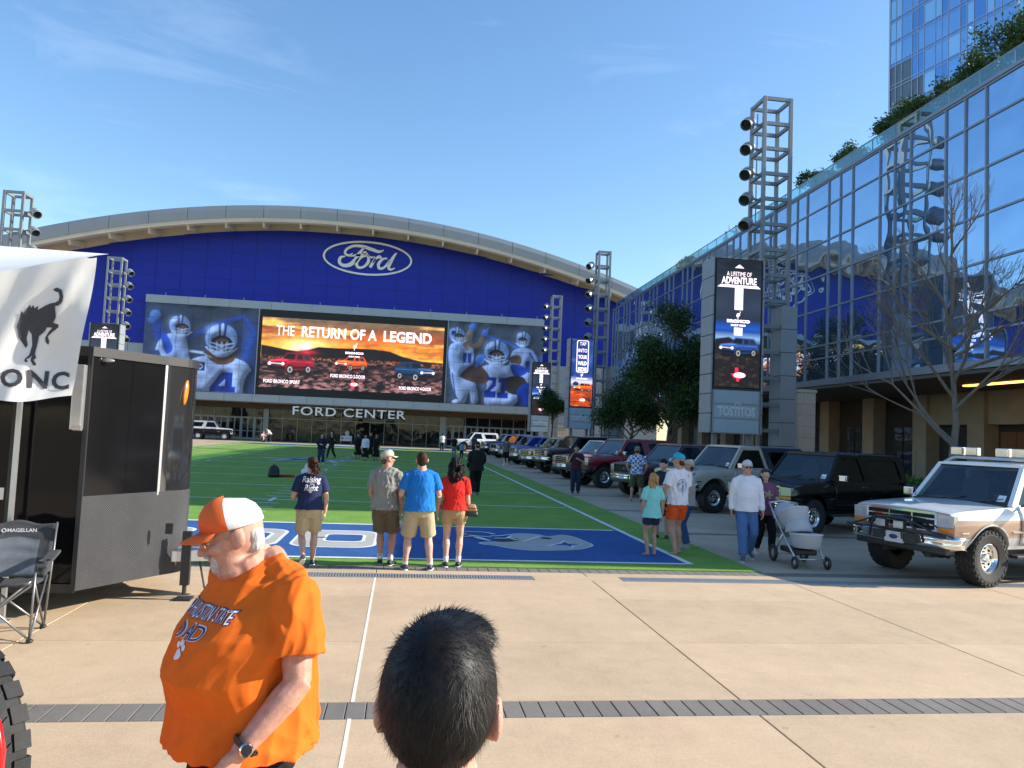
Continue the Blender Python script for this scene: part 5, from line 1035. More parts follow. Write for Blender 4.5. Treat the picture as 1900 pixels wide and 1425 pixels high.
        MB().bb(XR-0.02, XR+0.06, s*0.86-0.09, s*0.86+0.09, 0.86+B, 1.12+B).build('tail_light', M_TAIL, t)
    bp = MB(); Y = [-1.0, -0.97, -0.8, -0.3, 0.3, 0.8, 0.97, 1.0]; XX = [2.02, 2.2, 2.285, 2.32, 2.32, 2.285, 2.2, 2.02]; prof = [(-0.03, 0.545), (0.0, 0.56), (0.012, 0.62), (-0.004, 0.645), (0.012, 0.67), (0.0, 0.735), (-0.08, 0.745)]
    for y, xx in zip(Y, XX):
        for dx, z in prof: bp.v.append((xx+dx, y, z+B))
    np_ = len(prof)
    for i in range(7):
        for j in range(np_-1): k = i*np_+j; bp.f.append((k, k+1, k+np_+1, k+np_)); bp.mi.append(0)
    bo = bp.build('front_bumper', bumper, t, smooth=True, fix=True); so = bo.modifiers.new('thick', 'SOLIDIFY'); so.thickness = 0.015
    MB().bb(2.05, 2.26, -0.85, 0.85, 0.45+B, 0.56+B).build('valance', M_PLAST, t, bevel=0.02); MB().bb(2.331, 2.342, -0.16, 0.16, 0.57+B, 0.72+B).build('licence_plate', M_PLATE, t)
    MB().bb(-2.50, -2.33, -0.95, 0.95, 0.55+B, 0.73+B).build('rear_bumper', bumper, t, bevel=0.02)
    for xa, st in ((XA, R(3)), (XB, 0)):
        for s in (-1, 1): add_wheel(t, xa, s*0.83, rt, rt, s, rim, 0.31 if rt > 0.41 else 0.27, st)
    an = MB().tube([(0.80, -0.86, 1.2+B), (0.78, -0.88, 2.05+B)], [0.006, 0.003], 5); an.build('antenna', M_PLAST, t)
    if rack == 'lights':
        rk = MB(); zr = 1.92+B
        for s in (-1, 1): rk.tube([(0.15, s*0.78, 1.86+B), (0.08, s*0.66, zr+0.03), (0.06, s*0.6, zr+0.045)], 0.025, 8)
        rk.tube([(0.06, -0.62, zr+0.045), (0.06, 0.62, zr+0.045)], 0.028, 8); rk.build('roof_bar', mat('pale roof bar', (0.5, 0.5, 0.5), 0.5), t)
        for y in (-0.56, -0.28, 0.28, 0.56):
            L = MB().box((0.06, y, zr+0.155), (0.11, 0.235, 0.15)).build('roof_lamp', M_CHROME, t, bevel=0.02); MB().bb(0.11, 0.121, y-0.10, y+0.10, zr+0.095, zr+0.215).build('lens', M_HEAD, L)
    if rack == 'bars':
        rk = MB()
        for s in (-1, 1): rk.tube([(-1.2, s*0.7, 1.9+B), (-1.22, s*0.7, 2.02+B), (-2.1, s*0.7, 2.02+B), (-2.15, s*0.7, 1.88+B)], 0.018, 6)
        for xx in (-1.3, -1.7, -2.1): rk.tube([(xx, -0.7, 2.02+B), (xx, 0.7, 2.02+B)], 0.015, 6)
        rk.build('roof_rack', M_PLAST, t)
    if bull:
        bb = MB(); r0 = 0.024
        bb.tube([(2.36, -0.48, 0.60+B), (2.40, -0.42, 0.80+B), (2.41, -0.30, 0.94+B), (2.42, 0, 0.955+B), (2.41, 0.30, 0.94+B), (2.40, 0.42, 0.80+B), (2.36, 0.48, 0.60+B)], r0, 8)
        for s in (-1, 1): bb.tube([(2.41, s*0.3, 0.94+B), (2.38, s*0.7, 0.80+B), (2.25, s*0.98, 0.74+B)], 0.016, 8); bb.tube([(2.38, s*0.16, 0.62+B), (2.40, s*0.16, 0.86+B)], 0.016, 6)
        bb.tube([(2.37, -0.95, 0.75+B), (2.40, 0, 0.755+B), (2.37, 0.95, 0.75+B)], 0.02, 8); bb.build('bull_bar', M_PLAST, t)
        MB().bb(2.335, 2.37, -0.42, 0.42, 0.58+B, 0.72+B).build('winch_plate', M_PLAST, t)
        for y in (-0.17, 0.17):
            L = MB().box((2.44, y, 0.85+B), (0.07, 0.20, 0.13)).build('driving_lamp', M_PLAST, t, bevel=0.015); MB().bb(2.475, 2.485, y-0.088, y+0.088, 0.795+B, 0.905+B).build('lens', M_HEAD, L)
        MB().bb(2.345, 2.382, -0.17, 0.17, 0.55+B, 0.72+B).build('front_plate', M_PLATE, t); MB().add([(2.386, 0, 0.64+B)]+[(2.386, 0.085*math.cos(a), 0.64+B+0.038*math.sin(a)) for a in [i*0.3307 for i in range(19)]], [(0, i+1, (i+1) % 19+1) for i in range(19)]).build('plate_emblem', M_BADGE, t, fix=False)
    return t
def park(wl, deg, **k):
    """place a truck by the contact point of its left front wheel"""
    a = R(deg); h = Vector((math.cos(a), math.sin(a))); L = Vector((-h.y, h.x)); p = Vector(wl)-L*0.90-h*1.42; return dict(loc=(p.x, p.y), ang=a, **k)
P_W = paint('white', (0.74, 0.76, 0.78)); P_TANB = paint('light tan', (0.42, 0.27, 0.18)); P_SIL = paint('silver', (0.50, 0.50, 0.50)); P_K = mat('paint black', (0.004, 0.005, 0.006), 0.12, var=0.05, spec=0.35); P_CHAMP = paint('champagne', (0.43, 0.39, 0.33)); P_NAVY = paint('navy', (0.02, 0.032, 0.06)); P_DKM = paint('dark maroon', (0.055, 0.014, 0.02)); P_RED = paint('deep red', (0.20, 0.012, 0.018)); P_MAR = paint('maroon', (0.11, 0.012, 0.022)); P_PUR = paint('plum black', (0.025, 0.012, 0.022)); P_CRM = paint('cream', (0.60, 0.50, 0.34)); P_BLU = paint('mid blue', (0.03, 0.13, 0.42)); P_LBL = paint('light blue', (0.16, 0.30, 0.50)); P_BRN = paint('brown', (0.14, 0.06, 0.035)); P_DB = paint('dark blue', (0.012, 0.03, 0.12))
M_RIMD = mat('dark wheel', (0.06, 0.06, 0.06), 0.4, 0.6, var=0.05)
bronco('lifted white and tan truck with roof lamps and black bull bar', **park((9.20, 11.02), 195.5), up=P_W, mid=P_TANB, low=P_SIL, lift=-0.03, rt=0.45, rack='lights', bull=True, splits=(0.72, 1.0))
bronco('glossy black truck parked next to the white and tan one', **park((9.52, 16.78), 203), up=P_K, lift=0.0, rt=0.43, windowframe=P_K)
bronco('champagne beige truck with dark navy hardtop', **park((9.14, 21.6), 197), up=P_CHAMP, cap=P_NAVY, lift=0.05, rt=0.44)
bronco('dark maroon truck behind the man in the checked shirt', **park((8.95, 26.1), 195), up=P_DKM, lift=0.02, rt=0.42, grille='black')
bronco('bright deep red truck with black grille', **park((8.25, 30.6), 196), up=P_RED, lift=0.08, rt=0.45, grille='black', bumper=M_PLAST)
bronco('maroon truck with pale windscreen frame', **park((8.6, 35.4), 195), up=P_MAR, windowframe=P_W, rt=0.40)
bronco('lifted plum black truck with roof rack', **park((8.4, 40.2), 194), up=P_PUR, lift=0.10, rt=0.45, rack='bars')
bronco('cream truck with brown lower sides and white top', **park((8.4, 45.3), 194), up=P_CRM, mid=P_BRN, low=P_CRM, cap=P_W, rt=0.40)
bronco('blue truck with silver bumper, next after the cream one', **park((8.3, 50.4), 193), up=P_BLU, mid=P_LBL, low=P_BLU, rt=0.40)
bronco('pale blue truck with white hardtop', **park((8.4, 55.4), 193), up=P_LBL, cap=P_W, mid=P_BLU, rt=0.40)
bronco('dark blue truck with a white band, near the far pylon', **park((8.4, 61.5), 193), up=P_DB, mid=P_W, low=P_DB, rt=0.40)
bronco('dark blue truck with white roof at the far end of the row', **park((8.3, 68.4), 190), up=P_DB, cap=P_W, windowframe=P_W, rt=0.41, lift=0.05)
bronco('white truck farthest along the row by the arena doors', **park((6.3, 78.6), 188), up=P_W, rt=0.42, lift=0.05)
bronco('black and silver truck parked side-on before the arena doors at left', loc=(-20.3, 86.6), ang=R(4), up=P_SIL, mid=P_K, low=P_K, cap=P_SIL, rt=0.42, lift=0.08, splits=(0.8, 1.05))
# ============================================================ BLACK TRAILER
M_TRB = mat('gloss black panel', (0.006, 0.006, 0.007), 0.09, var=0.2, vscale=2.0, spec=0.3); M_TRM = mat('polished black corner', (0.16, 0.16, 0.17), 0.05, 0.9, var=0); M_ALU = mat('aluminium', (0.60, 0.61, 0.62), 0.35, 0.8, var=0.08, vscale=8)
m = mat('diamond plate', (0.085, 0.085, 0.088), 0.38, 0.55, var=0.1, vscale=3); n_ = m.node_tree.nodes; l_ = m.node_tree.links
tcn = n_.new('ShaderNodeTexCoord'); sp = n_.new('ShaderNodeSeparateXYZ'); l_.new(tcn.outputs['Object'], sp.inputs[0])
def mth(op, a, b=None):
    k = n_.new('ShaderNodeMath'); k.operation = op
    for i, q in enumerate((a, b)):
        if q is None: continue
        if isinstance(q, (int, float)): k.inputs[i].default_value = q
        else: l_.new(q, k.inputs[i])
    return k.outputs[0]
u_ = mth('ADD', mth('MULTIPLY', sp.outputs[0], 0.55), mth('MULTIPLY', sp.outputs[1], 0.85)); v_ = sp.outputs[2]
pa = mth('MULTIPLY', mth('SINE', mth('MULTIPLY', mth('ADD', u_, v_), 120.0)), mth('SINE', mth('MULTIPLY', mth('SUBTRACT', u_, v_), 120.0)))
bpn = n_.new('ShaderNodeBump'); bpn.inputs['Strength'].default_value = 0.9; bpn.inputs['Distance'].default_value = 0.01; l_.new(mth('POWER', mth('ABSOLUTE', pa), 1.5), bpn.inputs['Height']); l_.new(bpn.outputs[0], n_['Principled BSDF'].inputs['Normal'])
M_DIAM = m
tr = thing('cargo_trailer', 'black enclosed cargo trailer with diamond plate nose guard', 'trailer', (-5.5, 9.85, 0)); TO = Vector((5.5, -9.85, 0))
def tpart(mb, name, m, parent=tr, **k): return mb.build(name, m, parent, loc=TO if parent is tr else (0, 0, 0), **k)
A = np.array((-3.27, 8.57)); T = np.array((-2.50, 9.85)); Z0, Z1 = 0.28, 2.82
def vpath(y_off=0.0):
    """nose outline in plan from the near corner round the tip to the far corner"""
    P = [A, A+(T-A)*0.35, A+(T-A)*0.66]
    for k in range(1, 8): a = R(-58+116*k/8); P.append(np.array((T[0]-0.20+0.20*math.cos(a)-0.045, T[1]+0.30*math.sin(a))))
    Q = [np.array((p[0], 2*T[1]-p[1])) for p in P[:3]][::-1]; return P+Q
VP_ = vpath()
def strip(P, z0, z1, off, th=0.02):
    b = MB(); N = len(P); nrm = []
    for i in range(N):
        d = P[min(i+1, N-1)]-P[max(i-1, 0)]; d = d/np.linalg.norm(d); nrm.append(np.array((d[1], -d[0])))
    for i in range(N):
        o_ = P[i]+nrm[i]*off; q = P[i]+nrm[i]*(off-th); b.v += [(o_[0], o_[1], z0), (o_[0], o_[1], z1), (q[0], q[1], z1), (q[0], q[1], z0)]
    for i in range(N-1):
        for j in range(4): k = i*4; b.f.append((k+j, k+(j+1) % 4, k+4+(j+1) % 4, k+4+j)); b.mi.append(0)
    b.f += [(0, 1, 2, 3), tuple((N-1)*4+j for j in (3, 2, 1, 0))]; b.mi += [0, 0]; return b
tpart(strip(VP_[:2], Z0+0.9, Z1-0.08, 0.0), 'nose_panel', M_TRB); tpart(strip([A+(T-A)*0.352, A+(T-A)*0.655], Z0+0.9, Z1-0.08, 0.0), 'nose_panel', M_TRB)
co = tpart(strip(VP_[2:11], Z0+0.9, Z1-0.08, 0.004), 'nose_corner', M_TRM, smooth=False); angle_smooth(co.data, 30)
tpart(strip(VP_[10:], Z0+0.9, Z1-0.08, 0.0), 'nose_panel', M_TRB)
tpart(strip([A+(T-A)*0.645, A+(T-A)*0.667], Z0+0.93, Z1-0.08, 0.012), 'corner_trim', M_ALU); sgd = tpart(strip(VP_, Z0, Z0+0.97, 0.012), 'stone_guard', M_DIAM); angle_smooth(sgd.data, 25)
tpart(strip(VP_, Z1-0.10, Z1, 0.022, 0.05), 'roof_trim', M_PLAST)
roofP = [(p[0], p[1]) for p in VP_]+[(-10.0, 2*T[1]-A[1]), (-10.0, A[1])]
tpart(MB().prism(roofP, lambda u, v, d: (u, v, d), Z1-0.02, Z1-0.004), 'roof', M_TRB); tpart(MB().prism(roofP, lambda u, v, d: (u, v, d), Z0+0.02, Z0+0.08), 'floor', M_PLAST)
for k in range(5): x1 = A[0]-0.02-1.22*k; tpart(MB().bb(x1-1.21, x1-0.005, A[1], A[1]+0.03, Z0+0.02, Z1-0.1), 'side_panel', M_TRB)
tpart(MB().bb(-10, A[0], A[1]-0.012, A[1]+0.02, Z1-0.1, Z1), 'side_trim', M_PLAST); tpart(MB().bb(-10, A[0], A[1]-0.012, A[1]+0.02, Z0-0.02, Z0+0.07), 'side_rail', M_PLAST); tpart(MB().bb(A[0]-0.03, A[0]+0.015, A[1]-0.014, A[1]+0.02, Z0, Z1), 'corner_post', M_PLAST)
dr = tpart(MB().bb(-4.86, -3.98, A[1]-0.014, A[1], Z0+0.16, Z1-0.2), 'side_door', M_TRB); f = MB()
for x in (-4.88, -3.96): f.bb(x-0.02, x+0.02, A[1]-0.03, A[1]+0.01, Z0+0.1, Z1-0.16)
f.bb(-4.9, -3.94, A[1]-0.03, A[1]+0.01, Z1-0.2, Z1-0.16); f.build('door_frame', M_PLAST, dr); MB().bb(-4.05, -4.0, A[1]-0.05, A[1]-0.01, 1.2, 1.32).build('door_latch', M_ALU, dr)
tpart(MB().bb(-10, -9.97, A[1], 2*T[1]-A[1], Z0, Z1), 'rear_wall', M_TRB); tpart(MB().bb(-10, A[0], 2*T[1]-A[1]-0.03, 2*T[1]-A[1], Z0, Z1), 'far_wall', M_TRB)
for x in (-7.6, -6.75):
    for y in (A[1]+0.1, 2*T[1]-A[1]-0.1): add_wheel(tr, x+5.5, y-9.85, 0.33, 0.33, -1 if y < 9 else 1, M_RIMD, 0.22)
p = A+(T-A)*0.35; tpart(MB().ell((p[0]-0.15, p[1]-0.33, Z1-0.13), (0.07, 0.03, 0.022)), 'clearance_lamp', M_ALU)
lp = tpart(MB().ell((-2.60, 9.66, 2.43), (0.035, 0.055, 0.17), rot=Matrix.Rotation(-0.2, 3, 'X')), 'marker_lamp', M_AMB, smooth=True)
tg = MB().box((-2.1, 9.72, 0.50), (0.95, 0.11, 0.15)); tg.box((-2.1, 9.62, 0.50), (1.0, 0.09, 0.12), Matrix.Rotation(R(14), 3, 'Z')); tg.box((-2.1, 10.0, 0.50), (1.0, 0.09, 0.12), Matrix.Rotation(R(-24), 3, 'Z')); tpart(tg, 'tongue', M_ALU, bevel=0.008)
tpart(MB().box((-1.58, 9.73, 0.53), (0.22, 0.13, 0.14)), 'coupler', M_PLAST, bevel=0.02)
jk = MB().box((-2.42, 9.50, 0.48), (0.10, 0.07, 0.62)).tube([(-2.42, 9.50, 0.06), (-2.42, 9.50, 0.3)], 0.025, 8).box((-2.42, 9.50, 0.012), (0.18, 0.18, 0.025)); tpart(jk, 'jack', M_PLAST)
tpart(MB().tube([(-2.3, 9.62, 0.44), (-2.22, 9.6, 0.12), (-2.0, 9.62, 0.03), (-1.8, 9.66, 0.1), (-1.62, 9.7, 0.45)], 0.012, 6), 'safety_cable', M_PLAST)
tpart(MB().bb(-2.62, -2.54, 9.30, 9.33, 0.78, 0.90), 'shield_emblem', M_PLAST)
ab = tpart(MB().bb(A[0]-0.13, A[0]-0.02, A[1]-0.10, A[1]-0.02, 1.94, 2.62), 'awning_bracket', M_ALU, bevel=0.012); MB().tube([(A[0]-0.08, A[1]-0.12, 1.96), (A[0]+0.0, A[1]-0.12, 1.96)], 0.03, 8).build('knob', M_ALU, ab)

# ============================================================ WHITE TENT WITH PRINTED VALANCE
M_TENT = mat('white tent fabric', (0.74, 0.725, 0.68), 0.8, var=0.04, vscale=3, bump=0.15, bscale=6); M_INK = mat('charcoal print', (0.05, 0.047, 0.055), 0.75, var=0.1, vscale=8)
tn = thing('canopy_tent', 'white canopy tent with a bucking horse printed on its valance', 'tent', (-4.0, 6.6, 0)); NO = Vector((4.0, -6.6, 0))
def bz(x): return 3.38+(x+2.49)*0.28
def by(x, z):
    t = (x+2.49); fold = 0.018*math.sin(9*x+3*z)+0.012*math.sin(21*x-9*z)+0.03*math.exp(-((x+2.52+0.4*(3.3-z))/0.05)**2)+0.02*math.sin(4*(x+z*1.3)); return 6.5-0.10*(z-2.2)**2*0.3+fold*min(1.0, 0.25+(3.45-z))+0.05*t
bn = MB(); NX, NZ = 70, 40
for i in range(NX+1):
    for j in range(NZ+1):
        u, w = i/NX, j/NZ; xr = -2.49-0.13*(1-w)**1.6; x = -5.7+(xr+5.7)*u; zt_ = bz(x)-0.02*(u > 0.985); zb_ = 2.19+0.09*max(0, (x+3.0)/0.5)**2*(u > 0.8)+0.012*math.sin(11*x); z = zb_+(zt_-zb_)*w; bn.v.append((x, by(x, z), z))
for i in range(NX):
    for j in range(NZ): k = i*(NZ+1)+j; bn.f.append((k, k+NZ+1, k+NZ+2, k+1)); bn.mi.append(0)
va = bn.build('valance', M_TENT, tn, loc=NO, smooth=True, fix=False)
cp = MB(); P00, P10, P11, P01 = [Vector(q) for q in ((-5.7, 6.66, bz(-5.7)), (-2.49, 6.5, 3.385), (-3.45, 9.3, 3.96), (-7.2, 9.3, 3.98))]
for i in range(21):
    for j in range(13):
        u, w = i/20, j/12; q = (P00*(1-u)+P10*u)*(1-w)+(P01*(1-u)+P11*u)*w; q = q+Vector((0, 0, -0.05*math.sin(math.pi*u)*math.sin(math.pi*w))); cp.v.append(tuple(q))
for i in range(20):
    for j in range(12): k = i*13+j; cp.f.append((k, k+13, k+14, k+1)); cp.mi.append(0)
cp.build('canopy', M_TENT, tn, loc=NO, smooth=True, fix=False)
for q in ((-3.86, 8.42, 0), (-6.6, 6.6, 0)):
    lg = MB().bb(q[0]-0.02, q[0]+0.02, q[1]-0.02, q[1]+0.02, 0, 2.95).bb(q[0]-0.06, q[0]+0.06, q[1]-0.06, q[1]+0.06, 0, 0.012); lg.build('leg', M_ALU, tn, loc=NO)
def on_valance(me):
    bmn = bmesh.new(); bmn.from_mesh(me); bmesh.ops.subdivide_edges(bmn, edges=[e for e in bmn.edges if e.calc_length() > 0.06], cuts=2); bmesh.ops.triangulate(bmn, faces=bmn.faces)
    for v in bmn.verts: x, z = v.co.x, v.co.y; v.co = Vector((x, by(x, z)-0.006, z))
    bmn.to_mesh(me); bmn.free(); return me
hm = flat_poly([[(-2.87+a*0.64, 2.47+b*0.63) for a, b in HORSE]]); obj('horse_print', on_valance(hm), M_INK, tn, NO)
me = text_mesh('BRONC', 0.19, bold=0.006, align='RIGHT', space=1.12, xs=1.05); me.transform(Matrix.Translation((-2.635, 2.355, 0))); obj('lettering', on_valance(me), M_INK, tn, NO)

# ============================================================ CAMP CHAIR
M_CFAB = mat('charcoal chair fabric', (0.045, 0.047, 0.052), 0.85, var=0.25, vscale=9, bump=0.2); M_CPAD = mat('slate chair padding', (0.12, 0.135, 0.16), 0.85, var=0.15, vscale=8, bump=0.2)
chr_ = thing('camp_chair', 'folding grey and black camp chair in front of the trailer', 'chair', (-3.62, 7.86, 0), R(12))
M_CFR = mat('grey chair tube', (0.22, 0.22, 0.225), 0.35, 0.7, var=0.1)
def tubes(lst, name, r=0.011, m=M_CFR):
    b = MB()
    for P in lst: b.tube(P, r, 8)
    return b.build(name, m, chr_, smooth=True)
for P in ([(-0.30, -0.27, 0.03), (0.28, -0.27, 0.56)], [(0.30, -0.27, 0.03), (-0.28, -0.27, 0.56)], [(-0.30, 0.27, 0.03), (0.28, 0.27, 0.50)], [(0.30, 0.27, 0.03), (-0.28, 0.27, 0.50)], [(0.30, -0.26, 0.03), (0.31, 0.24, 0.52)], [(0.31, 0.26, 0.03), (0.30, -0.24, 0.54)], [(-0.30, -0.26, 0.03), (-0.31, 0.24, 0.52)], [(-0.31, 0.26, 0.03), (-0.30, -0.24, 0.54)], [(0.31, 0.27, 0.03), (0.34, 0.36, 1.02)], [(-0.31, 0.27, 0.03), (-0.34, 0.36, 1.02)], [(0.30, -0.27, 0.03), (0.31, -0.27, 0.70)], [(-0.30, -0.27, 0.03), (-0.31, -0.27, 0.70)]): tubes([P], 'leg_tube')
for sx in (-1, 1):
    for y in (-0.27, 0.27): MB().ell((sx*0.305, y, 0.02), (0.032, 0.032, 0.02)).build('foot', M_PLAST, chr_, smooth=True)
    am = MB().box((sx*0.36, -0.02, 0.72), (0.10, 0.60, 0.03), Matrix.Rotation(R(5), 3, 'X')); am.build('armrest', M_CFAB, chr_, bevel=0.012); MB().lathe([(0.05, 0), (0.055, 0.1), (0.05, 0.1), (0.045, 0.005)], (sx*0.37, -0.22, 0.64), (0, 0, 1), 14).build('cup_holder', M_CFAB, chr_)
st = MB()
for i in range(9):
    for j in range(9): u, w = i/8*2-1, j/8; st.v.append((u*0.29, -0.29+0.54*w, 0.54-0.05*w-0.035*(1-u*u)*math.sin(math.pi*w)+0.012*(i % 2)))
for i in range(8):
    for j in range(8): k = i*9+j; st.f.append((k, k+9, k+10, k+1)); st.mi.append(0)
so = st.build('seat', M_CFAB, chr_, smooth=True, fix=False); so.modifiers.new('t', 'SOLIDIFY').thickness = 0.025
bk_ = MB()
for i in range(17):
    for j in range(21):
        u, w = i/16*2-1, j/20; hwid = 0.29+0.05*w; top = 1.02-0.03*u*u+0.015*math.cos(6*u); z = 0.50+(top-0.50)*w; bk_.v.append((u*hwid, 0.25+0.13*w+0.05*(1-u*u)-0.012*abs(math.sin(w*math.pi*4.5))*(abs(u) < 0.7), z))
for i in range(16):
    for j in range(20): k = i*21+j; bk_.f.append((k, k+21, k+22, k+1)); bk_.mi.append(1 if 3 <= i < 13 and j < 14 else 0)
so = bk_.build('backrest', [M_CFAB, M_CPAD], chr_, smooth=True, fix=False); so.modifiers.new('t', 'SOLIDIFY').thickness = 0.03
me = text_mesh('MAGELLAN', 0.05, bold=0.001); obj('lettering', me, M_STICK, chr_, (0.04, 0.375, 0.935), (R(98), 0, 0)); lo = MB().tube([(-0.115+0.018*math.cos(a), 0.374, 0.935+0.018*math.sin(a)) for a in [k*0.524 for k in range(13)]], 0.003, 5); lo.build('round_logo', M_STICK, chr_)

# ============================================================ RED TRUCK CORNER (bottom left): knobbly tyre and fender
rtk = thing('red_truck', 'corner of a bright red truck with big knobbly tyre at the bottom left edge', 'truck', (-2.09, 4.05, 0), 0)
P_BR = paint('bright red', (0.60, 0.01, 0.012))
wh_ = add_wheel(rtk, 0, 0, 0.49, 0.49, 1, M_RIMD, 0.32); wh_.rotation_euler = (0, 0, math.atan2(-0.8, -0.6)-R(90))
fe = MB(); NA = 16
for i in range(NA+1):
    u = i/NA
    for j, (o_, dz) in enumerate(((0.0, 0.0), (0.06, -0.03), (0.09, -0.12), (0.08, -0.40))): fe.v.append((0.80+o_*0.9-0.62*u-1.2*u*u*0.2, -1.32-0.05*u-o_*0.3+0.25*u, 1.14+dz+0.10*math.sin(u*2.2)))
for i in range(NA):
    for j in range(3): k = i*4+j; fe.f.append((k, k+4, k+5, k+1)); fe.mi.append(0)
fo = fe.build('fender', P_BR, rtk, smooth=True); fo.modifiers.new('t', 'SOLIDIFY').thickness = 0.02
MB().box((-0.45, -1.55, 0.68), (1.6, 1.0, 0.62), Matrix.Rotation(R(-10), 3, 'Z')).build('body', P_BR, rtk, bevel=0.06)
# ============================================================ PEOPLE
from mathutils.bvhtree import BVHTree
def solid(mb, voxel, smooth=2, disp=None, fac=0.5, name='body'):
    """union of overlapping shapes as one continuous smooth skin"""
    me = mb.mesh(name); o = bpy.data.objects.new(name, me)
    m = o.modifiers.new('r', 'REMESH'); m.mode = 'VOXEL'; m.voxel_size = voxel; m.adaptivity = 0
    if smooth: s = o.modifiers.new('s', 'SMOOTH'); s.factor = fac; s.iterations = smooth
    out = bake(o); bpy.data.objects.remove(o); bpy.data.meshes.remove(me)
    if disp is not None:
        n = len(out.vertices); P = np.empty(n*3); out.vertices.foreach_get('co', P); P = P.reshape(-1, 3); N = np.empty(n*3); out.vertices.foreach_get('normal', N); P = P+N.reshape(-1, 3)*disp(P)[:, None]; out.vertices.foreach_set('co', P.ravel())
    out.polygons.foreach_set('use_smooth', [True]*len(out.polygons)); out.update(); return out
def folds(amp, seed, k=30.0, vert=0.40):
    """cloth creases: warped ridges"""
    r_ = np.random.default_rng(seed); D = r_.normal(0, 1, (6, 3)); D /= np.linalg.norm(D, axis=1)[:, None]; D[:, 2] *= vert; ph = r_.uniform(0, 6.28, 12)
    def f(P):
        w = P+0.05*np.sin(P[:, [1, 2, 0]]*9+ph[:3])+0.02*np.sin(P[:, [2, 0, 1]]*23+ph[3:6]); s = 0
        for i in range(6):
            kk = k*(0.7+0.45*i); s = s+(1-2*np.abs(np.sin(w@D[i]*kk+ph[6+i])))/(1+0.5*i)
        env = 0.35+0.65*np.clip(np.sin(w@D[1]*5+ph[2])*0.5+0.5, 0, 1); return amp*s*env*0.55
    return f
def xf(mb, M):
    mb.v = [tuple(M @ Vector(v)) for v in mb.v]; return mb
def merge(a, b): a.add(b.v, b.f); return a
def head_mb(det=1, jowl=0.0):
    """head built round origin = top of the neck, facing +Y; 0.235 m tall"""
    h = MB(); nu, nv = (20, 13) if det else (12, 8)
    h.ell((0, -0.012, 0.112), (0.074, 0.094, 0.100), nu, nv); h.ell((0, 0.018, 0.085), (0.068, 0.075, 0.085), nu, nv); h.ell((0, 0.030, 0.030), (0.052+jowl*0.3, 0.058, 0.050+jowl*0.2), nu, nv); h.ell((0, 0.070, 0.006), (0.026, 0.022, 0.020)); h.ell((0, 0.052, 0.045), (0.048+jowl*0.2, 0.042, 0.04))
    if jowl: h.ell((0, 0.03, -0.012), (0.05+jowl*0.4, 0.06, 0.035+jowl*0.4))
    h.tube([(0, 0.086, 0.118), (0, 0.100, 0.092), (0, 0.113, 0.072)], [0.009, 0.011, 0.015], 10); h.ell((0, 0.112, 0.072), (0.014, 0.015, 0.012))
    for s in (-1, 1):
        h.ell((s*0.012, 0.100, 0.067), (0.010, 0.012, 0.009)); h.ell((s*0.030, 0.082, 0.126), (0.027, 0.014, 0.010)); h.ell((s*0.040, 0.066, 0.078), (0.024+jowl*0.1, 0.026, 0.022)); h.ell((s*0.031, 0.079, 0.102), (0.013, 0.009, 0.009))
        h.ell((s*0.082, -0.006, 0.092), (0.010, 0.025, 0.034), rot=Matrix.Rotation(s*0.25, 3, 'Z')); h.ell((s*0.082, -0.012, 0.108), (0.007, 0.017, 0.014), rot=Matrix.Rotation(s*0.3, 3, 'Z')); h.ell((s*0.077, 0.004, 0.066), (0.008, 0.010, 0.011))
    h.ell((0, 0.088, 0.046), (0.024, 0.013, 0.006)); h.ell((0, 0.085, 0.036), (0.021, 0.013, 0.007)); return h
SKIN = {}
def skin(tone):
    if tone not in SKIN:
        c = {'fair': (0.56, 0.335, 0.245), 'ruddy': (0.50, 0.25, 0.175), 'tan': (0.42, 0.235, 0.155), 'brown': (0.25, 0.135, 0.085)}[tone]
        m = mat('skin '+tone, c, 0.55, var=0.22, vscale=34, detail=9, bump=0.25, bscale=260); b = m.node_tree.nodes['Principled BSDF']; b.inputs['Subsurface Weight'].default_value = 0.12; b.inputs['Subsurface Radius'].default_value = (0.012, 0.004, 0.002); b.inputs['Subsurface Scale'].default_value = 0.6; SKIN[tone] = m
    return SKIN[tone]
def cloth(name, col, kind='jersey'):
    return mat('cloth '+name, col, 0.88, var=0.07, vscale=14, bump=0.22, bscale=(700 if kind == 'jersey' else 350), spec=0.2)
def hair_mat(name, col): return mat('hair '+name, col, 0.6, var=0.5, vscale=45, bump=0.6, bscale=90, stretch=(1, 1, 0.15), spec=0.15)
M_SOLE = mat('white sole', (0.66, 0.66, 0.64), 0.7, var=0.05); M_SOCK = mat('white sock', (0.72, 0.72, 0.72), 0.9, var=0.05); M_SHADE = mat('sunglasses', (0.01, 0.01, 0.01), 0.1, var=0); M_EYE = mat('eye', (0.03, 0.02, 0.015), 0.2, var=0); M_EYEW = mat('eye white', (0.65, 0.62, 0.58), 0.25, var=0)
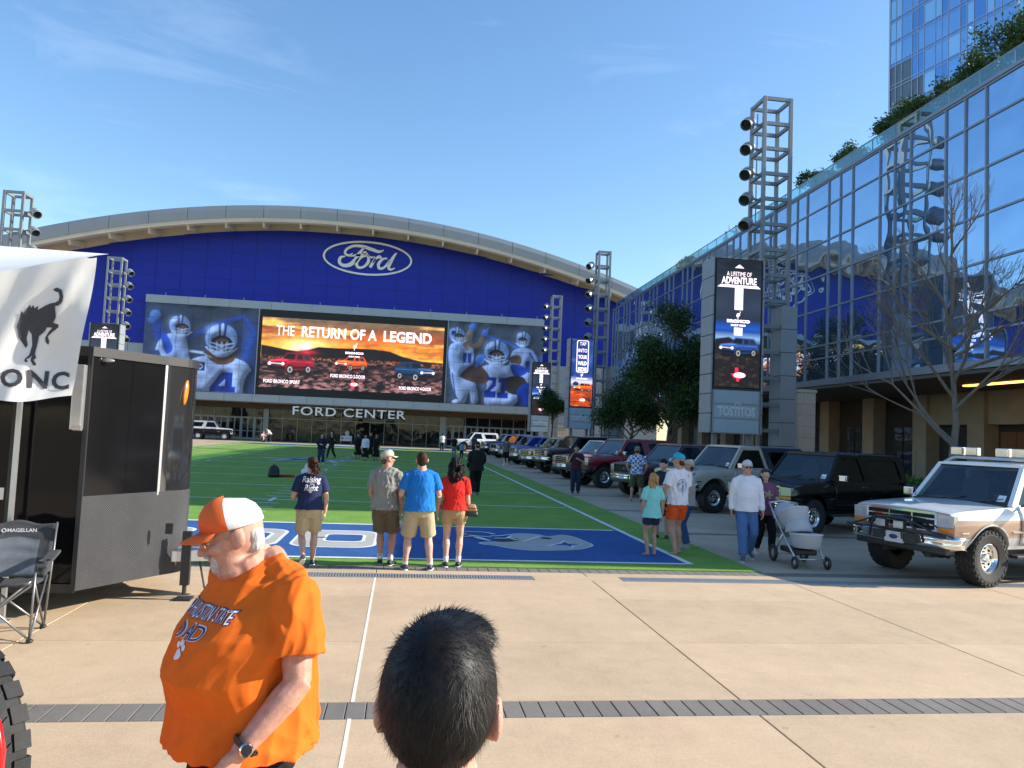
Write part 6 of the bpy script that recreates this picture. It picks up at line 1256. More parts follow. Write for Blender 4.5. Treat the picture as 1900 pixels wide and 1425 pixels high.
def hand(mb, w, d, palm_n, thumb_side, curl=0.35, sc=1.0, fist=False):
    """palm and five bent fingers; w wrist point, d direction of hand, palm_n palm normal"""
    d = Vector(d).normalized(); n = Vector(palm_n); n = (n-d*n.dot(d)).normalized(); s = d.cross(n).normalized()*thumb_side; w = Vector(w)
    rot = Matrix((s, d, n)).transposed(); mb.ell(w+d*0.045*sc, (0.040*sc, 0.056*sc, 0.017*sc), 12, 8, rot)
    for i, (o_, L) in enumerate(((0.029, 0.072), (0.010, 0.080), (-0.010, 0.075), (-0.028, 0.060))):
        p = w+d*(0.088*sc)+s*o_*sc; q = [p-d*0.02*sc]; a = curl*(1.9 if fist else 1.0)
        dd = d.copy()
        for k in range(3): dd = (dd+n*a*(0.6+0.5*k)).normalized(); q.append(q[-1]+dd*(L*sc*(0.45, 0.33, 0.27)[k]+(0.02*sc if k == 0 else 0)))
        mb.tube(q, [0.0098*sc, 0.0095*sc, 0.0088*sc, 0.0068*sc], 8)
    p = w+d*0.03*sc+s*0.030*sc; mb.tube([p-s*0.01*sc, p+(s*0.8+d*0.6+n*0.25).normalized()*0.035*sc, p+(s*0.6+d*1.0+n*0.5).normalized()*0.066*sc], [0.0135*sc, 0.011*sc, 0.008*sc], 8)
def person(label, loc, face, h=1.75, g=1.0, belly=0.0, fem=0.0, tone='fair', arms=None, feet=None, head_yaw=0.0, head_pitch=0.0, lean=0.0, shirt=('white', (0.7, 0.7, 0.7)), sleeve='short', shirt_len=0.86, loose=1.0, bottom=('shorts', 'khaki', (0.45, 0.36, 0.22)), shoe=('black', (0.02, 0.02, 0.02)), socks=False, hair=('short', 'dark', (0.02, 0.014, 0.01)), cap=None, glasses=None, vox=0.011, group=None, shorts_len=0.50, det=1, crouch=0.0, name='person', seed=0, shadeface=False, smooth_shirt=2, jowl=0.0, goatee=None, head_off=(0, 0, 0), skin_smooth=2, hs_=1.03):
    """one standing figure: continuous skin, clothing as separate parts. arms = ((upper dir, fore dir, curl), (...)) right, left in body axes (x right, y forward)"""
    t = thing(name, label, 'person', (loc[0], loc[1], loc[2] if len(loc) > 2 else 0), R(face)-R(90), group); S = h/1.75; rnd = random.Random(seed or int(abs(loc[0]*97+loc[1]*13)))
    arms = arms or (((0.14, 0.0, -1), (0.05, 0.25, -1), 0.35), ((-0.14, 0.0, -1), (-0.05, 0.25, -1), 0.35)); feet = feet or ((0.10, 0.02), (-0.10, -0.02))
    hipz = 0.90-crouch; L1, L2 = 0.43, 0.415
    LM = Matrix.Translation((0, 0, hipz)) @ Matrix.Rotation(-lean, 4, 'X') @ Matrix.Translation((0, 0, -0.90))       # trunk lean about the hips
    def tp(p): return LM @ Vector(p)
    B = MB(); rw = 1.0-0.06*fem
    torso = [(0, 0.0, 0.80, 0.13*g, 0.09*g), (0, 0.0, 0.90, (0.165+0.012*fem)*g, 0.115*g), (0, 0.005+belly*0.3, 1.00, (0.155)*g, 0.11*g+belly*0.4), (0, 0.008+belly*0.5, 1.10, (0.145-0.012*fem)*g, 0.108*g+belly*0.6), (0, 0.01+belly*0.2, 1.24, 0.160*g*rw, 0.115*g+belly*0.3+0.012*fem), (0, 0.0, 1.345, 0.160*g*rw, 0.10*g), (0, -0.01, 1.405, 0.135*g*rw, 0.080*g), (0, -0.015, 1.455, 0.075, 0.062)]
    tmb = MB().rings(torso, 22); ngk = 0.62+0.38*g; tmb.tube([(0, -0.025, 1.40), (0, -0.012+head_off[1]*0.75, 1.462+head_off[2]*0.8), (0, head_off[1], 1.54+head_off[2])], [0.076*ngk, 0.063*ngk, 0.060*ngk], 14)
    for s in (-1, 1): tmb.tube([(s*0.02, -0.025, 1.475), (s*0.085*rw, -0.02, 1.435), (s*0.155*(0.55+0.45*g)*rw, -0.01, 1.395)], [0.042*ngk, 0.042*ngk, 0.045*ngk], 10); merge(B, xf(tmb, LM))
    hp = tp((head_off[0], 0.002+head_off[1], 1.515+head_off[2]))
    HM = Matrix.Translation(hp) @ Matrix.Rotation(-lean*0.6, 4, 'X') @ Matrix.Rotation(R(head_yaw), 4, 'Z') @ Matrix.Rotation(-R(head_pitch), 4, 'X') @ Matrix.Diagonal((hs_, hs_, hs_, 1)); merge(B, xf(head_mb(det, jowl), HM))
    sh = []
    for i, s in enumerate((1, -1)):
        a = tp((s*0.178*(0.55+0.45*g)*rw, -0.008, 1.375)); ud, fd, cu = arms[i][:3]; ud = (LM.to_3x3() @ Vector(ud)).normalized(); fd = (LM.to_3x3() @ Vector(fd)).normalized(); e = a+ud*0.285; w = e+fd*0.25; ga = 0.55+0.45*g
        B.tube([a-Vector((s*0.06, 0, -0.0)), a, a+ud*0.10, a+ud*0.2, e], [0.052*ga, 0.058*ga, 0.050*ga, 0.045*ga, 0.039*ga], 12); B.tube([e-fd*0.02, e+fd*0.06, e+fd*0.15, w+fd*0.01], [0.038*ga, 0.043*ga, 0.036*ga, 0.026*ga], 12)
        pn = arms[i][3] if len(arms[i]) > 3 else (-s, 0.15, 0); hand(B, w, fd, pn, arms[i][4] if len(arms[i]) > 4 else (1 if s > 0 else -1)*(-1), cu, 1.0); sh.append((a, ud, e, fd, w))
    legs = []
    for i, s in enumerate((1, -1)):
        hj = Vector((s*0.088*(0.7+0.3*g), 0, hipz)); fx, fy = feet[i][0], feet[i][1]; fz = feet[i][2] if len(feet[i]) > 2 else 0.0; an = Vector((fx, fy, 0.085+fz)); dv = an-hj; D = min(dv.length, L1+L2-0.002); mid = hj+dv*(L1/(L1+L2)); bend = math.sqrt(max(0, L1*L1-(D*L1/(L1+L2))**2)); fwd = Vector((s*0.12, 1, 0)); fwd = (fwd-dv.normalized()*fwd.dot(dv.normalized())).normalized(); kn = mid+fwd*bend; gl = 0.6+0.4*g
        B.tube([hj+Vector((0, 0, 0.03)), hj+(kn-hj)*0.25, hj+(kn-hj)*0.65, kn], [(0.088+0.006*fem)*gl, (0.086+0.006*fem)*gl, 0.068*gl, 0.054*gl], 14); cb = -fwd*0.018; B.tube([kn+(an-kn)*-0.03, kn+(an-kn)*0.12, kn+(an-kn)*0.33+cb, kn+(an-kn)*0.65+cb*0.5, an], [0.053*gl, 0.051*gl, 0.058*gl, 0.043*gl, 0.035*gl], 14)
        fdir = Vector((s*0.22, 1, 0)).normalized(); tilt = feet[i][3] if len(feet[i]) > 3 else 0.0; fdir = (fdir+Vector((0, 0, -tilt))).normalized()
        B.tube([an+Vector((0, 0, -0.02))-fdir*0.03, an+Vector((0, 0, -0.05))+fdir*0.06, an+Vector((0, 0, -0.062))+fdir*0.15], [(0.035, 0.035), (0.040, 0.028), (0.036, 0.016)], 10); legs.append((hj, kn, an, fdir))
    def mk(mb, nm, m, v, sm=2, disp=None):
        me = solid(mb, v, sm, disp, name=nm); me.transform(Matrix.Scale(S, 4)); return obj(nm, me, m, t)
    mk(B, 'body', skin(tone), vox*0.9 if det else vox, skin_smooth)
    # shirt
    c = 0.016*loose+0.006; T = MB(); zl = shirt_len; rr = []
    for (cx_, cy, z, rx, ry) in torso[1:]:
        if z < 1.47: rr.append((cx_, cy, z, rx+c*(1.0 if z > 1.3 else 1.35), ry+c*(1.1 if z > 1.3 else 1.6)))
    if belly: q0 = rr[0]; rr[0] = (q0[0], q0[1]+belly*0.35, q0[2], q0[3], q0[4]+belly*0.40)
    low = rr[0]; rr = [(low[0], low[1]-belly*0.1, zl, low[3]+0.010*loose, low[4]+0.004*loose)]+[q for q in rr if q[2] > zl+0.03]; rr = [q for q in rr if q[2] < 1.43]; rr.append((0, -0.016, 1.468, 0.080*(0.75+0.25*g), 0.072*(0.75+0.25*g))); SM = MB().rings(rr, 26)
    for s in (-1, 1): SM.tube([(s*0.03, -0.022, 1.452), (s*0.085*rw, -0.02, 1.432), (s*0.155*(0.55+0.45*g)*rw, -0.01, 1.388)], [0.046*ngk, 0.056*ngk, 0.064*ngk], 12)
    merge(T, xf(SM, LM))
    for i, s in enumerate((1, -1)):
        a, ud, e, fd, w = sh[i]; ga = 0.55+0.45*g
        if sleeve == 'none': continue
        Ls = 0.205 if sleeve == 'short' else 0.285; T.tube([a-Vector((s*0.06, 0, -0.006)), a-ud*0.01, a+ud*0.09, a+ud*Ls], [0.062*ga, 0.068*ga+0.003*loose, 0.068*ga+0.008*loose, 0.062*ga+0.014*loose if sleeve == 'short' else 0.058*ga], 14)
        if sleeve == 'long': T.tube([e-ud*0.02, e+fd*0.08, e+fd*0.22, w+fd*0.0], [0.058*ga, 0.056*ga, 0.046*ga, 0.040*ga], 14)
    sm_ = cloth('shirt '+shirt[0], shirt[1]) if not isinstance(shirt[1], bpy.types.Material) else shirt[1]
    shirt_o = mk(T, 'shirt', sm_, vox, smooth_shirt, folds(0.0125*min(loose, 1.4), rnd.randint(1, 999)))
    # lower garment
    Q = MB(); bk_, bn_, bc_ = bottom; gl = 0.6+0.4*g; Q.rings([(0, 0, hipz-0.13, 0.10*g, 0.085*g), (0, 0, hipz-0.05, 0.172*g+0.012*fem, 0.122*g), (0, 0, hipz+0.05, 0.170*g, 0.122*g+belly*0.2), (0, 0.005, hipz+0.13, 0.158*g, 0.118*g+belly*0.35)], 24)
    for hj, kn, an, fdir in legs:
        if bk_ == 'shorts': zc = shorts_len; k_ = (hj.z-zc)/(hj.z-kn.z); k_ = min(max(k_, 0.25), 1.06); e_ = hj+(kn-hj)*k_; Q.tube([hj+Vector((0, 0, 0.02)), hj+(e_-hj)*0.4, e_], [0.100*gl+0.006*fem, 0.102*gl+0.008, 0.088*gl+0.024*k_], 16)
        elif bk_ in ('jeans', 'pants'): w_ = 0.012 if bk_ == 'jeans' else 0.006; Q.tube([hj+Vector((0, 0, 0.02)), hj+(kn-hj)*0.45, kn], [0.100*gl, 0.090*gl+w_, 0.078*gl+w_], 16); Q.ell(kn, (0.08*gl, 0.085*gl, 0.08*gl)); Q.tube([kn-(an-kn)*0.03, kn+(an-kn)*0.4, kn+(an-kn)*0.96], [0.078*gl+w_, 0.068*gl+w_, 0.056*gl+w_*1.5], 16)
    if bk_ == 'gown': Q = MB().rings([(0, 0, 0.25, 0.27*g, 0.21*g), (0, 0, 0.55, 0.23*g, 0.18*g), (0, 0, 0.9, 0.20*g, 0.15*g), (0, 0, 1.2, 0.18*g, 0.13*g), (0, 0, 1.4, 0.15*g, 0.10*g)], 24)
    mk(Q, 'gown' if bk_ == 'gown' else bk_, cloth('lower '+bn_, bc_, 'denim'), vox, 2, folds(0.0095, rnd.randint(1, 999), 34))
    # shoes
    if shoe:
        for hj, kn, an, fdir in legs:
            K = MB(); b0 = an+Vector((0, 0, -0.052)); up_ = Vector((0, 0, 1)); K.tube([b0-fdir*0.055, b0-fdir*0.02+up_*0.008, b0+fdir*0.07, b0+fdir*0.15-up_*0.006, b0+fdir*0.185-up_*0.012], [(0.034, 0.032), (0.042, 0.040), (0.046, 0.032), (0.044, 0.022), (0.026, 0.014)], 12)
            if shoe[0] != 'flipflop': K.ell(an+Vector((0, 0, -0.025)), (0.042, 0.045, 0.045))
            if shoe[0] == 'flipflop': K = MB().tube([b0-fdir*0.06-up_*0.026, b0+fdir*0.06-up_*0.026, b0+fdir*0.17-up_*0.028], [(0.036, 0.008), (0.042, 0.008), (0.036, 0.008)], 12)
            so = mk(K, 'shoe', mat('shoe '+shoe[0], shoe[1], 0.6, var=0.15, vscale=20), min(vox, 0.009), 1)
            if shoe[0] != 'flipflop':
                sl = MB().tube([b0-fdir*0.06-up_*0.026, b0-fdir*0.03-up_*0.026, b0+fdir*0.08-up_*0.026, b0+fdir*0.16-up_*0.026, b0+fdir*0.188-up_*0.024], [(0.03, 0.011), (0.041, 0.012), (0.048, 0.011), (0.044, 0.010), (0.022, 0.008)], 12); me = sl.mesh('sole', True); me.transform(Matrix.Scale(S, 4)); obj('sole', me, M_SOLE if len(shoe) < 3 else mat('sole dark', (0.03, 0.03, 0.03), 0.7), so)
            if socks: k_ = MB().tube([an+(kn-an)*-0.02, an+(kn-an)*0.10, an+(kn-an)*0.20], [0.043, 0.041, 0.046], 12); me = k_.mesh('sock', True); me.transform(Matrix.Scale(S, 4)); obj('sock', me, M_SOCK, t)
    # head extras
    def hmk(mb, nm, m, v=None, sm=2, disp=None, parent=t):
        xf(mb, HM); me = solid(mb, v, sm, disp, name=nm) if v else mb.mesh(nm, True); me.transform(Matrix.Scale(S, 4)); return obj(nm, me, m, parent)
    if hair:
        hk, hn, hc = hair; hm_ = hair_mat(hn, hc); H = MB(); vv = min(vox, 0.010)
        if hk != 'under': H.ell((0, -0.022, 0.122), (0.081, 0.096, 0.102), 18, 12); H.ell((0, -0.05, 0.085), (0.074, 0.06, 0.075), 16, 10); H.ell((0, 0.03, 0.178), (0.062, 0.055, 0.035), 16, 8)
        else: H.ell((0, -0.056, 0.080), (0.069, 0.044, 0.048), 16, 10); H.ell((0, -0.012, 0.128), (0.0755, 0.078, 0.016), 16, 8); H.ell((0, -0.055, 0.05), (0.058, 0.040, 0.04), 14, 8)
        if hk == 'long':
            for k in range(26): a = rnd.uniform(-2.4, 2.4); z = rnd.uniform(-0.12, 0.13); rr_ = 0.08+0.01*rnd.random(); H.ell((rr_*math.sin(a), -0.03-0.062*math.cos(a), z), (0.030, 0.028, 0.055), 8, 6)
        if hk == 'bob':
            for k in range(22): a = rnd.uniform(-2.2, 2.2); z = rnd.uniform(-0.03, 0.1); H.ell((0.08*math.sin(a), -0.02-0.07*math.cos(a), z), (0.026, 0.026, 0.045), 8, 6)
        if hk == 'curly':
            for k in range(150): a = rnd.uniform(-2.5, 2.5); z = rnd.uniform(-0.14, 0.21); rr_ = (0.105 if z < 0.1 else 0.105-(z-0.1)*0.6)+rnd.uniform(-0.012, 0.02); r0 = rnd.uniform(0.016, 0.03); H.ell((rr_*math.sin(a), -0.035-rr_*0.95*math.cos(a), z), (r0, r0, r0*1.4), 8, 6)
        if hk == 'bun':
            H.ell((0.0, -0.12, 0.02), (0.05, 0.05, 0.06), 12, 8)
            for k in range(20): H.ell((rnd.gauss(0.0, 0.028), -0.12+rnd.gauss(0, 0.02), 0.0+rnd.gauss(0, 0.045)), (0.02, 0.02, 0.032), 8, 6)
        dsp = (lambda P: (0.0015 if hk == 'under' else 0.004)*np.sin(P[:, 0]*160+6*np.sin(P[:, 2]*25))*np.sin(P[:, 1]*90+4*np.sin(P[:, 2]*40))) if hk != 'curly' else (lambda P: 0.006*np.sin(P[:, 0]*130)*np.sin(P[:, 1]*140)*np.sin(P[:, 2]*150))
        hmk(H, 'hair', hm_, vv, 1, dsp)
    if goatee: G = MB(); G.ell((0, 0.075, 0.012), (0.034, 0.024, 0.030)); G.ell((0, 0.098, 0.056), (0.028, 0.012, 0.007)); G.ell((0.028, 0.078, 0.034), (0.011, 0.014, 0.026)); G.ell((-0.028, 0.078, 0.034), (0.011, 0.014, 0.026)); hmk(G, 'beard', goatee, 0.0045, 1, lambda P: 0.0022*np.sin(P[:, 0]*420+P[:, 2]*80)*np.sin(P[:, 1]*380+P[:, 2]*120))
    if cap:
        cm, bm_, back = cap[0], cap[1], cap[2] if len(cap) > 2 else 0; flip = -1 if back else 1; D_ = MB(); prof = [(0.0, 0.222), (0.03, 0.220), (0.058, 0.208), (0.078, 0.185), (0.087, 0.158), (0.089, 0.128)]; n = 28
        for (r_, z) in prof:
            for j in range(n): a = 2*math.pi*j/n; D_.v.append((r_*0.95*math.cos(a), -0.008+r_*1.14*math.sin(a), z+(0.010*math.sin(a)*flip)))
        for i in range(len(prof)-1):
            for j in range(n): j2 = (j+1) % n; a = 2*math.pi*(j+0.5)/n; D_.f.append((i*n+j, i*n+j2, (i+1)*n+j2, (i+1)*n+j)); D_.mi.append(1 if (len(cap) > 3 and math.sin(a) < 0.30) else 0)
        mats_ = [cm]+([cap[3]] if len(cap) > 3 else []); xf(D_, HM); me = D_.mesh('cap', True); me.transform(Matrix.Scale(S, 4)); co = obj('cap', me, mats_, t); co.modifiers.new('t', 'SOLIDIFY').thickness = 0.004
        V = MB(); n2 = 12
        for j in range(n2+1):
            a = R(-62+124*j/n2); e_ = 0.075*math.cos(a*0.95)**0.7
            for k, q in enumerate((0, 0.5, 1.0)): V.v.append(((0.084+0.004*q)*math.sin(a)*0.96, flip*(0.098*math.cos(a)-0.008+e_*q), 0.136-0.012*q-0.018*q*math.sin(a)**2+0.006))
        for j in range(n2):
            for k in range(2): i_ = j*3+k; V.f.append((i_, i_+3, i_+4, i_+1)); V.mi.append(0)
        xf(V, HM); me = V.mesh('brim', True); me.transform(Matrix.Scale(S, 4)); bo = obj('brim', me, bm_, co); bo.modifiers.new('t', 'SOLIDIFY').thickness = 0.004
        kb = MB().ell((0, -0.006, 0.223), (0.008, 0.008, 0.005)); xf(kb, HM); me = kb.mesh('cap_button', True); me.transform(Matrix.Scale(S, 4)); obj('cap_button', me, bm_, co)
    if det and not shadeface:
        for s in (-1, 1):
            e_ = MB().ell((s*0.031, 0.0815, 0.1015), (0.0125, 0.009, 0.006)); xf(e_, HM); me = e_.mesh('eye', True); me.transform(Matrix.Scale(S, 4)); eo = obj('eye', me, M_EYEW, t); e_ = MB().ell((s*0.031, 0.0895, 0.1010), (0.005, 0.003, 0.0048)); xf(e_, HM); me = e_.mesh('iris', True); me.transform(Matrix.Scale(S, 4)); obj('iris', me, M_EYE, eo)
    if glasses:
        G = MB()
        if glasses == 'sun':
            for s in (-1, 1): G.ell((s*0.033, 0.094, 0.102), (0.027, 0.006, 0.019), 12, 8); G.tube([(s*0.058, 0.09, 0.106), (s*0.081, 0.01, 0.104)], 0.003, 6)
            G.tube([(-0.02, 0.1, 0.106), (0.02, 0.1, 0.106)], 0.003, 6); hmk(G, 'sunglasses', M_SHADE)
        else:
            for s in (-1, 1): G.tube([(s*0.033+0.024*math.cos(a), 0.101-0.004*abs(math.cos(a)), 0.096+0.018*math.sin(a)) for a in [k*0.4488 for k in range(15)]], 0.0012, 5); G.tube([(s*0.057, 0.097, 0.102), (s*0.083, 0.0, 0.104), (s*0.084, -0.015, 0.098)], 0.0012, 5)
            G.tube([(-0.01, 0.1025, 0.1), (0.01, 0.1025, 0.1)], 0.0012, 5); go = hmk(G, 'glasses', mat('gold wire', (0.5, 0.38, 0.2), 0.3, 0.9, var=0)); ln = MB()
            for s in (-1, 1): ln.ell((s*0.033, 0.1, 0.096), (0.0235, 0.0008, 0.0175), 12, 6)
            hmk(ln, 'lens', clear_glass('lens glass', (0.93, 0.95, 0.95), 0.06), parent=go)
    t['S'] = S; return t, shirt_o, sh, HM, S
def on_cloth(me, target, cx_, cz, face=1, flat=0.0025, dirv=None, sub=0.02):
    """lay flat lettering on a garment: XY of the print become body x/z, projected along body y (face 1 = chest, -1 = back)"""
    dg = target.data; P = [v.co.copy() for v in dg.vertices]; F = [tuple(p.vertices) for p in dg.polygons]; T = BVHTree.FromPolygons(P, F); b = bmesh.new(); b.from_mesh(me)
    bmesh.ops.triangulate(b, faces=b.faces[:])
    for _ in range(2): bmesh.ops.subdivide_edges(b, edges=[e for e in b.edges if e.calc_length() > sub], cuts=1); bmesh.ops.triangulate(b, faces=b.faces[:])
    d = Vector(dirv) if dirv else Vector((0, -face, 0)); d.normalize(); sx = Vector((0, 0, 1)).cross(-d).normalized(); last = None
    for v in b.verts:
        o_ = Vector((0, 0, cz))+sx*(cx_+v.co.x)+Vector((0, 0, v.co.y))-d*1.0; hit = T.ray_cast(o_, d)
        if hit[0] is not None: v.co = hit[0]-d*flat; last = (hit[0]-o_).dot(d)
        else: v.co = o_+d*((last or 0.85)-flat)
    b.to_mesh(me); b.free(); me.polygons.foreach_set('use_smooth', [False]*len(me.polygons)); return me
def prop(p, mb, name, m, S=1.0, **k):
    mb.v = [(x*S, y*S, z*S) for x, y, z in mb.v]; return mb.build(name, m, p, **k)

# ------------------------------------------------------------ man in orange (foreground)
C_OR = cloth('orange tee', (0.72, 0.135, 0.012)); M_MESH = mat('white cap mesh', (0.78, 0.78, 0.80), 0.85, var=0.04, bump=0.5, bscale=400); M_ORC = mat('orange cap twill', (0.70, 0.115, 0.015), 0.8, var=0.06, bump=0.3, bscale=500); M_WHH = mat('white hair', (0.46, 0.43, 0.40), 0.6, var=0.25, vscale=60, bump=0.6, bscale=120)
om, osh, oarm, OHM, OS = person('big man in orange tee and orange and white cap looking down, in front', (-0.505, 3.05), 222, h=1.895, g=1.27, belly=0.10, hs_=1.0, tone='ruddy', arms=(((0.10, -0.15, -1), (-0.05, 0.02, -1), 0.4), ((-0.30, 0.10, -1), (0.22, 0.70, -0.80), 0.5)), shirt=('orange', C_OR), shirt_len=0.855, loose=2.0, bottom=('pants', 'black', (0.012, 0.012, 0.013)), hair=('under', 'white', (0.46, 0.44, 0.41)), cap=(M_ORC, M_ORC, 0, M_MESH), glasses='wire', goatee=M_WHH, head_yaw=-24, head_pitch=20, head_off=(0, 0.075, -0.055), skin_smooth=4, vox=0.006, jowl=0.02, seed=5, feet=((0.16, 0.03), (-0.16, 0.0)), smooth_shirt=4)
M_TXW = mat('white shirt print', (0.72, 0.70, 0.72), 0.8, var=0.06); M_TXP = mat('purple shirt print', (0.05, 0.03, 0.13), 0.8, var=0.1)
def tee(body, cx_, cz, size, m, target, parent, bold=0.0, width=None, face=1, shear=0.0, arc=0.0, flat=0.0025):
    me = text_mesh(body, size, bold=bold, shear=shear); xs_ = [v.co.x for v in me.vertices]
    if width: me.transform(Matrix.Diagonal((width/(max(xs_)-min(xs_)), 1, 1, 1)))
    if arc:
        for v in me.vertices: v.co.y += arc*(1-(v.co.x/(width/2))**2)
    return obj('lettering', on_cloth(me, target, cx_, cz, face, flat), m, parent)
tee('SAM HOUSTON STATE', 0.0, 1.415, 0.062, M_TXP, osh, om, bold=0.003, width=0.30, flat=0.003); tee('SAM HOUSTON STATE', 0.0, 1.415, 0.062, M_TXW, osh, om, bold=0.0, width=0.295, flat=0.0055); tee('DAD', 0.005, 1.355, 0.066, M_TXW, osh, om, bold=0.003, width=0.142, flat=0.003); tee('DAD', 0.005, 1.355, 0.066, M_TXP, osh, om, bold=0.0, width=0.138, flat=0.0055)
for (u, v, a, b_) in ((0, 0, 0.022, 0.018), (-0.022, 0.026, 0.008, 0.011), (-0.007, 0.034, 0.008, 0.012), (0.009, 0.034, 0.008, 0.012), (0.024, 0.025, 0.008, 0.011)): obj('paw_print', on_cloth(flat_poly([[(u+a*math.cos(q), v+b_*math.sin(q)) for q in [k*0.449 for k in range(14)]]]), osh, 0.0, 1.285, 1, 0.003), M_TXW, om)
# collar, watch, cap lettering
a, ud, e, fd, w = oarm[1]; wc = w-fd*0.02; n = fd.orthogonal().normalized(); q = fd.cross(n); wb = MB().tube([wc+n*0.040*math.cos(k*0.349)+q*0.040*math.sin(k*0.349) for k in range(19)], [(0.013, 0.004)]*19, 8, cap=False); prop(om, wb, 'watch_strap', M_PLAST, OS)
side_w = (Vector((-0.75, 0.1, 0.35))); side_w = (side_w-fd*side_w.dot(fd)).normalized(); wf_ = MB().lathe([(0.0, 0.011), (0.017, 0.011), (0.021, 0.006), (0.021, -0.004)], wc+side_w*0.042, side_w, 20); prop(om, wf_, 'watch_case', M_CHROME, OS); prop(om, MB().lathe([(0.0, 0.0125), (0.0165, 0.0118)], wc+side_w*0.042, side_w, 20), 'watch_dial', M_BLACK, OS)
for body_, z_, sz, m_ in (('HOUSTON', 0.158, 0.026, M_TXP), ):
    me = text_mesh(body_, sz, bold=0.001); out = []
    for v in me.vertices: aa = v.co.x/0.092; z2 = z_+v.co.y; rr_ = 0.0885-0.35*max(0, z2-0.15); v.co = OHM @ Vector((rr_*0.98*math.sin(aa), -0.008+rr_*1.17*math.cos(aa), z2+0.01*math.cos(aa)))
    me.transform(Matrix.Scale(OS, 4)); obj('cap_lettering', me, m_, om)

# ------------------------------------------------------------ man seen from behind, closest to the camera
fm, fsh, farm, FHM, FS = person('dark haired man seen from behind, only head and neck, closest to the camera', (0.078, 1.20), 92, h=1.812, g=1.02, tone='ruddy', shirt=('charcoal', (0.05, 0.05, 0.055)), hair=None, vox=0.0065, head_yaw=-14, head_pitch=4, seed=9)
M_BH = mat('black hair', (0.006, 0.005, 0.005), 0.5, var=0.3, vscale=40, spec=0.22)
H = MB().ell((0, -0.022, 0.124), (0.084, 0.099, 0.107), 26, 18).ell((0, -0.050, 0.098), (0.074, 0.055, 0.058), 22, 14).ell((0.0, -0.054, 0.072), (0.056, 0.038, 0.036), 20, 12).ell((0.01, 0.02, 0.195), (0.064, 0.066, 0.038), 20, 10)
xf(H, FHM); hme = solid(H, 0.006, 2, None, name='hair'); hv = [v.co.copy() for v in hme.vertices]; hn = [v.normal.copy() for v in hme.vertices]; hme.transform(Matrix.Scale(FS, 4)); hair_o = obj('hair', hme, M_BH, fm)
rs = random.Random(3); sv, sf = [], []; Fi = FHM.inverted(); F3 = FHM.to_3x3()
for k in range(15000):
    i = rs.randrange(len(hv)); p = hv[i]; nrm = hn[i]; lp = Fi @ p
    if lp.z < 0.034+rs.uniform(0, 0.012) or lp.y > 0.085: continue
    crown = Vector((0.012, -0.055, 0.19)); d = lp-crown; d = Vector((d.x*1.0+0.25*d.y, d.y*1.0-0.25*d.x, -0.10-0.4*abs(lp.z-0.2)))
    if lp.z > 0.17: d = d+Vector((0.05, 0.08, 0.02))
    d = (F3 @ d); d = (d-nrm*d.dot(nrm)); d = (d.normalized() if d.length > 1e-5 else nrm.orthogonal())+Vector((rs.gauss(0, 0.22), rs.gauss(0, 0.22), rs.gauss(0, 0.22))); L = rs.uniform(0.012, 0.030)*(0.55 if lp.z < 0.05 else 1.0); lift_ = rs.uniform(0.03, 0.16)*(2.2 if lp.z > 0.19 and lp.y > -0.03 else 1.0)
    sd_ = d.cross(nrm).normalized()*0.00055; b0 = len(sv); q = p-nrm*0.002; dd = (d.normalized()+nrm*lift_).normalized()
    for s_ in range(4):
        wdt = 1-0.3*s_; sv += [tuple((q-sd_*wdt)*FS), tuple((q+sd_*wdt)*FS)]; q = q+dd*(L/3); dd = (dd-nrm*lift_*0.35+d.normalized()*0.1).normalized()
    sf += [(b0+2*s_, b0+2*s_+1, b0+2*s_+3, b0+2*s_+2) for s_ in range(3)]
sm2 = bpy.data.meshes.new('hair_strands'); sm2.from_pydata(sv, [], sf); sm2.polygons.foreach_set('use_smooth', [True]*len(sm2.polygons)); tag(obj('hair_strands', sm2, M_BH, fm), kind='stuff')

# ------------------------------------------------------------ group watching at the edge of the turf
KH = ('shorts', 'khaki', (0.50, 0.40, 0.265)); BLK = ('black', (0.018, 0.018, 0.02))
nw, nsh, *_ = person('woman in navy printed tee and khaki shorts walking away, hair tied back', (-1.30, 11.75), 97, h=1.63, g=1.13, fem=1, tone='fair', arms=(((0.25, 0.05, -1), (0.0, 0.35, -1), 0.4), ((-0.30, 0.10, -1), (0.35, 0.85, 0.05), 0.5)), feet=((0.09, 0.16), (-0.06, -0.22, 0.13, 0.75)), shirt=('navy', (0.022, 0.030, 0.085)), shirt_len=0.90, bottom=KH, shoe=('navy', (0.03, 0.035, 0.06)), hair=('bun', 'dark brown', (0.045, 0.02, 0.012)), head_yaw=24, lean=0.05, shorts_len=0.56, vox=0.0095, seed=11)
tee('Raising', 0.0, 1.285, 0.125, M_TXW, nsh, nw, bold=0.001, width=0.27, face=-1, shear=0.28); tee('Right', 0.0, 1.165, 0.125, M_TXW, nsh, nw, bold=0.001, width=0.20, face=-1, shear=0.28); tee('him', 0.01, 1.225, 0.05, M_TXW, nsh, nw, width=0.06, face=-1, shear=0.28)
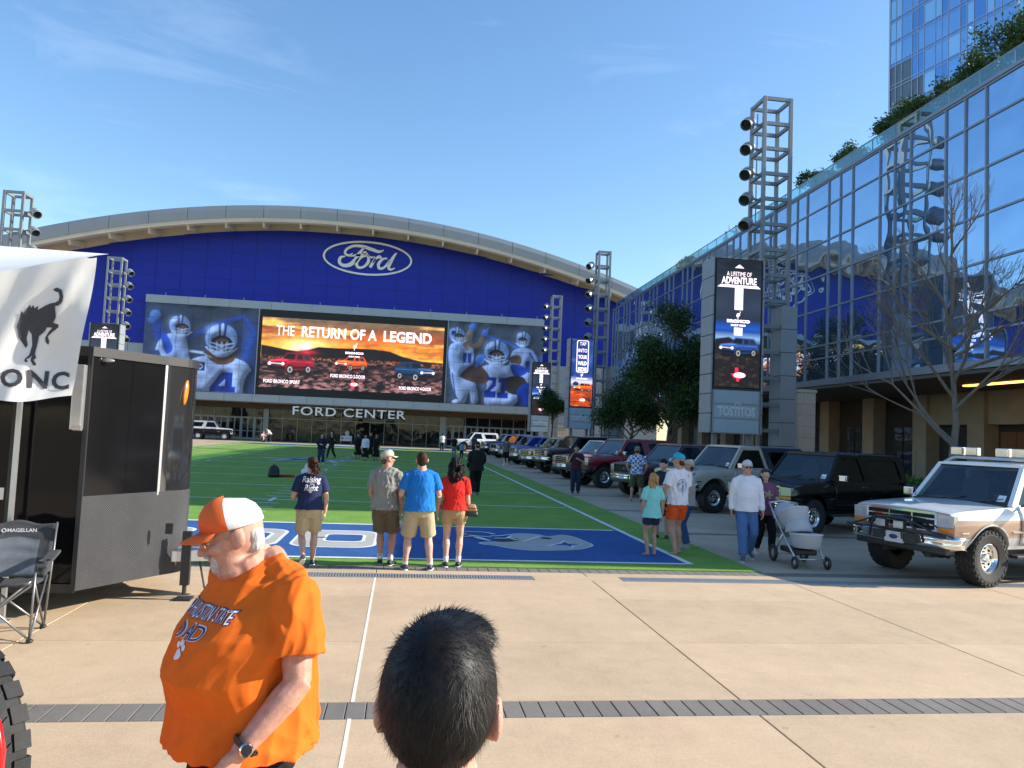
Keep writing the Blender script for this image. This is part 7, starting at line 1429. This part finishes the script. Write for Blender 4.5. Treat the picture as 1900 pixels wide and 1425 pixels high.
gm_, gsh, garm, GHM, GS = person('man in grey tee and tan cap looking to the right, holding a water bottle', (-0.20, 12.0), 78, h=1.76, g=1.12, belly=0.03, tone='ruddy', arms=(((0.16, 0.02, -1), (0.02, 0.22, -1), 0.5), ((-0.16, 0.1, -1), (0.2, 0.5, -0.8), 0.4)), feet=((0.12, 0.0), (-0.05, 0.06)), shirt=('grey', (0.27, 0.265, 0.24)), shirt_len=0.84, loose=1.3, bottom=('shorts', 'olive brown', (0.145, 0.11, 0.07)), shoe=BLK, socks=True, hair=('under', 'grey brown', (0.10, 0.07, 0.05)), cap=(mat('tan cap', (0.52, 0.46, 0.36), 0.85, var=0.06), mat('tan cap', (0.5, 0.45, 0.36)), 0), glasses='sun', head_yaw=-52, vox=0.0095, seed=12)
bt = thing('water_bottle', 'clear plastic water bottle in the grey tee man\'s hand', 'bottle', (0, 0, 0)); wv = Matrix.Rotation(R(78)-R(90), 4, 'Z') @ (garm[0][4]*GS); bt.location = (-0.20+wv.x+0.02, 12.0+wv.y-0.05, wv.z-0.29); MB().lathe([(0.0,0.0),(0.03,0.0),(0.032,0.03),(0.030,0.06),(0.032,0.09),(0.030,0.13),(0.032,0.15),(0.014,0.19),(0.013,0.205),(0.0,0.205)], (0,0,0), (0,0,1), 16).build('bottle', clear_glass('bottle plastic', (0.85, 0.9, 0.95), 0.12), bt, smooth=True); MB().lathe([(0.0,0.222),(0.0145,0.222),(0.0145,0.2),(0.0,0.2)], (0,0,0), (0,0,1), 12).build('bottle_cap', M_STICK, bt); MB().lathe([(0.0328,0.075),(0.0328,0.13)], (0,0,0), (0,0,1), 16).build('bottle_label', mat('bottle label', (0.55, 0.65, 0.8), 0.5), bt)
person('man in bright blue tee and khaki cargo shorts, middle of the three spectators', (0.32, 11.62), 93, h=1.77, g=1.22, tone='fair', arms=(((0.30, 0.08, -1), (-0.45, 0.85, 0.15), 0.5), ((-0.30, 0.08, -1), (0.45, 0.85, 0.15), 0.5)), feet=((0.19, 0.0), (-0.17, 0.03)), shirt=('blue', (0.015, 0.17, 0.52)), shirt_len=0.87, loose=1.3, bottom=KH, shoe=('navy', (0.02, 0.025, 0.06)), socks=True, hair=('short', 'dark brown', (0.03, 0.018, 0.012)), shorts_len=0.50, vox=0.0095, seed=13)
rw_, rsh, rarm, RHM, RS = person('woman in red tee with dark curly hair and a shoulder bag', (0.86, 11.95), 84, h=1.67, g=1.08, fem=1, tone='fair', arms=(((0.14, 0.08, -1), (0.0, 0.45, -0.9), 0.4), ((-0.24, -0.02, -1), (-0.12, 0.35, -0.95), 0.35)), feet=((0.10, 0.03), (-0.10, -0.02)), shirt=('red', (0.66, 0.025, 0.018)), shirt_len=0.92, loose=1.1, bottom=('shorts', 'tan khaki', (0.38, 0.27, 0.14)), shorts_len=0.70, shoe=BLK, socks=True, hair=('curly', 'black', (0.008, 0.007, 0.007)), vox=0.0095, seed=14)
hb = thing('handbag', 'tan and black shoulder bag on the woman in red', 'bag', (1.12, 11.93, 0.16)); hb.scale = (0.82, 0.82, 0.82); M_LTH = mat('tan leather', (0.42, 0.20, 0.08), 0.55, var=0.1)
MB().rings([(0, 0, 0.76, 0.135, 0.05), (0, 0, 0.79, 0.14, 0.058), (0, 0, 0.86, 0.125, 0.05)], 18, p=3).build('bag_base', mat('black leather', (0.015, 0.015, 0.015), 0.4), hb, smooth=True); MB().rings([(0, 0, 0.861, 0.124, 0.049), (0, 0, 0.91, 0.108, 0.044), (0, 0, 0.97, 0.085, 0.032), (0, 0, 0.99, 0.07, 0.02)], 18, p=3).build('bag_body', M_LTH, hb, smooth=True); MB().rings([(0, 0, 0.905, 0.112, 0.047), (0, 0, 0.925, 0.107, 0.045)], 18, p=3).build('bag_stripe', mat('bag stripe', (0.10, 0.05, 0.03), 0.5), hb)
MB().tube([(-0.07, 0, 0.98), (-0.09, 0.0, 1.15), (-0.12, -0.03, 1.34), (-0.17, -0.03, 1.40)], [(0.013, 0.003)]*4, 6).build('strap', M_LTH, hb)

# ------------------------------------------------------------ family at the end zone corner
person('girl with blond hair in a pale turquoise top', (4.53, 13.4), 93, h=1.50, g=0.86, fem=1, tone='tan', arms=(((0.20, 0.02, -1), (0.10, 0.2, -1), 0.4), ((-0.14, 0.02, -1), (0.0, 0.25, -1), 0.4)), feet=((0.08, 0.02), (-0.08, 0.0)), shirt=('turquoise', (0.22, 0.58, 0.56)), shirt_len=0.80, loose=1.9, bottom=('shorts', 'navy', (0.02, 0.03, 0.07)), shorts_len=0.66, shoe=('flipflop', (0.25, 0.12, 0.06)), hair=('long', 'blond', (0.36, 0.21, 0.09)), vox=0.0095, seed=15)
wm, wsh, *_ = person('tall man in white printed tee, orange shorts and turquoise cap', (5.06, 13.55), 103, h=1.87, g=0.98, tone='tan', arms=(((0.12, 0.05, -1), (0.0, 0.5, -0.9), 0.4), ((-0.30, -0.05, -1), (-0.10, 0.12, -1), 0.4)), feet=((0.12, 0.12), (-0.06, -0.06)), shirt=('white', (0.70, 0.69, 0.74)), shirt_len=0.86, loose=1.3, bottom=('shorts', 'orange', (0.66, 0.085, 0.02)), shorts_len=0.62, shoe=('flipflop', (0.16, 0.09, 0.05)), hair=('under', 'brown', (0.05, 0.03, 0.02)), cap=(mat('turquoise cap', (0.01, 0.36, 0.50), 0.8, var=0.05), mat('turquoise cap', (0, 0, 0)), 0), head_yaw=28, vox=0.0095, seed=16)
M_TXB = mat('blue grey print', (0.20, 0.26, 0.42), 0.8)
for r0, r1, n0 in ((0.105, 0.094, 28), (0.075, 0.068, 24)): obj('print', on_cloth(flat_poly([[(r0*math.cos(a), r0*1.1*math.sin(a)) for a in (6.2832*k/n0, 6.2832*(k+1)/n0)]+[(r1*math.cos(a), r1*1.1*math.sin(a)) for a in (6.2832*(k+1)/n0, 6.2832*k/n0)] for k in range(n0)]), wsh, 0.0, 1.28, -1), M_TXB, wm)
tee('P   S', 0.0, 1.28, 0.10, M_TXB, wsh, wm, bold=0.002, width=0.20, face=-1); obj('print', on_cloth(flat_poly([[(-0.014, -0.12), (0.0, -0.19), (0.014, -0.12), (0.03, 0.02), (0.012, 0.09), (-0.012, 0.09), (-0.03, 0.02)]]), wsh, 0.0, 1.28, -1), M_TXB, wm)
person('dark haired boy in dark tee with folded arms', (5.55, 15.75), 235, h=1.70, g=0.92, tone='fair', arms=(((0.25, 0.25, -1), (-0.9, 0.45, 0.1), 0.4), ((-0.25, 0.25, -1), (0.9, 0.42, 0.0), 0.4)), shirt=('dark navy', (0.025, 0.03, 0.05)), bottom=('shorts', 'black', (0.012, 0.012, 0.014)), shorts_len=0.5, shoe=BLK, hair=('short', 'black brown', (0.014, 0.010, 0.008)), head_pitch=15, vox=0.010, seed=17)
person('man in grey long sleeve shirt, jeans and two-tone cap, behind the tall man', (5.62, 14.5), 150, h=1.72, g=1.05, tone='ruddy', arms=(((0.16, 0.05, -1), (0.0, 0.4, -0.9), 0.4), ((-0.16, 0.0, -1), (-0.05, 0.3, -1), 0.4)), shirt=('pale grey', (0.36, 0.34, 0.32)), sleeve='long', shirt_len=0.84, bottom=('jeans', 'blue denim', (0.04, 0.08, 0.19)), shoe=('grey', (0.3, 0.32, 0.36)), hair=('under', 'brown', (0.08, 0.05, 0.03)), cap=(mat('beige cap', (0.42, 0.36, 0.28), 0.85), mat('red brim', (0.32, 0.02, 0.04), 0.8), 0), vox=0.010, seed=18)
person('man in white long sleeve shirt and jeans walking towards the camera, sunglasses', (6.27, 13.3), 258, h=1.79, g=1.08, belly=0.04, tone='ruddy', arms=(((0.26, -0.05, -1), (0.06, 0.30, -1), 0.5), ((-0.26, 0.05, -1), (-0.06, 0.25, -1), 0.5)), feet=((0.10, 0.26), (-0.10, -0.16, 0.05, 0.3)), shirt=('white long', (0.72, 0.71, 0.76)), sleeve='long', shirt_len=0.84, loose=1.0, bottom=('jeans', 'mid denim', (0.075, 0.15, 0.33)), shoe=('slate', (0.08, 0.1, 0.13)), hair=('under', 'grey', (0.25, 0.22, 0.2)), cap=(mat('pale grey cap', (0.52, 0.52, 0.55), 0.85), mat('pale grey cap', (0, 0, 0)), 0), glasses='sun', shadeface=True, vox=0.0095, seed=19, head_yaw=4)
mw, msh, *_ = person('woman in mauve tee and glasses pushing the stroller', (6.92, 13.9), 268, h=1.63, g=1.10, fem=1, tone='fair', arms=(((0.22, 0.25, -1), (-0.1, 0.95, -0.28), 0.6, (0, 0.2, -1)), ((-0.22, 0.2, -1), (-0.1, 0.95, -0.22), 0.6, (0, 0.2, -1))), feet=((0.10, -0.12, 0.03, 0.3), (-0.09, 0.18)), shirt=('mauve', (0.19, 0.07, 0.12)), shirt_len=0.80, loose=1.6, bottom=('pants', 'black leggings', (0.012, 0.012, 0.013)), shoe=('cream', (0.5, 0.45, 0.4)), hair=('bob', 'brown', (0.09, 0.04, 0.022)), glasses='wire', vox=0.0095, seed=20)
for k in range(5): a = 6.2832*k/5; obj('print', on_cloth(flat_poly([[(0.055*math.cos(a)+0.045*math.cos(q)*math.cos(a)-0.02*math.sin(q)*math.sin(a), 0.045*math.sin(a)+0.045*math.cos(q)*math.sin(a)+0.02*math.sin(q)*math.cos(a)) for q in [j*0.449 for j in range(14)]]]), msh, 0.0, 1.14, 1), mat('ochre print', (0.34, 0.27, 0.16), 0.8), mw)
# ------------------------------------------------------------ stroller
sr = thing('stroller', 'grey double stroller with two hooded seats beside the dark truck', 'stroller', (7.02, 12.80, 0), R(268)-R(90)); M_SGR = mat('stroller grey cloth', (0.42, 0.43, 0.46), 0.85, var=0.05, bump=0.15); M_SLT = mat('stroller light', (0.50, 0.52, 0.56), 0.85, var=0.05)
fr = MB()
for s in (-1, 1): fr.tube([(s*0.26, -0.62, 1.02), (s*0.27, -0.40, 0.82), (s*0.27, 0.15, 0.38), (s*0.25, 0.45, 0.14)], 0.016, 8); fr.tube([(s*0.27, -0.35, 0.14), (s*0.27, -0.05, 0.52)], 0.016, 8)
fr.tube([(-0.26, -0.62, 1.02), (0, -0.66, 1.05), (0.26, -0.62, 1.02)], 0.018, 8); fr.tube([(-0.27, -0.35, 0.14), (0.27, -0.35, 0.14)], 0.014, 8); fr.tube([(-0.25, 0.45, 0.16), (0.25, 0.45, 0.16)], 0.014, 8); fr.build('frame', M_ALU, sr, smooth=True)
for s in (-1, 1):
    for y, r_ in ((-0.36, 0.15), (0.47, 0.105)):
        w_ = MB().lathe([(r_*0.55, -0.022), (r_*0.9, -0.026), (r_, -0.012), (r_, 0.012), (r_*0.9, 0.026), (r_*0.55, 0.022), (r_*0.55, -0.022)], (s*0.29, y, r_), (1, 0, 0), 24).build('wheel', M_PLAST, sr, smooth=True); MB().lathe([(0.0, -0.018), (r_*0.2, -0.018), (r_*0.56, -0.008), (r_*0.56, 0.008), (r_*0.2, 0.018), (0.0, 0.018)], (s*0.29, y, r_), (1, 0, 0), 16).build('hub', M_ALU, w_)
        MB().tube([(s*0.29, y, r_), (s*0.27, y-0.02, r_+0.12)], 0.014, 6).build('fork', M_PLAST, sr)
def bassinet(y, z, L, name, tilt):
    M_ = Matrix.Translation((0, y, z)) @ Matrix.Rotation(tilt, 4, 'X'); b = MB().rings([(0, 0, 0, 0.17, L*0.40), (0, 0, 0.06, 0.20, L*0.46), (0, 0, 0.2, 0.215, L*0.5), (0, 0, 0.23, 0.22, L*0.51)], 24, p=3.2); o_ = xf(b, M_).build(name, M_SGR, sr, smooth=True); angle_smooth(o_.data, 40)
    rm = MB().rings([(0, 0, 0.225, 0.228, L*0.52), (0, 0, 0.25, 0.228, L*0.52)], 24, p=3.2); xf(rm, M_).build('rim', M_SLT, o_); hd_ = MB(); n = 8
    for i in range(n+1):
        a = R(8+88*i/n)
        for j in range(13): q = math.pi*j/12; hd_.v.append((0.222*math.cos(q), -L*0.5+(0.02+0.26*math.sin(q))*math.cos(a)*1.0+0.02, 0.24+(0.30*math.sin(q)+0.012*(i % 2))*math.sin(a)))
    for i in range(n):
        for j in range(12): k = i*13+j; hd_.f.append((k, k+13, k+14, k+1)); hd_.mi.append(0)
    c_ = xf(hd_, M_).build('hood', M_SGR, o_, smooth=True, fix=False); c_.modifiers.new('t', 'SOLIDIFY').thickness = 0.012; return o_
bassinet(-0.12, 0.66, 0.62, 'upper_seat', R(28)); bassinet(0.28, 0.33, 0.62, 'lower_bassinet', R(4)); MB().bb(-0.2, 0.2, -0.3, 0.3, 0.2, 0.3).build('basket', M_PLAST, sr, bevel=0.03)

# ------------------------------------------------------------ people among the trucks and on the turf
m_ck = mat('cloth checked', (0.5, 0.5, 0.6), 0.88, var=0); n_ = m_ck.node_tree.nodes; l_ = m_ck.node_tree.links; tcn = n_.new('ShaderNodeTexCoord'); ck = n_.new('ShaderNodeTexChecker'); ck.inputs['Scale'].default_value = 13; ck.inputs['Color1'].default_value = (0.62, 0.64, 0.70, 1); ck.inputs['Color2'].default_value = (0.05, 0.10, 0.34, 1); l_.new(tcn.outputs['Object'], ck.inputs['Vector']); l_.new(ck.outputs[0], n_['Principled BSDF'].inputs['Base Color'])
person('man in blue and white checked shirt, green shorts and grey cap', (7.84, 24.9), 70, h=1.84, g=1.10, tone='tan', arms=(((0.45, -0.1, -0.9), (-0.3, 0.45, -0.8), 0.6), ((-0.45, -0.1, -0.9), (0.3, 0.45, -0.8), 0.6)), feet=((0.15, 0.0), (-0.15, 0.05)), shirt=('checked', m_ck), shirt_len=0.85, bottom=('shorts', 'army green', (0.085, 0.095, 0.05)), shorts_len=0.45, shoe=('flipflop', (0.05, 0.03, 0.02)), hair=('under', 'dark', (0.03, 0.02, 0.015)), cap=(mat('grey cap', (0.16, 0.15, 0.15), 0.85), mat('grey cap', (0, 0, 0)), 0), vox=0.013, seed=21)
person('man in plum shirt and dark jeans holding a hand up to his face', (6.31, 27.3), 262, h=1.76, g=1.08, tone='tan', arms=(((0.35, 0.45, -0.8), (-0.45, 0.25, 1.0), 0.6), ((-0.3, 0.3, -0.9), (0.7, 0.55, 0.45), 0.5)), shirt=('plum', (0.06, 0.022, 0.035)), bottom=('jeans', 'dark denim', (0.02, 0.028, 0.055)), shoe=BLK, hair=('short', 'brown', (0.06, 0.035, 0.022)), vox=0.013, seed=22)
person('man in black jacket and black cap walking away across the turf', (2.47, 25.1), 100, h=1.78, g=1.18, tone='tan', arms=(((0.3, 0.1, -1), (-0.3, 0.6, -0.5), 0.5), ((-0.3, 0.0, -1), (0.1, 0.5, -0.7), 0.5)), feet=((0.10, 0.14), (-0.10, -0.14, 0.03, 0.3)), shirt=('black jacket', (0.015, 0.015, 0.017)), sleeve='long', shirt_len=0.80, loose=1.9, bottom=('jeans', 'black', (0.016, 0.016, 0.018)), shoe=('greyish', (0.10, 0.10, 0.10)), hair=('under', 'black', (0.01, 0.01, 0.01)), cap=(mat('black cap', (0.015, 0.015, 0.016), 0.8), mat('black cap', (0, 0, 0)), 0), vox=0.013, seed=23)
far = dict(det=0, vox=0.02)
person('man in grey tee and black shorts walking beside the row of trucks', (6.7, 49), 95, shirt=('mid grey', (0.12, 0.125, 0.13)), bottom=('shorts', 'black', (0.012, 0.012, 0.014)), shoe=('white', (0.6, 0.6, 0.6)), socks=True, tone='fair', hair=('short', 'dark', (0.03, 0.02, 0.015)), g=1.1, seed=31, **far)
person('person in white shirt and dark jeans by the farthest white truck', (3.95, 75.5), 95, h=1.78, shirt=('white', (0.62, 0.66, 0.72)), bottom=('jeans', 'dark denim', (0.02, 0.028, 0.055)), tone='tan', g=1.1, seed=32, **far)
person('person in dark top and light jeans standing at the sideline', (4.1, 60.3), 80, h=1.7, shirt=('black', (0.015, 0.012, 0.014)), bottom=('jeans', 'light denim', (0.12, 0.19, 0.30)), tone='tan', seed=33, **far)
person('child in light blue top next to the person in light jeans', (4.55, 58.4), 70, h=1.25, g=0.9, shirt=('sky blue', (0.12, 0.25, 0.50)), bottom=('pants', 'black', (0.012, 0.012, 0.013)), tone='tan', seed=34, **far)
person('man in dark patterned shirt by the dark blue truck', (6.2, 66.0), 60, h=1.78, g=1.15, shirt=('slate', (0.04, 0.05, 0.07)), bottom=('jeans', 'dark denim', (0.02, 0.028, 0.055)), tone='tan', seed=35, **far)
person('man in royal blue shirt between the blue trucks', (7.3, 53.0), 30, h=1.78, g=1.1, shirt=('royal', (0.02, 0.06, 0.35)), bottom=('jeans', 'dark denim', (0.02, 0.028, 0.055)), tone='tan', seed=36, **far)
person('woman in dark navy top and trousers with light shoes walking on midfield', (-4.2, 42), 268, h=1.66, fem=1, g=1.15, shirt=('ink navy', (0.014, 0.016, 0.04)), sleeve='long', loose=1.8, bottom=('jeans', 'ink', (0.03, 0.04, 0.08)), shoe=('white', (0.6, 0.6, 0.62)), hair=('long', 'dark brown', (0.03, 0.018, 0.012)), arms=(((0.25, 0.1, -1), (-0.6, 0.7, 0.1), 0.5), ((-0.25, 0.1, -1), (0.5, 0.7, 0.0), 0.5)), seed=37, **far)
person('person in black jacket carrying a camera, striding on midfield', (-4.35, 49.6), 225, h=1.75, shirt=('black jacket', (0.015, 0.015, 0.017)), sleeve='long', loose=1.6, bottom=('pants', 'grey black', (0.02, 0.022, 0.025)), hair=('long', 'dark', (0.03, 0.02, 0.015)), feet=((0.1, 0.25), (-0.1, -0.25, 0.05, 0.4)), arms=(((0.2, 0.2, -1), (0.1, 0.9, -0.4), 0.4), ((-0.5, 0.2, -0.6), (0.3, 0.6, 0.8), 0.4)), seed=38, **far)
GW = dict(sleeve='long', loose=2.0, bottom=('gown', 'black gown', (0.010, 0.010, 0.011)), group='graduates in black gowns', fem=1, tone='tan', **far)
person('graduate in black gown with long dark hair, leftmost of the gowned group', (-2.8, 51.2), 255, h=1.66, shirt=('gown black', (0.011, 0.010, 0.011)), hair=('long', 'black', (0.008, 0.007, 0.007)), seed=39, **GW)
person('graduate in open black gown over a white top, front of the gowned group', (-2.2, 48.3), 262, h=1.63, shirt=('white blouse', (0.6, 0.62, 0.68)), hair=('long', 'black', (0.008, 0.007, 0.007)), seed=40, **GW)
person('graduate in black gown half hidden at the back of the gowned group', (-2.05, 52.4), 250, h=1.76, shirt=('gown black', (0.011, 0.010, 0.011)), hair=('short', 'black', (0.01, 0.01, 0.01)), seed=41, **GW)
person('graduate in black gown with long brown hair, rightmost of the gowned group', (-1.55, 48.9), 240, h=1.68, shirt=('gown black', (0.011, 0.010, 0.011)), hair=('long', 'brown', (0.05, 0.03, 0.02)), seed=42, **GW)
person('photographer crouching low in pink and white top before the arena doors', (-14.6, 84.2), 300, h=1.68, crouch=0.48, lean=0.35, shirt=('pink white', (0.6, 0.42, 0.42)), bottom=('pants', 'black', (0.012, 0.012, 0.013)), feet=((0.12, 0.12), (-0.12, -0.15)), hair=('short', 'grey', (0.3, 0.28, 0.26)), arms=(((0.2, 0.8, -0.5), (-0.3, 0.7, 0.6), 0.5), ((-0.2, 0.8, -0.5), (0.3, 0.7, 0.6), 0.5)), seed=43, **far)
person('photographer bending forward in white shirt and dark trousers', (-13.8, 84.4), 200, h=1.74, lean=0.75, shirt=('white', (0.62, 0.66, 0.72)), bottom=('pants', 'navy', (0.02, 0.025, 0.045)), arms=(((0.2, 0.6, -0.8), (-0.3, 0.8, -0.2), 0.5), ((-0.2, 0.6, -0.8), (0.3, 0.8, -0.2), 0.5)), seed=44, **far)
person('person in white shirt standing behind the small white banner', (-6.3, 91.2), 270, h=1.76, shirt=('white', (0.62, 0.66, 0.72)), bottom=('pants', 'black', (0.012, 0.012, 0.013)), seed=45, **far)
q = gbw(11.2, -0.75, 14.41); person('person in pale pink shirt standing on the roof terrace, left of the two', (q.x, q.y, q.z-0.55), 200, h=1.76, shirt=('pale pink', (0.55, 0.40, 0.40)), bottom=('jeans', 'dark denim', (0.02, 0.028, 0.055)), hair=('short', 'dark', (0.03, 0.02, 0.015)), seed=46, **far)
q = gbw(9.6, -0.75, 14.41); person('person in grey shirt raising a phone on the roof terrace, right of the two', (q.x, q.y, q.z-0.55), 190, h=1.74, shirt=('light grey', (0.3, 0.3, 0.32)), bottom=('jeans', 'dark denim', (0.02, 0.028, 0.055)), hair=('short', 'dark', (0.03, 0.02, 0.015)), arms=(((0.5, 0.5, 0.1), (-0.2, 0.4, 0.9), 0.5), ((-0.14, 0, -1), (-0.05, 0.25, -1), 0.4)), seed=47, **far)
# ------------------------------------------------------------ small things on the turf
bp_ = thing('backpack', 'black backpack lying on the turf', 'backpack', (-4.8, 30.6, 0.012), R(20)); M_BP = mat('black nylon', (0.012, 0.012, 0.013), 0.6, var=0.2)
MB().rings([(0, 0, 0.0, 0.20, 0.13), (0, 0, 0.08, 0.22, 0.15), (0, 0, 0.3, 0.20, 0.13), (0, 0, 0.42, 0.14, 0.09), (0, 0, 0.46, 0.05, 0.04)], 18, p=2.8).build('bag_body', M_BP, bp_, smooth=True); MB().rings([(0, -0.13, 0.03, 0.14, 0.05), (0, -0.14, 0.1, 0.15, 0.06), (0, -0.13, 0.22, 0.12, 0.04)], 14, p=2.8).build('front_pocket', M_BP, bp_, smooth=True); MB().tube([(-0.05, 0.05, 0.45), (0, 0.05, 0.5), (0.05, 0.05, 0.45)], 0.012, 6).build('grab_handle', M_BP, bp_)
rb = thing('red_pouch', 'flat red pouch beside the backpack', 'bag', (-4.35, 30.9, 0.012), R(5)); MB().rings([(0, 0, 0, 0.30, 0.12), (0, 0, 0.05, 0.32, 0.14), (0, 0, 0.10, 0.24, 0.10)], 18, p=3).build('pouch', mat('red nylon', (0.33, 0.03, 0.02), 0.7), rb, smooth=True); MB().bb(-0.25, 0.25, -0.145, -0.135, 0.05, 0.06).build('zip', M_BP, rb)
wb_ = thing('white_bag', 'white plastic bag on the turf beyond the woman in navy', 'bag', (-3.75, 31.9, 0.012)); me = solid(MB().ell((0, 0, 0.16), (0.2, 0.16, 0.17)).ell((0.03, 0, 0.36), (0.10, 0.08, 0.14)), 0.015, 1, folds(0.02, 4, 25)); obj('bag_body', me, mat('white plastic', (0.62, 0.68, 0.74), 0.5, var=0.05), wb_); MB().tube([(0.0, 0, 0.48), (0.03, 0, 0.55), (0.07, 0, 0.47)], 0.01, 6).build('handle', mat('white plastic', (0, 0, 0)), wb_)
sg = thing('banner_sign', 'small white banner sign standing before the arena glass', 'sign', (-6.35, 90.3, 0)); MB().bb(-0.65, 0.65, -0.02, 0.02, 0.35, 0.95).build('board', M_STICK, sg); wtext('CENTER', 0.12, 0.66, -0.03, 0.2, M_BADGE, parent=sg, base=(0, 0, 0)); obj('emblem', flat_poly([[(0.13*math.cos(a), 0.13*math.sin(a)) for a in [k*0.449 for k in range(14)]]]), mat('red emblem', (0.5, 0.03, 0.04), 0.6), sg, (-0.42, -0.03, 0.66), FACE)
for s in (-1, 1): MB().bb(s*0.6-0.02, s*0.6+0.02, -0.2, 0.2, 0, 0.35).build('leg', M_STEEL, sg)
sp_ = thing('loudspeaker', 'black loudspeaker on a stand before the arena glass', 'speaker', (-1.6, 90.8, 0)); MB().bb(-0.22, 0.22, -0.2, 0.2, 1.55, 2.2).build('cabinet', M_PLAST, sp_, bevel=0.02); MB().tube([(0, 0, 0.3), (0, 0, 1.55)], 0.025, 8).build('pole', M_PLAST, sp_)
for k in range(3): a = 2.094*k; MB().tube([(0, 0, 0.7), (0.4*math.cos(a), 0.4*math.sin(a), 0.02)], 0.016, 6).build('leg', M_PLAST, sp_)
bpy.data.scenes.remove(WORK)
